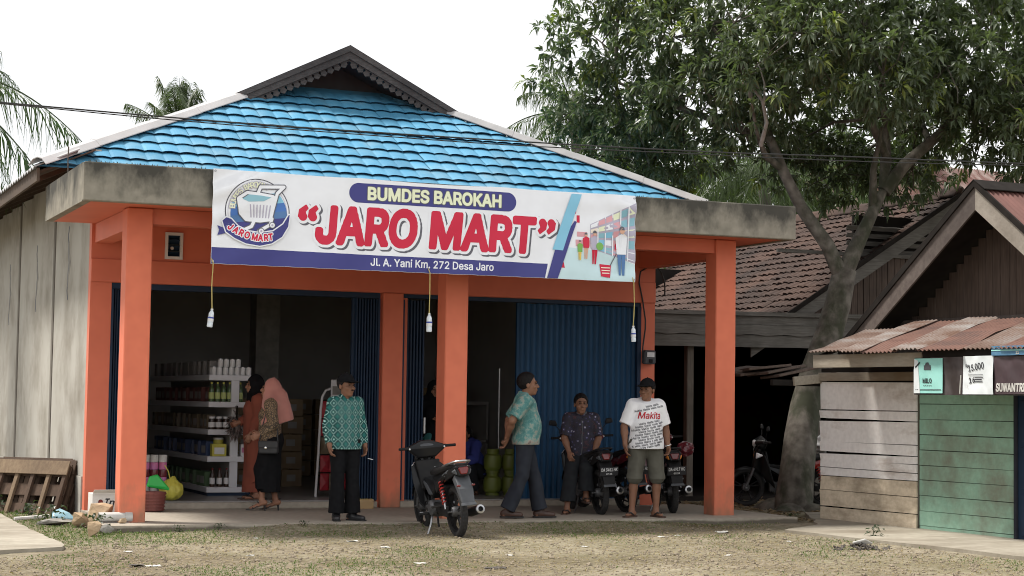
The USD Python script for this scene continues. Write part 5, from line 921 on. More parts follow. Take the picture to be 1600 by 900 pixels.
put('corner_post', box(-.005, .05, -.012, .0, -.12, 1.77), 'post_wood', K); put('inner_frame', cat([box(.05, .09, -3.6, 1.95, -.15, 1.9), box(.09, 4, 1.9, 1.95, -.15, 1.9)]), 'dark_wood', K)
dr = put('door', box(-.02, .03, -2.55, -1.80, -.09, 1.62), 'navy_steel', K); put('door_frame', box(-.05, .03, -1.80, -1.752, -.10, 1.66, .004), 'charcoal_cloth', K)
for k in range(3): put('door_panel', box(-.034, -.021, -2.5, -1.86, .0+k*.54, .48+k*.54, .006), 'navy_steel', dr)
wood('board_pale', (.36, .32, .26), (.28, .245, .195), (.20, .135, .075), (2, .3, 2))
put('eave_board', box(-.86, -.83, -1.1, 1.02, 1.94, 2.105, .004), 'board_pale', K); put('wall_beam', box(-.06, .0, -.0, 2.0, 1.79, 1.90, .004), 'board_pale', K); put('wall_beam', box(-.04, .02, .0, 1.95, 1.905, 1.96, .004), 'dark_wood', K)
put('eave_board', box(-.86, -.83, -3.6, -1.12, 2.03, 2.13, .004), 'dark_wood', K)
for y in (-3.3, -2.2, -1.1, 0, .95): put('awning_rafter', tube([(-.84, y, 2.07), (.35, y, 2.5)], .03, 6), 'dark_wood', K)
for y in (-1.06,): put('awning_post', tube([(-.80, y, -.1), (-.80, y, 2.0)], .025, 8), 'post_wood', K) if False else None
# awning of overlapping corrugated sheets, each with its own age
ua = V(1.28, 0, .45)/math.hypot(1.28, .45)
for i, (y, w, m) in enumerate(((.26, .80, 'zinc_dull'), (-.10, .42, 'zinc'), (-.72, .66, 'rust_brown'), (-1.18, .52, 'zinc'), (-1.86, .74, 'rust_brown'), (-2.52, .72, 'zinc_dull'), (-3.3, .82, 'rust_brown'))):
    l_ = 1.25+RK.uniform(-.05, .05)-(.30 if i == 0 else 0); sheet((-.93+RK.uniform(-.05, .03), y, 2.125+.006*(i % 2)+RK.uniform(0, .01)), (0, 1, 0), ua, w, l_, m, 'awning_sheet', K, seed=30+i) if False else sheet((-.93+RK.uniform(-.05, .03), y+w, 2.125+.008*(i % 2)), (0, -1, 0), ua, w, l_, m, 'awning_sheet', K, seed=30+i)
# gable: bargeboards, recessed plank wall, roof slopes
AP, FL, FR = V(-.98, 4.15), V(1.52, 2.33), V(-3.5, 2.30)
for nm, f_, m_ in (('bargeboard', FL, 'barge_brown'), ('bargeboard', FR, 'barge_pale')):
    wood('barge_brown', (.15, .125, .11), (.10, .08, .072), (.05, .04, .036), (1, 1, 1)); wood('barge_pale', (.40, .36, .31), (.31, .275, .235), (.16, .135, .11), (1, 1, 1))
    e = (AP-f_)/np.linalg.norm(AP-f_); n = V(e[1], -e[0]); n = n if n[1] < 0 else -n
    put(nm, prism(sg.Polygon([f_, AP, AP+V(0, -.30), f_+n*.225]), .03, (.06, 0, 0), (0, 1, 0), (0, 0, 1)), m_, K); put('barge_batten', prism(sg.Polygon([f_-n*.05, AP-V(0, -.06), AP+V(0, -.02), f_+n*.03]), .03, (.035, 0, 0), (0, 1, 0), (0, 0, 1)), 'dark_wood', K)
for f_, m_ in ((FL, 'rust_brown'), (FR, 'rust_red')):
    dv = (f_-AP)/np.linalg.norm(f_-AP)
    for i in range(5): sheet((.05+i*.9, AP[0], AP[1]+.035), (1, 0, 0) if f_ is FR else (1, 0, 0), (0, dv[0], dv[1]), .93, np.linalg.norm(f_-AP)+.1, m_, 'roof_sheet', K, seed=50+i)
put('ridge_sheet', solid_sheet(np.array([[(.03, AP[0]-.2, AP[1]-.06), (.03, AP[0], AP[1]+.07), (.03, AP[0]+.2, AP[1]-.06)], [(4.6, AP[0]-.2, AP[1]-.06), (4.6, AP[0], AP[1]+.07), (4.6, AP[0]+.2, AP[1]-.06)]]), (0, 0, -.01)), 'dark_wood', K)
for f_ in (FL, FR):
    dv = (f_-AP)/np.linalg.norm(f_-AP); l_ = np.linalg.norm(f_-AP)+.05; put('roof_lining', solid_sheet(np.array([[(.10, AP[0], AP[1]-.02), (4.5, AP[0], AP[1]-.02)], [(.10, AP[0]+dv[0]*l_, AP[1]-.02+dv[1]*l_), (4.5, AP[0]+dv[0]*l_, AP[1]-.02+dv[1]*l_)]]), (0, 0, -.02)), 'dark_wood', K)
y = -3.4
while y < 1.4:
    w = RK.uniform(.12, .17); zt = AP[1]-abs(y+w/2-AP[0])*.73-.1
    if zt > 2.4: put('gable_plank', box(.72, .745+RK.uniform(0, .01), y, y+w-.008, 2.3, zt, .003), 'plank_upright', K)
    y += w
put('gable_beam', box(.66, .72, -3.5, 1.4, 2.50, 2.60, .004), 'barge_brown', K); put('gable_rafter', box(.1, .72, -3.4, -3.3, 2.3, 2.4), 'dark_wood', K)
# old shingle eave that sticks out past the far corner
for i in range(5): put('eave_shingle', xf(box(-.32, .30, -.26, .26, -.018, .018, .006), rz=RK.normal(0, .10), rx=RK.normal(0, .05), ry=-.16+RK.normal(0, .04), t=(-.30-.11*i+.0*i, 2.30+.30*i*.5, 1.90+.03*(i % 3))), 'plank_upright', K)
put('eave_board', xf(box(-.42, .5, -.02, .02, -.06, .06, .004), ry=-.10, t=(-.05, 1.98, 1.82)), 'board_pale', K); put('eave_beam', box(-.75, .4, 2.05, 2.12, 1.72, 1.80, .004), 'dark_wood', K)
# posters in the band under the awning
PB = thing('poster_band', 'dark plastic sheet with creases hung under the rusty awning behind the posters', 'plastic sheet', (9.47, -2.13, 0), math.radians(4))
def drape(y0, y1, z0, z1, x, amp, m, name, par, seed=0):
    Y, Z = np.meshgrid(np.linspace(y0, y1, 30), np.linspace(z0, z1, 16), indexing='ij'); Xd = x-amp*(meshkit.fbm(np.stack([Y*5+seed, Z*4, 0*Y], -1), 3, seed)-.5)*2; P = np.stack([Xd, Y, Z], -1); put(name, solid_sheet(P[:, :, :], (.003, 0, 0)), m, par, 40); return lambda y, z: x-amp*(meshkit.fbm(np.stack([np.asarray(y)*5+seed, np.asarray(z)*4, 0*np.asarray(y)], -1), 3, seed)-.5)*2
graph('dark_film', {'t': ('geometry', {}), 'n': ('noise_texture', {'scale': 4., 'detail': 3.}), 'r': ('rgb_ramp', {'ramp': [(.4, (.035, .028, .026)), (.62, (.075, .066, .066))]}), 'p': ('principled_bsdf', {'roughness': .35, 'specular_ior_level': .5})}, [('t.position', 'n.vector'), ('n.fac', 'r.fac'), ('r.color', 'p.base_color')])
drape(-3.5, -.98, 1.605, 2.04, -.862, .012, 'dark_film', 'sheet', PB, 3)
for y0, z0, y1, z1 in ((-1.95, 1.85, -1.98, 1.78), (-1.93, 1.72, -1.97, 1.615), (-1.80, 1.62, -1.82, 1.83)): put('white_streak', tube([(-.885, y0, z0), (-.885, y1, z1)], .008, 5), 'litter_white', PB)
mat('mint_print', (.24, .52, .47), (.28, .56, .51), scale=4, rough=.5); mat('paper_white', (.60, .63, .64), (.52, .56, .57), scale=4, rough=.6); mat('black_print', (.02, .02, .024), rough=.6); mat('plum_film', (.045, .030, .034), (.065, .045, .05), scale=4, rough=.45); mat('sky_print', (.05, .13, .24), (.10, .22, .32), scale=6, rough=.5)
def poster(name, label, y0, y1, z0, z1, x, amp, m, prints, seed):
    t = thing(name, label, 'poster', (9.47, -2.13, 0), math.radians(4)); f_ = drape(y1, y0, z0, z1, x, amp, m, 'sheet', t, seed)
    for nm, pl, mm_ in prints:   # poster coordinates: u to the right, v up, metres
        v, f = flat(pl, .05); yy_, zz_ = y0-v[:, 0], z0+v[:, 1]; put(nm, (np.stack([f_(yy_, zz_)-.004-.0015*(mm_ == 'black_print'), yy_, zz_], 1), f), mm_, t)
tx = lambda s, h, x, y, b=.0, w=None, rot=0: sa.translate(sa.rotate(fitw(letters(s, h, b), 0, w) if w else letters(s, h, b), rot, origin=(0, 0)), x, y)
mug = unary_union([sg.Polygon([(.36, .27), (.50, .27), (.50, .335), (.36, .335)]), sg.Polygon([(.38, .335), (.48, .335), (.45, .375), (.40, .37)])])
poster('poster', 'mint green drink poster with a white edge hanging leftmost under the awning', -1.00, -1.50, 1.625, 2.03, -.885, .008, 'mint_print', [('white_edge', sg.Polygon([(0, 0), (.11, 0), (.07, .38), (0, .40)]), 'paper_white'), ('picture', sa.translate(sa.scale(mug, .85, .85, origin=(.36, .27)), -.18, 0), 'grey_plastic'), ('lettering', tx('MILO', .05, .155, .12, .02, .16), 'black_print'), ('small_print', unary_union([sg.box(.165+.032*i, .085, .185+.032*i, .093) for i in range(5)]+[sg.box(.02, .035, .48, .045)]), 'grey_plastic'), ('corner_mark', unary_union([tx('XXX', .03, .03, .30, 0, None, 35)]) if False else sg.Polygon([(.02, .31), (.11, .37), (.11, .35), (.03, .29)]), 'black_print')], 5)
poster('poster', 'creased white price poster reading 15.000 hanging between two dark sheets', -1.86, -2.36, 1.615, 2.045, -.895, .016, 'paper_white', [('lettering', tx('Rp', .035, .045, .30, 0, None, 8), 'black_print'), ('lettering', tx('15.000', .070, .10, .255, .0, .26, 8), 'black_print'), ('lettering', tx('16', .062, .10, .12, 0, None, 8), 'black_print'), ('small_print', unary_union([sg.box(.20, .185, .34, .195), sg.box(.20, .16, .32, .17), sg.box(.10, .215, .34, .221), sg.box(.20, .135, .33, .145)]), 'black_print')], 9)
poster('poster', 'plum black banner end with bold white lettering at the right end of the awning', -2.36, -3.5, 1.62, 2.03, -.88, .02, 'plum_film', [('lettering', tx('SUWANTRI', .085, .03, .03, .04, .46), 'litter_white')], 13)
poster('poster', 'narrow blue banner strip folded along the top at the right end', -2.34, -3.5, 2.045, 2.15, -.90, .008, 'sky_print', [('stripe', sg.box(.0, .05, 1.1, .062), 'mint_print'), ('small_print', tx('Z1', .03, .39, .012, .03), 'litter_white')], 15)

# ------------------------------------------------------------------ vegetation
def leaf_mat(name, c1, c2, c3, trans=.35, rough=.4):
    return graph(name, {'g': ('geometry', {}), 'n': ('noise_texture', {'scale': .7, 'detail': 2.}), 'ad': ('math', {'math_type': 'multiply_add', 'value2': .75}), 'h': ('math', {'math_type': 'multiply', 'value2': .25}), 'r': ('rgb_ramp', {'ramp': [(.15, c1), (.6, c2), (.93, c2), (.97, c3)]}), 'p': ('principled_bsdf', {'roughness': rough, 'specular_ior_level': .45}), 't': ('translucent_bsdf', {}), 'l': ('mix', {'mix_type': 'multiply', 'fac': 1., 'color2': (1.3, 1.5, .7)}), 'm': ('mix_closure', {'fac': trans})},
        [('g.position', 'n.vector'), ('g.random_per_island', 'ad.value1'), ('n.fac', 'h.value1'), ('h.value', 'ad.value3'), ('ad.value', 'r.fac'), ('r.color', 'p.base_color'), ('r.color', 'l.color1'), ('l.color', 't.color'), ('p.BSDF', 'm.closure1'), ('t.BSDF', 'm.closure2')], 'm.closure')
leaf_mat('mango_leaf', (.08, .105, .058), (.19, .22, .13), (.32, .34, .16), .36, .36); leaf_mat('young_leaf', (.14, .17, .04), (.22, .25, .07), (.30, .28, .10)); leaf_mat('palm_leaf', (.05, .075, .025), (.095, .125, .045), (.22, .20, .08)); leaf_mat('far_leaf', (.028, .045, .018), (.055, .080, .03), (.10, .12, .04))
stained('bark', (.155, .14, .118), (.05, .042, .034), (.030, .034, .018), scale=2.6, streak=(1, 1, .6), amount=(.44, .62), fine=6.5, bump=1.); mat('palm_bark', (.16, .14, .12), (.10, .088, .075), scale=5, rough=.95, stretch=(1, 1, 3)); mat('dead_wood', (.28, .26, .235), (.20, .185, .165), rough=.9)
def leaves(C, Dr, L, W, droop=.35, fold=.25, rg=rng):
    """Folded leaves from points C along directions Dr, as one sheet of triangles."""
    n = len(C); Dr = Dr/np.linalg.norm(Dr, axis=1, keepdims=True); up = np.tile(V(0, 0, 1.), (n, 1))+rg.normal(0, .35, (n, 3)); S_ = np.cross(Dr, up); S_ /= np.linalg.norm(S_, axis=1, keepdims=True)+1e-9; N = np.cross(S_, Dr)
    L, W = np.broadcast_to(L, n)[:, None], np.broadcast_to(W, n)[:, None]; m = C+Dr*L*.5; tip = C+Dr*L-N*L*droop*.6-V(0, 0, 1)*L*droop*.5
    Vv = np.stack([C, m+S_*W*.5+N*W*fold, m-S_*W*.5+N*W*fold, m, tip], 1).reshape(-1, 3); b = (np.arange(n)*5)[:, None, None]
    return Vv, (b+np.array([[0, 3, 1], [0, 2, 3], [1, 3, 4], [3, 2, 4]])[None]).reshape(-1, 3)
def whorls(centres, outs, per, L, W, rg, flush=None):
    n = len(centres); C = np.repeat(centres, per, 0); O = np.repeat(outs, per, 0); d = rg.normal(0, 1, (n*per, 3)); d /= np.linalg.norm(d, axis=1, keepdims=True); d = d*1.0+O*.6+V(0, 0, -.02)
    return leaves(C+d*.02, d, rg.uniform(.5, 1.3, n*per)*L, rg.uniform(.8, 1.2, n*per)*W, .28, .20, rg)
T = thing('mango_tree', 'big mango tree with a leaning lichened trunk and dense crown over the roofs', 'tree')
RT = np.random.default_rng(31)
blobs = [(8.75, 5.6, 7.35, 1.05), (8.72, 6.0, 6.65, .95), (8.75, 6.3, 6.15, .8), (9.2, 5.4, 6.1, .95), (9.35, 4.2, 7.25, 1.2), (9.5, 4.0, 6.3, 1.0), (9.75, 4.6, 5.65, .85), (9.95, 5.6, 5.65, .8), (9.75, 3.0, 7.3, 1.2), (9.7, 2.5, 6.4, .95), (10.05, 3.2, 5.75, .8), (10.0, 1.5, 6.9, 1.1), (11.2, 3.6, 6.4, .95), (11.0, 1.4, 7.15, 1.2), (10.95, .8, 6.25, .9), (12.8, 4.6, 6.15, 1.0), (12.5, 2.0, 7.3, 1.2), (13.0, 2.6, 6.6, 1.05), (13.3, 1.4, 7.2, 1.2), (13.6, 1.4, 6.35, 1.0), (13.8, 2.2, 5.85, .9), (14.2, 4.4, 6.1, 1.0), (13.9, .9, 5.85, .9), (14.6, 2.0, 7.3, 1.2), (12.0, 4.2, 7.3, 1.3), (10.8, 4.6, 7.3, 1.3), (12.2, 1.0, 6.5, .9), (14.6, 1.0, 6.3, 1.0), (9.0, 5.0, 8.4, 1.2), (10.5, 2.2, 8.5, 1.5), (12.5, 2.2, 8.7, 1.6), (14.3, 2.0, 8.5, 1.4), (11.7, 4.4, 5.75, .8), (15.4, 2.6, 6.4, 1.2), (13.2, .4, 5.65, .6), (14.3, 1.6, 5.45, .85), (15.2, 2.4, 5.5, .9), (13.3, 3.4, 5.35, .7), (16.2, 3.0, 6.4, 1.2), (16.0, 3.0, 7.6, 1.3), (9.3, 6.4, 5.6, .8), (9.9, 6.2, 5.25, .7), (12.5, 4.4, 5.3, .8), (13.3, 4.3, 5.25, .7)]
cs, os_ = [], []
for x, y, z, r in blobs:
    n = int(115*r**2); d = RT.normal(0, 1, (n, 3)); d /= np.linalg.norm(d, axis=1, keepdims=True); rr = r*RT.uniform(.45, 1.08, n)[:, None]*(.72+.5*meshkit.noise(d*1.7+x*3)[:, None]); cs.append(V(x, y, z)+d*rr*V(1, 1, .85)); os_.append(d)
cs, os_ = np.vstack(cs), np.vstack(os_); keep = RT.uniform(0, 1, len(cs)) < .14+1.3*meshkit.noise(cs*1.3, 4); cs, os_ = cs[keep], os_[keep]
put('crown', whorls(cs, os_, 16, .175, .055, RT), 'mango_leaf', T, kind='stuff')
yo = (meshkit.noise(cs*.9+3.3, 6) > .66) & (RT.uniform(0, 1, len(cs)) < .22); put('young_leaves', whorls(cs[yo]+os_[yo]*.10, os_[yo], 11, .20, .05, RT), 'young_leaf', T, kind='stuff')
put('trunk', tube([(10.24, 2.05, -.2), (10.27, 2.06, .05), (10.36, 2.12, .5), (10.50, 2.25, 1.0), (10.68, 2.40, 1.45), (10.90, 2.5, 1.95), (11.14, 2.55, 2.45), (11.36, 2.6, 3.0), (11.49, 2.6, 3.55)], (.32, .28, .255, .245, .235, .225, .215, .20, .18), 18), 'bark', T, True)
for q in ([(10.1, 1.9, -.25), (9.78, 1.7, -.10)], [(10.4, 1.9, -.25), (10.75, 1.65, -.08)], [(10.1, 2.3, -.2), (9.85, 2.5, -.1)]): put('root', hull([(*q[0], .30), (q[1][0], q[1][1], q[1][2]-.04, .08)]), 'bark', T, 40)
limbs = [[(11.42, 2.6, 3.45), (11.15, 2.65, 4.0), (10.75, 2.65, 4.5), (10.5, 2.7, 5.0), (10.3, 2.9, 5.6), (10.0, 3.1, 6.4), (9.6, 3.4, 7.3)], [(11.48, 2.6, 3.5), (11.75, 2.55, 4.1), (12.05, 2.6, 4.6), (12.25, 2.6, 4.9)], [(12.2, 2.6, 4.8), (12.6, 2.5, 5.3), (13.05, 2.35, 5.75), (13.5, 2.1, 6.2), (14.2, 1.8, 6.7)], [(12.22, 2.6, 4.85), (12.35, 2.7, 5.4), (12.4, 2.8, 6.0), (12.3, 3.0, 6.9), (12.1, 3.1, 8.0)], [(12.0, 2.6, 4.5), (11.8, 2.3, 5.1), (11.75, 2.0, 5.7)], [(10.5, 2.7, 5.0), (10.1, 2.6, 5.2), (9.85, 2.5, 5.5), (9.7, 2.4, 6.0)], [(10.35, 2.85, 5.5), (9.9, 3.6, 5.9), (9.3, 4.6, 6.3), (8.9, 5.4, 6.7)], [(12.35, 2.7, 5.3), (11.6, 2.2, 6.1), (11.2, 1.8, 6.9), (11.2, 1.7, 7.6)], [(12.9, 2.4, 5.6), (13.2, 3.1, 6.0), (13.9, 3.8, 6.3)]]
for i, q in enumerate(limbs):
    r0_ = (.125, .15, .115, .10, .075, .065, .07, .07, .06)[i]; p = np.array(q, float); p[1:-1] += RT.normal(0, .04, p[1:-1].shape); put('limb', tube(p, np.linspace(r0_, r0_*.32, len(p)), 10), 'bark', T, True)
tw = []
for x, y, z, r in blobs:
    a = min((np.array(q[k], float) for q in limbs for k in range(1, len(q))), key=lambda u: np.linalg.norm(u-V(x, y, z))); m_ = (a+V(x, y, z))/2+RT.normal(0, .12, 3); tw.append(tube([a, m_, (x, y, z)], (.035, .026, .014), 6))
    for k in range(5): d = RT.normal(0, 1, 3); d /= np.linalg.norm(d); tw.append(tube([(x, y, z), V(x, y, z)+d*r*.5+RT.normal(0, .05, 3), V(x, y, z)+d*r*.95], (.014, .010, .005), 5))
put('twigs', cat(tw), 'bark', T, kind='stuff')
put('bare_branch', tube([(9.93, 2.5, 5.35), (9.85, 2.2, 5.65), (9.72, 2.1, 5.95), (9.45, 2.0, 6.15), (9.25, 2.0, 6.18)], (.035, .03, .024, .016, .008), 7), 'dead_wood', T); put('bare_branch', tube([(9.75, 2.1, 5.9), (9.72, 2.05, 6.2), (9.6, 2.0, 6.45)], (.018, .014, .006), 6), 'dead_wood', T)

def palm(label, base, crown, n, L, seed, droop=.8, m='palm_leaf', lean=(0, 0), up=(-.5, 1.3), azs=None):
    t = thing('coconut_palm', label, 'palm tree'); rg = np.random.default_rng(seed); c = V(*crown); b = V(*base)
    s = np.linspace(0, 1, 9)[:, None]; put('trunk', tube(b+(c-b)*s+np.sin(s*PI)*V(.3, .1, 0), np.linspace(.19, .12, 9), 12), 'palm_bark', t, True); put('crown_heart', hull([(*c, .18), (*(c+V(0, 0, .35)), .10)], 1), 'palm_leaf', t)
    for k in range(n):
        az = (azs[k] if azs else 2*PI*k/n+rg.normal(0, .25)); el = up[0]+(up[1]-up[0])*((k*.618) % 1); l = L*rg.uniform(.85, 1.1); o = V(math.cos(az), math.sin(az), 0); u = np.linspace(0, 1, 22)
        R_ = c+(o[None]*(u*math.cos(el))[:, None]+V(0, 0, 1)*(u*math.sin(el)-droop*u**2.2*(1.0-.35*math.sin(el)))[:, None])*l; put('frond_rib', tube(R_, np.linspace(.028, .005, 22), 5), 'palm_leaf', (fr := put('frond', palm_leaflets(R_, l, rg), m, t)))
    return t
def palm_leaflets(R_, l, rg):
    tt = np.gradient(R_, axis=0); tt /= np.linalg.norm(tt, axis=1, keepdims=True); N = 64; u = np.linspace(.10, .995, N); i = u*(len(R_)-1); P = np.stack([np.interp(i, range(len(R_)), R_[:, k]) for k in range(3)], 1); T_ = np.stack([np.interp(i, range(len(R_)), tt[:, k]) for k in range(3)], 1); out = []
    side = np.cross(T_, V(0, 0, 1)); side /= np.linalg.norm(side, axis=1, keepdims=True)+1e-9
    for s in (-1, 1):
        ln = l*.26*np.sin(PI*(.12+.80*u))**.7*rg.uniform(.8, 1.1, N); d = side*s*.75+T_*.55+V(0, 0, -.35)+rg.normal(0, .10, (N, 3)); out.append(leaves(P, d, ln, .024+0*ln, .75, .2, rg))
    return cat(out)
# ------------------------------------------------------------------ palms, far trees, wires
palm('coconut palm at the left edge with long drooping fronds', (-1.8, 10.5, -.1), (-1.75, 10.5, 6.75), 16, 3.1, 2, droop=.7, up=(-.12, 1.1))
palm('coconut palm behind the shop roof, left of the gable', (5.2, 22, -.1), (5.40, 22, 7.55), 20, 1.9, 3, droop=.32, up=(.55, 1.9))
palm('coconut palm behind the right hip of the shop roof', (14.9, 20, -.1), (14.9, 20, 8.6), 14, 2.3, 5, droop=.7, up=(-.3, 1.3))
palm('low coconut palm whose fronds droop behind the tiled house roof', (16.2, 13, -.1), (16.2, 13, 6.5), 15, 3.2, 8, droop=.95, up=(-.35, .8))
palm('tall coconut palm hidden behind the mango crown', (19.0, 15, -.1), (19.0, 15, 7.0), 12, 3.0, 9, droop=.9, up=(-.3, .8))
def bush_tree(label, base, bl, seed, per=100, L=.22, W=.08):
    t = thing('broadleaf_tree', label, 'tree'); rg = np.random.default_rng(seed); c_, o_ = [], []
    for x, y, z, r in bl:
        n = int(per*r*r); d = rg.normal(0, 1, (n, 3)); d /= np.linalg.norm(d, axis=1, keepdims=True); c_.append(V(x, y, z)+d*r*rg.uniform(.5, 1.05, n)[:, None]*(.75+.5*meshkit.noise(d*2+x)[:, None])); o_.append(d)
    put('crown', whorls(np.vstack(c_), np.vstack(o_), 10, L, W, rg), 'far_leaf', t, kind='stuff'); top = max(b[2] for b in bl); put('trunk', tube([base, V(*base)+V(.1, 0, top*.4), (bl[0][0], bl[0][1], bl[0][2])], (.26, .2, .1), 10), 'bark', t, True)
    for x, y, z, r in bl[1:]: put('limb', tube([(bl[0][0], bl[0][1], bl[0][2]-.6), (x, y, z)], (.09, .03), 7), 'bark', t, True)
bush_tree('dense broadleaf tree standing behind the ridge of the tiled house', (18.5, 20, -.1), [(18.0, 20, 5.6, 1.7), (16.4, 19, 5.6, 1.5), (20.3, 20.5, 5.8, 1.7), (15.2, 18.5, 6.6, 1.3), (17.4, 20, 7.4, 1.7), (19.6, 20, 7.4, 1.7), (22.0, 20, 6.2, 1.8)], 41)
bush_tree('dark leafy tree rising behind the rusty red roof at the right edge', (24, 21, -.1), [(23.5, 21, 6.6, 1.8), (25.2, 22, 6.4, 1.8), (26.8, 22, 6.6, 1.8), (24.4, 21, 8.2, 1.8)], 43)
def wire(label, pts, r):
    t = np.linspace(0, 1, 60); p = np.array(pts, float); from scipy.interpolate import PchipInterpolator
    xx_ = np.linspace(p[0, 0], p[-1, 0], 80); q = np.stack([xx_, np.interp(xx_, p[:, 0], p[:, 1]), PchipInterpolator(p[:, 0], p[:, 2])(xx_)], 1); o = put('power_cable', tube(q, r, 6), 'cable_black'); tagp(o, label, 'cable', 'power cables across the front')
wire('black power cable that crosses the whole view, upper one of the pair', [(-14, -4, 4.75), (-6, -4, 4.25), (-1.96, -4, 4.125), (.4, -4, 4.10), (2.44, -4, 4.115), (5.4, -4, 4.165), (7, -4, 4.225), (9.6, -4, 4.31), (18, -4, 4.8)], .008)
wire('thin black power cable that crosses the whole view, lower one of the pair', [(-14, -3.9, 4.74), (-6, -3.9, 4.25), (-1.96, -3.9, 4.13), (.4, -3.9, 4.09), (2.44, -3.9, 4.09), (5.4, -3.9, 4.15), (7, -3.9, 4.19), (9.6, -3.9, 4.30), (18, -3.9, 4.75)], .006)

# ------------------------------------------------------------------ beside the left wall: pallets, rubble, box
wood('pallet_wood', (.27, .20, .13), (.19, .135, .09), (.10, .07, .05), (2, 2, .6)); wood('pallet_dark', (.13, .085, .06), (.085, .058, .042), (.05, .036, .028), (2, 2, .6))
def pallet(label, loc, rz, tilt, dark):
    t = thing('pallet', label, 'pallet', loc, rz); m = 'pallet_dark' if dark else 'pallet_wood'; T_ = lambda b: xf(b, rx=-tilt)
    for i in range(6): x = -1.30+i*.249; put('upright_board', T_(box(x, x+.055, .0, .05, 0, .72, .003)), 'pallet_dark' if i % 2 or dark else 'pallet_wood', t)
    put('top_board', T_(box(-1.32, .02, -.022, -.002, .57, .76, .003)), m, t)
    for z in (.03, .30): put('cross_board', T_(box(-1.31, .01, .053, .073, z, z+.16, .003)), 'pallet_dark', t)
    put('back_board', T_(box(-1.31, .01, .053, .073, .57, .74, .003)), 'pallet_dark', t)
    for i in range(3): x = -1.29+i*.60; put('block', T_(box(x, x+.07, .075, .11, 0, .74, .003)), 'pallet_dark', t)
for i, lab in enumerate(('pale front pallet of the leaning stack beside the concrete side wall', 'second pallet of the leaning stack, just behind the pale front one', 'third dark pallet of the leaning stack by the side wall', 'rearmost pallet of the stack, resting against the side wall')):
    pallet(lab, (-.33+.115*i, 2.62+.10*i, G-.02), -.80+.02*i, .42-.02*i, i > 0)
R9 = np.random.default_rng(77)
for nm, lab, x, y, z, r, sq, m in (('rock', 'big tan broken rock on the rubble at the left column', -.18, .25, .10, .17, (1.25, .9, .85), 'stone_tan'), ('rock', 'small pale pointed rock in the grass before the rubble', -.45, -.95, .0, .10, (.85, .8, 1.1), 'stone_tan'), ('rock', 'grey lump of concrete at the corner of the porch slab', -.27, -.72, -.02, .10, (1.2, .8, .7), 'stone_grey'), ('rock', 'rough brown rubble piece under the big tan rock', -.36, .42, .0, .13, (1, 1, .9), 'stone_tan'), ('rock', 'flat grey slab fragment lying in the weeds by the wall', -.62, .72, -.04, .17, (1.5, .8, .3), 'stone_grey'), ('rock', 'little pinkish stone at the foot of the left column', .02, -.12, .03, .045, (1.2, 1, .8), 'stone_tan')):
    t = put(nm, xf(rock(r, int(abs(x*97+y*31)*3)+1, sq), t=(x, y, z)), m, smooth=False); tagp(t, lab, 'rock')
pp = thing('plastic_pipe', 'short grey plastic pipe end lying on rubble in front of the left column', 'pipe', (-.04, .02, .065), .05)
put('pipe', xf(lathe([(.048, -.19), (.055, -.19), (.055, .19), (.048, .19), (.048, -.19)], 22, 'x')), 'pvc', pp, 40); put('pipe_socket', xf(lathe([(.055, .11), (.061, .11), (.061, .19), (.055, .19)], 22, 'x')), 'pvc', pp, 40)
bk = put('brick', box(-.20, .12, -.06, .06, -.09, .005, .012), 'stone_grey'); tagp(bk, 'grey brick under the short plastic pipe', 'brick')
tb = put('plastic_bag', xf(hull([(0, 0, 0, .03), (.16, .02, .02, .04), (.08, .08, .08, .02), (.22, -.04, -.02, .02), (.02, .05, .05, .03)], 2), t=(-.52, 1.36, -.02)), 'litter_blue'); tagp(tb, 'crumpled pale blue plastic bag in the weeds by the pallets', 'plastic bag')
pi = put('pole', tube([(-.95, 1.62, -.05), (-.52, 1.75, -.03)], .022, 8), 'white_card'); tagp(pi, 'pale thin pole end lying in the grass before the pallets', 'pole')
cb = thing('carton', 'white printed cardboard carton by the orange wall, behind the left column', 'carton', (.22, 2.02, .0), .04)
put('carton_body', box(-.20, .20, -.13, .13, 0, .235, .004), 'white_card', cb); put('flap', xf(box(-.20, .20, -.10, .0, -.002, .002), rx=-.5, t=(0, -.13, .235)), 'white_card', cb); put('lettering', xf(flat(sa.skew(letters('Imp', .10, .0), 15)), rx=PI/2, t=(-.06, -.1325, .07)), 'black_print', cb); put('logo_dot', xf(flat(sg.Point(0, 0).buffer(.03)), rx=PI/2, t=(-.10, -.1325, .13)), 'red_lens', cb)
bs = thing('basket', 'stacked red-brown plastic basket beside the left column inside the porch', 'basket', (.80, 1.95, 0))
put('basket_body', lathe([(0, .01), (.13, .01), (.155, .25), (.148, .25), (.125, .02), (0, .02)], 24), 'red_brown_plastic', bs, 30)
for k in range(6): put('basket_ring', lathe([(.131+.004*k, .02+.04*k), (.142+.004*k, .02+.04*k), (.142+.004*k, .034+.04*k), (.131+.004*k, .034+.04*k), (.131+.004*k, .02+.04*k)], 24), 'red_brown_plastic', bs)
gp = put('plastic_sheet', xf(hull([(-.10, 0, .0, .03), (.10, 0, -.02, .03), (.0, .03, .10, .03), (-.08, .02, .09, .02), (.14, 0, -.05, .02)], 2), t=(.86, 2.05, .33)), 'green_plastic'); tagp(gp, 'bright green plastic wrapper on the basket beside the left column', 'wrapper')
yb = thing('sack', 'tied yellow plastic bag on the shop floor by the left doorway', 'sack', (1.17, 2.62, fz))
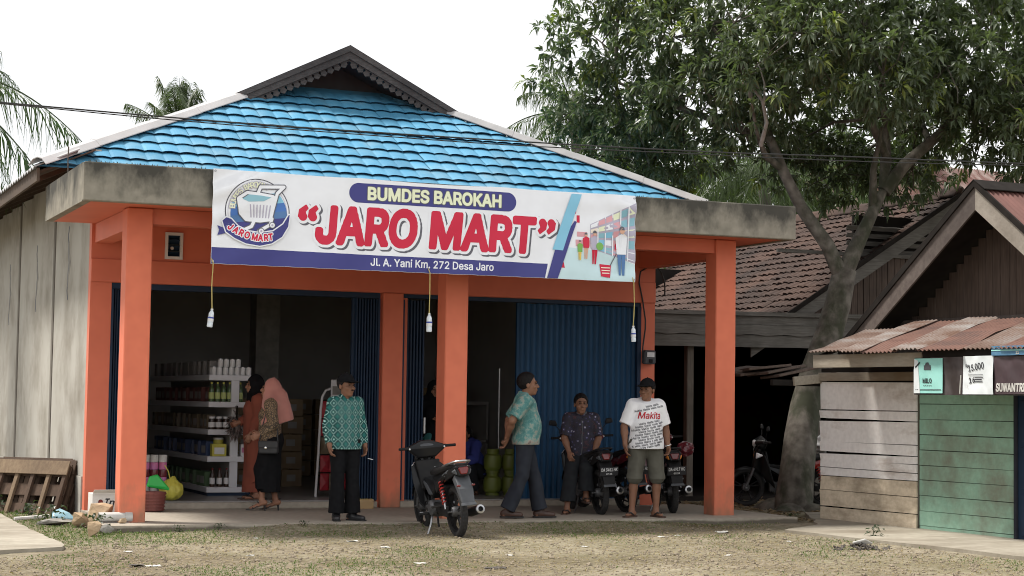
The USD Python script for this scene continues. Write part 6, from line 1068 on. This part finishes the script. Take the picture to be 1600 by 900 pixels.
f = Field((-.25, -.25, -.02), (.25, .25, .5), .012); f.el((0, 0, .13), (.155, .14, .135), k=.03); f.rc((0, 0, .22), (.03, 0, .30), .06, .02, k=.06); f.folds(.02, (14, 14, 9), 4); f.cut((0, 0, .003), (0, 0, -1)); put('bag', f.mesh(), 'yellow_plastic', yb, True); put('tie', tube([(-.02, 0, .28), (-.05, -.02, .38), (-.10, -.02, .46)], .008, 5), 'yellow_plastic', yb)
pk = thing('tissue_pack', 'pink and white pack of tissue rolls stacked inside the left doorway', 'tissue pack', (.99, 2.85, fz))
for k, m in enumerate(('pink_pack', 'litter_white', 'pink_pack', 'maroon_paint', 'pink_pack', 'litter_white')):
    for j in range(3): put('roll', xf(lathe([(0, 0), (.05, 0), (.055, .01), (.055, .085), (.05, .095), (0, .095)], 14), t=(-.12+.115*j, .0, .005+.097*k)), m, pk, 40)
yc = thing('carton', 'small yellowish cardboard carton on the porch behind the batik man', 'carton', (3.62, 2.16, 0), -.05); put('carton_body', box(-.15, .15, -.10, .10, 0, .125, .004), 'card', yc); put('carton_tape', box(-.152, .152, -.02, .02, .02, .127), 'yellow_plastic', yc)

# ------------------------------------------------------------------ shelves and goods inside
GO = thing('shelf_unit', 'white shop shelf unit with its end facing the left doorway', 'shelf', (1.87, 3.6, fz))
for z in (1.585, 1.215, .835, .465, .045): put('shelf_board', box(0, .70 if z > 1.5 else .64, 0, 4.0, z-.0, z+.075, .004), 'shelf_white', GO)
for z0, z1 in ((1.29, 1.585), (.54, .835), (.12, .465)): put('end_post', box(.32, .43, .02, .06, z0, z1), 'shelf_white', GO)
put('spine', box(.34, .40, .06, 3.98, .0, 1.58), 'inside_wall', GO); put('foot', box(.02, .62, .03, 3.97, -.0, .045), 'navy_steel', GO)
def item(name, label, cat_, parts, group, spots, labels=None):
    """One thing with its parts, then a copy for every further spot (x, y, z, turn)."""
    first = thing(name, labels[0] if labels else label, cat_, spots[0][:3], spots[0][3] if len(spots[0]) > 3 else 0, group)
    for nm, m, mm_, sm in parts: put(nm, m, mm_, first, sm)
    for k, s in enumerate(spots[1:]): copy_of(first, s[:3], s[3] if len(s) > 3 else 0, labels[k+1] if labels else None)
zt = fz+1.66
can = lambda body, lid: [('can_body', lathe([(0, 0), (.034, 0), (.037, .006), (.037, .095), (.033, .104), (0, .104)], 16), body, 40), ('can_lid', lathe([(.034, .1045), (.037, .1035), (.037, .112), (.034, .112), (0, .108)], 16), lid, 40)]
item('can', 'small pale can stacked at the front of the white shelf top', 'can', can('white_paint', 'steel'), 'pale cans stacked on the white shelf top', [(1.95+.082*i, 3.68+.01*(i % 2), zt) for i in range(7)]+[(1.95+.082*i, 3.77, zt) for i in range(7)]+[(2.05+.084*i, 3.72, zt+.112) for i in range(4)])
bot = lambda body, label, cap, h=1.: [('bottle_body', lathe(np.array([(0, 0), (.034, 0), (.037, .01), (.037, .15), (.030, .19), (.014, .22), (.013, .262), (0, .262)])*V(1, h), 14), body, 40), ('label', lathe(np.array([(.0378, .04), (.0378, .13)])*V(1, h), 14), label, False), ('bottle_cap', lathe(np.array([(.0145, .245), (.0155, .27), (0, .272)])*V(1, h), 10), cap, False)]
mat('green_glass', (.05, .09, .03), rough=.2, spec=.6); mat('amber_glass', (.025, .012, .007), rough=.2, spec=.6); mat('label_lime', (.42, .48, .18), rough=.6)
item('bottle', 'green bottle with a lime label in the upper shelf by the end post', 'bottle', bot('green_glass', 'label_lime', 'yellow_plastic'), 'lime-labelled bottles on the upper shelf', [(1.93+.085*i, 3.70, fz+1.29) for i in range(4)]+[(2.34, 3.72, fz+1.29)])
item('jar', 'dark jar with a white label on the middle shelf of the white unit', 'jar', [('jar_body', lathe([(0, 0), (.042, 0), (.045, .01), (.045, .12), (.035, .15), (0, .15)], 14), 'amber_glass', 40), ('label', lathe([(.0458, .03), (.0458, .10)], 14), 'white_paint', False), ('lid', lathe([(.038, .148), (.040, .175), (0, .176)], 14), 'white_paint', 40)], 'white-labelled jars on the middle shelf', [(1.94+.10*i, 3.69, fz+.91) for i in range(3)]+[(1.98+.10*i, 3.80, fz+.91) for i in range(3)])
item('bottle', 'dark sauce bottle on the lowest shelf of the white unit', 'bottle', bot('amber_glass', 'white_paint', 'red_lens', .95), 'dark bottles on the lowest shelf', [(1.97+.10*i, 3.70, fz+.12) for i in range(4)])
o = thing('biscuit_box', 'pale yellow printed box on the lower shelf of the white unit', 'box', (2.05, 3.72, fz+.54)); put('box_body', box(-.10, .10, -.06, .06, 0, .17, .003), 'yellow_plastic', o); put('box_label', box(-.07, .07, -.0625, -.0605, .03, .12), 'white_paint', o)
o = thing('biscuit_box', 'small white box right of the shelf end post', 'box', (2.40, 3.72, fz+.54)); put('box_body', box(-.045, .045, -.05, .05, 0, .17, .003), 'white_paint', o); put('box_label', box(-.03, .03, -.0525, -.0505, .05, .12), 'pink_pack', o)
o = thing('tin', 'yellow cylinder tin standing behind the yellow box on the shelf', 'tin', (2.08, 3.86, fz+.54)); put('tin_body', lathe([(0, 0), (.07, 0), (.07, .24), (0, .24)], 18), 'yellow_plastic', o, 40); put('lid', lathe([(.072, .225), (.072, .25), (0, .252)], 18), 'white_paint', o, 40)
RG = np.random.default_rng(55)
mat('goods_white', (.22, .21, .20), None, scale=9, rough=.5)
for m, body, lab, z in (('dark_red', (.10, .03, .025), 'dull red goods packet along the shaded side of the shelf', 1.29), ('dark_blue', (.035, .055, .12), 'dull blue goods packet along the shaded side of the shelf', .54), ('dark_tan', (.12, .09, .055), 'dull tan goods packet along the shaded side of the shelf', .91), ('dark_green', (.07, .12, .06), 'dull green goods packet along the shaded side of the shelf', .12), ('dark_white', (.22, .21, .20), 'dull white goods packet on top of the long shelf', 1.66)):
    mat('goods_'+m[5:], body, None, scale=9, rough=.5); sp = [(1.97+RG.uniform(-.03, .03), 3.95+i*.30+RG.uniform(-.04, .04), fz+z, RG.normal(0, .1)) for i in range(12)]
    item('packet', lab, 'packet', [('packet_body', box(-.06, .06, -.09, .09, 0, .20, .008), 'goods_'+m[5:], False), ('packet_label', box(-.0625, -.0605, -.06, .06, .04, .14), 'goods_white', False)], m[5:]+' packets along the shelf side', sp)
dz = thing('duster_bunch', 'bunch of dark feathery dusters hanging at the shelf end', 'duster', (2.245, 3.50, fz+1.14))
fe = []
for k in range(150): d = RG.normal(0, 1, 3); d[2] -= .6; d /= np.linalg.norm(d); fe.append((d*RG.uniform(.02, .06)+V(0, 0, -.16+RG.uniform(-.08, .10)), d))
mat('feather', (.09, .065, .06), (.20, .17, .16), scale=14, rough=.9); v, ff = leaves(np.array([a for a, _ in fe]), np.array([b for _, b in fe]), .12, .03, .4, .2, RG); put('feathers', (v, ff), 'feather', dz, kind='stuff'); put('hook', tube([(0, 0, .09), (0, .05, .10), (0, .10, .08)], .006, 6), 'steel', dz); put('handle', tube([(0, 0, .10), (0, 0, -.2)], .012, 8), 'dark_wood', dz)
rk = thing('display_rack', 'white tube display rack hung with red snack packets inside the left doorway', 'rack', (3.36, 3.2, fz))
put('rack_frame', tube([(-.06, 0, 0), (-.03, 0, .6), (-.01, 0, 1.2), (.01, 0, 1.38), (.06, 0, 1.47), (.16, .02, 1.5), (.55, .05, 1.5)], .017, 10), 'white_paint', rk); put('rack_frame', tube([(.6, .05, 0), (.6, .05, 1.5)], .017, 10), 'white_paint', rk)
put('rack_sign', box(.13, .36, -.015, .0, 1.38, 1.62, .003), 'white_paint', rk); put('sign_picture', box(.15, .34, -.018, -.0155, 1.41, 1.53), 'stone_grey', rk); put('rack_sign', box(.365, .56, -.012, .003, 1.36, 1.62, .003), 'red_paint', rk)
mat('packet_red', (.30, .02, .03), (.20, .014, .02), scale=12, rough=.4)
for i in range(5):
    for j in range(4): x, z = .07+j*.135, .10+i*.25; put('packet', xf(hull([(-.06, 0, 0, .012), (.06, 0, 0, .012), (-.06, 0, .21, .012), (.06, 0, .21, .012), (0, -.03, .10, .02)], 1), rz=RG.normal(0, .2), t=(x, .01, z)), ('packet_red', 'packet_red', 'goods_tan', 'packet_red')[(i+j*2) % 4], rk, 40)
    put('rack_bar', tube([(-.02, .03, .33+i*.25), (.6, .05, .33+i*.25)], .005, 6), 'satin_black', rk)
# gas bottles, wall shelf and pole in the right-hand shop
gas = [('bottle_body', lathe([(0, 0), (.09, 0), (.125, .03), (.132, .06), (.132, .17), (.12, .22), (.07, .25), (0, .255)], 24), 'gas_green', 40), ('foot_ring', lathe([(.095, -.0), (.10, .0), (.10, -.035), (.095, -.035)], 20), 'gas_green', False), ('collar', lathe([(.085, .235), (.09, .31), (.084, .31), (.08, .24)], 20), 'gas_green', 40), ('valve', lathe([(0, .25), (.015, .25), (.015, .29), (0, .29)], 10), 'steel', 40)]
item('gas_bottle', 'small yellow-green gas bottle in the two-high stack inside the right doorway', 'gas bottle', gas, 'gas bottles stacked in the right doorway', [(5.98, 3.3, fz+.036), (6.26, 3.3, fz+.036), (5.98, 3.3, fz+.355), (6.26, 3.3, fz+.355)], ['lower left yellow-green gas bottle of the stack inside the right doorway', 'lower right yellow-green gas bottle of the stack inside the right doorway', 'upper left yellow-green gas bottle of the stack inside the right doorway', 'upper right yellow-green gas bottle of the stack inside the right doorway'])
ws = thing('wall_shelf', 'grey wall shelf with cartons deep in the right doorway', 'shelf', (6.2, 8.2, fz)); put('shelf_board', box(0, 1.7, 0, .45, 1.28, 1.34), 'inside_wall', ws); put('shelf_board', box(0, 1.7, 0, .45, .62, .67), 'inside_wall', ws)
for x in (0, .83, 1.66): put('shelf_post', box(x, x+.04, 0, .45, 0, 1.28), 'inside_wall', ws)
item('carton', 'dull brown carton on the grey wall shelf', 'carton', [('carton_body', box(-.14, .14, -.12, .12, 0, .22, .004), 'card', False), ('carton_tape', box(-.142, .142, -.02, .02, .01, .222), 'white_card', False)], 'cartons on the grey wall shelf', [(6.45, 8.4, fz+1.345), (6.80, 8.42, fz+1.345, .1), (7.3, 8.4, fz+1.345), (6.5, 8.4, fz+.675), (6.9, 8.4, fz+.675), (7.4, 8.4, fz+.675, -.1)])
po = put('pole', tube([(6.52, 4.4, fz), (6.52, 4.4, 1.95)], .016, 8), 'steel'); tagp(po, 'thin upright metal pole inside the right doorway', 'pole')
stacks = [(3.05+.36*(i % 3)+.03*((i//3) % 2), 6.2+.05*(i % 2), fz+.27*(i//3), .05*((i*7) % 5-2)) for i in range(15)]+[(4.6+.40*(i % 4), 9.8, fz+.27*(i//4), .04*((i*5) % 5-2)) for i in range(20)]
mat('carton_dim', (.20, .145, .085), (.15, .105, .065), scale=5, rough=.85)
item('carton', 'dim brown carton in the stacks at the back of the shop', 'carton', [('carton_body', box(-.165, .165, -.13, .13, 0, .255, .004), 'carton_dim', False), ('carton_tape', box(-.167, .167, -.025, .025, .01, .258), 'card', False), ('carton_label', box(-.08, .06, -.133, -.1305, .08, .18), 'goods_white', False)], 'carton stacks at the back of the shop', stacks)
# sack strapped on the motorcycle behind the tree, red cloth on the one by the column
f = Field((-.3, -.3, -.1), (.3, .3, .4), .012); f.el((0, 0, .08), (.17, .24, .15), k=.03); f.el((.02, -.12, .14), (.12, .13, .10), k=.05); f.folds(.03, (9, 9, 9), 6)
sk = thing('sack', 'bulging pale sack strapped on the motorcycle behind the tree', 'sack', (11.3, 2.74, G+.86), -1.19); put('sack_body', f.mesh(), 'dirty_white', sk, True); put('strap', tube([(0, .02+.235*math.cos(a), .08+.155*math.sin(a)) for a in np.linspace(0, 2*PI, 17)], .008, 5), 'black_leather', sk)
f = Field((-.2, -.2, -.15), (.2, .2, .2), .01); f.el((0, 0, 0), (.10, .12, .09), k=.03); f.folds(.04, (13, 13, 13), 9); hc = put('cloth_bundle', xf(f.mesh(), t=(7.72, .70, .86)), 'maroon_paint', smooth=True); tagp(hc, 'small red bundle on the seat of the motorcycle by the column', 'bundle')

# ------------------------------------------------------------------ ground cover, litter
RV = np.random.default_rng(91)
def scatter(n, x0, x1, y0, y1, dens):
    x, y = RV.uniform(x0, x1, n), RV.uniform(y0, y1, n); k = RV.uniform(0, 1, n) < dens(x, y); x, y = x[k], y[k]
    blocked = ((x > -.28) & (x < 8.75) & (y > -.53)) | ((x < -.98) & (y > -3.2)) | ((x > 7.75) & (y > -1.0+(x-8.6)*.9) & (x < 9.4) & False) | ((x > 7.72+.1*(y+2)) & (x > 7.9) & (y < -1.4+(x-7.7)*1.1)); x, y = x[~blocked], y[~blocked]
    return x, y, ground_z(x, y)
def grass_d(x, y):
    P = np.stack([x*.8, y*.8, 0*x], -1); nz = meshkit.fbm(P, 4, 12); edge = np.exp(-((y+.65)/.35)**2)*.5+np.exp(-((x+.3)/.8)**2)*(y > -2.2)*1.3+np.exp(-((y+1.9)/.5)**2)*(x < 1.5)*.5
    return np.clip((nz-.50)*3.2, .0, .8)+edge*.8
x, y, z = scatter(90000, -1.6, 10.5, -7.5, 3.5, grass_d); n = len(x); d = np.stack([RV.normal(0, .55, n), RV.normal(0, .55, n), np.ones(n)], 1)
leaf_mat('grass_blade', (.075, .115, .025), (.14, .18, .055), (.30, .27, .12), .3, .7); leaf_mat('dry_blade', (.26, .20, .10), (.36, .29, .16), (.46, .40, .26), .2, .8)
hgt = RV.uniform(.02, .055, n)*(1+.4*((x < 1) & (y > -1.6)))
o = put('grass', leaves(np.stack([x, y, z-.004], 1), d, hgt, .010, .5, .1, RV), 'grass_blade', kind='stuff'); tagp(o, 'short green grass patches on the gravel yard and along the slab', 'grass')
x, y, z = scatter(34000, -2.2, 10, -7.5, 0, lambda x, y: .35+.5*meshkit.noise(np.stack([x*1.3, y*1.3, 0*x], -1), 5)); n = len(x); d = np.stack([RV.normal(0, 1.5, n), RV.normal(0, 1.5, n), np.full(n, .5)], 1)
o = put('dry_grass', leaves(np.stack([x, y, z-.002], 1), d, RV.uniform(.02, .055, n), .009, .3, .1, RV), 'dry_blade', kind='stuff'); tagp(o, 'dry straw-coloured grass lying over the gravel yard', 'dry grass')
x, y, z = scatter(21000, -2.6, 10.5, -7.5, .6, lambda x, y: .3+.7*meshkit.noise(np.stack([x*.9, y*.9, 0*x], -1), 15)); n = len(x); r = RV.uniform(.006, .019, n)*np.where(RV.uniform(0, 1, n) < .05, 1.9, 1); ico = trimesh.creation.icosahedron(); bv = np.asarray(ico.vertices)
vv = (bv[None]*RV.uniform(.6, 1.25, (n, 12, 1)))*(r[:, None]*np.stack([np.ones(n), RV.uniform(.7, 1.1, n), np.full(n, .6)], 1))[:, None]+np.stack([x, y, z+r*.2], 1)[:, None]
graph('pebble', {'g': ('geometry', {}), 'r': ('rgb_ramp', {'ramp': [(0, (.20, .165, .12)), (.5, (.36, .31, .235)), (.9, (.48, .44, .37)), (1, (.64, .62, .58))]}), 'p': ('principled_bsdf', {'roughness': .9, 'specular_ior_level': .2})}, [('g.random_per_island', 'r.fac'), ('r.color', 'p.base_color')])
o = put('gravel', (vv.reshape(-1, 3), (np.asarray(ico.faces)[None]+12*np.arange(n)[:, None, None]).reshape(-1, 3)), 'pebble', kind='stuff'); tagp(o, 'loose pebbles and grit over the yard', 'gravel')
# broad-leaved weeds at the rubble and along the slab
def weed(label, x, y, s, seed):
    rg = np.random.default_rng(seed); t = thing('weed', label, 'weed', (x, y, float(ground_z(x, y)))); n = 34; C = np.stack([rg.normal(0, .06*s, n), rg.normal(0, .06*s, n), rg.uniform(.01, .16*s, n)], 1); d = np.stack([rg.normal(0, 1, n), rg.normal(0, 1, n), rg.uniform(.1, .9, n)], 1); put('leaves', leaves(C, d, rg.uniform(.05, .10, n)*s, .035*s, .4, .2, rg), 'far_leaf', t, kind='stuff'); put('stem', tube([(0, 0, -.01), (.01, 0, .09*s), (.0, .01, .17*s)], .004, 5), 'far_leaf', t)
for i, (x, y, s, lab) in enumerate(((-.30, -.50, 1.2, 'leafy green weed before the porch corner rubble'), (-.62, .95, 1.4, 'bushy weed between the rubble and the pallets'), (-.75, 1.9, 1.2, 'weed at the foot of the front pallet'), (.55, -.66, .5, 'small weed at the slab edge right of the left column'), (1.0, -.66, .5, 'low weed growing from the slab edge below the basket'), (2.0, -.66, .4, 'tiny weed at the slab edge below the pink headscarf woman'), (-.9, 3.4, 1.3, 'grassy weed tuft at the left end of the pallets'), (8.15, -3.1, .8, 'small weed on the edge of the kiosk pavement'), (8.75, -.35, .7, 'weed at the right end of the porch slab'))): weed(lab, x, y, s, 200+i)
def scrap(name, label, cat_, x, y, s, m, group=None, seed=0):
    rg = np.random.default_rng(seed); X, Y = np.meshgrid(np.linspace(-1, 1, 6), np.linspace(-.6, .6, 5), indexing='ij'); Z = .35*(meshkit.fbm(np.stack([X*1.6+seed, Y*1.6, 0*X], -1), 3, seed)-.35); P = np.stack([X*(1+.2*Z), Y+.3*Z, Z], -1)*s; o = put(name, xf(solid_sheet(P, (0, 0, .003)), rz=rg.uniform(0, 6), t=(x, y, float(ground_z(x, y))+s*.06)), m, smooth=True); tagp(o, label, cat_, group)
for i, (x, y, s) in enumerate(((2.11, -2.15, .06), (2.19, -3.03, .06), (1.91, -4.85, .055), (5.75, -2.43, .06), (6.08, -2.2, .05), (-.56, -4.6, .07), (-.45, -2.9, .05), (4.3, -3.4, .045), (3.1, -4.2, .04), (.6, -3.6, .04), (5.2, -4.9, .05), (6.9, -3.3, .04), (1.2, -1.6, .04))): scrap('paper_scrap', 'small crumpled pale paper scrap on the gravel yard', 'paper scrap', x, y, s, 'litter_white', 'paper scraps on the gravel yard', i+1)
scrap('paper_scrap', 'larger crumpled white paper on the gravel before the right column', 'paper scrap', 6.85, -1.85, .11, 'litter_white', None, 40); scrap('leaf_litter', 'curled dark dead leaf on the gravel at the lower middle', 'dead leaf', 2.45, -5.4, .10, 'char', None, 41); scrap('leaf_litter', 'curled dark dead leaf beside a paper scrap at lower left', 'dead leaf', -.70, -4.55, .10, 'char', None, 42)
ash = thing('ash_heap', 'little heap of burnt rubbish with a white wrapper before the kiosk pavement', 'rubbish heap', (7.07, -4.45, float(ground_z(7.07, -4.45)))); pc = []
for k in range(60): a, q = RV.uniform(0, 2*PI), abs(RV.normal(0, .14)); pc.append(xf(box(-.03, .03, -.012, .012, -.006, .006), rz=RV.uniform(0, 6), rx=RV.normal(0, .5), ry=RV.normal(0, .4), t=(1.35*q*math.cos(a), q*math.sin(a), .05*math.exp(-(q/.12)**2)+.008)))
put('burnt_bits', cat(pc), 'char', ash, kind='stuff'); put('wrapper', xf(hull([(-.10, 0, 0, .012), (.10, .02, 0, .014), (.02, -.03, .03, .012), (.13, .0, -.01, .008)], 1), t=(.02, .0, .075)), 'litter_white', ash)
# fallen leaves under the mango tree
x, y = RV.uniform(8.8, 12, 900), RV.uniform(-.5, 4.2, 900); x, y = x[(x < 9.3) | (y > .9)], y[(x < 9.3) | (y > .9)]; n = len(x); d = np.stack([RV.normal(0, 1, n), RV.normal(0, 1, n), np.full(n, .06)], 1); mat('dead_leaf', (.13, .085, .045), (.21, .16, .09), scale=2, rough=.9, world=True)
o = put('fallen_leaves', leaves(np.stack([x, y, ground_z(x, y)+.008], 1), d, .13, .045, .1, .3, RV), 'dead_leaf', kind='stuff'); tagp(o, 'brown fallen leaves lying in the shade under the mango tree', 'fallen leaves')
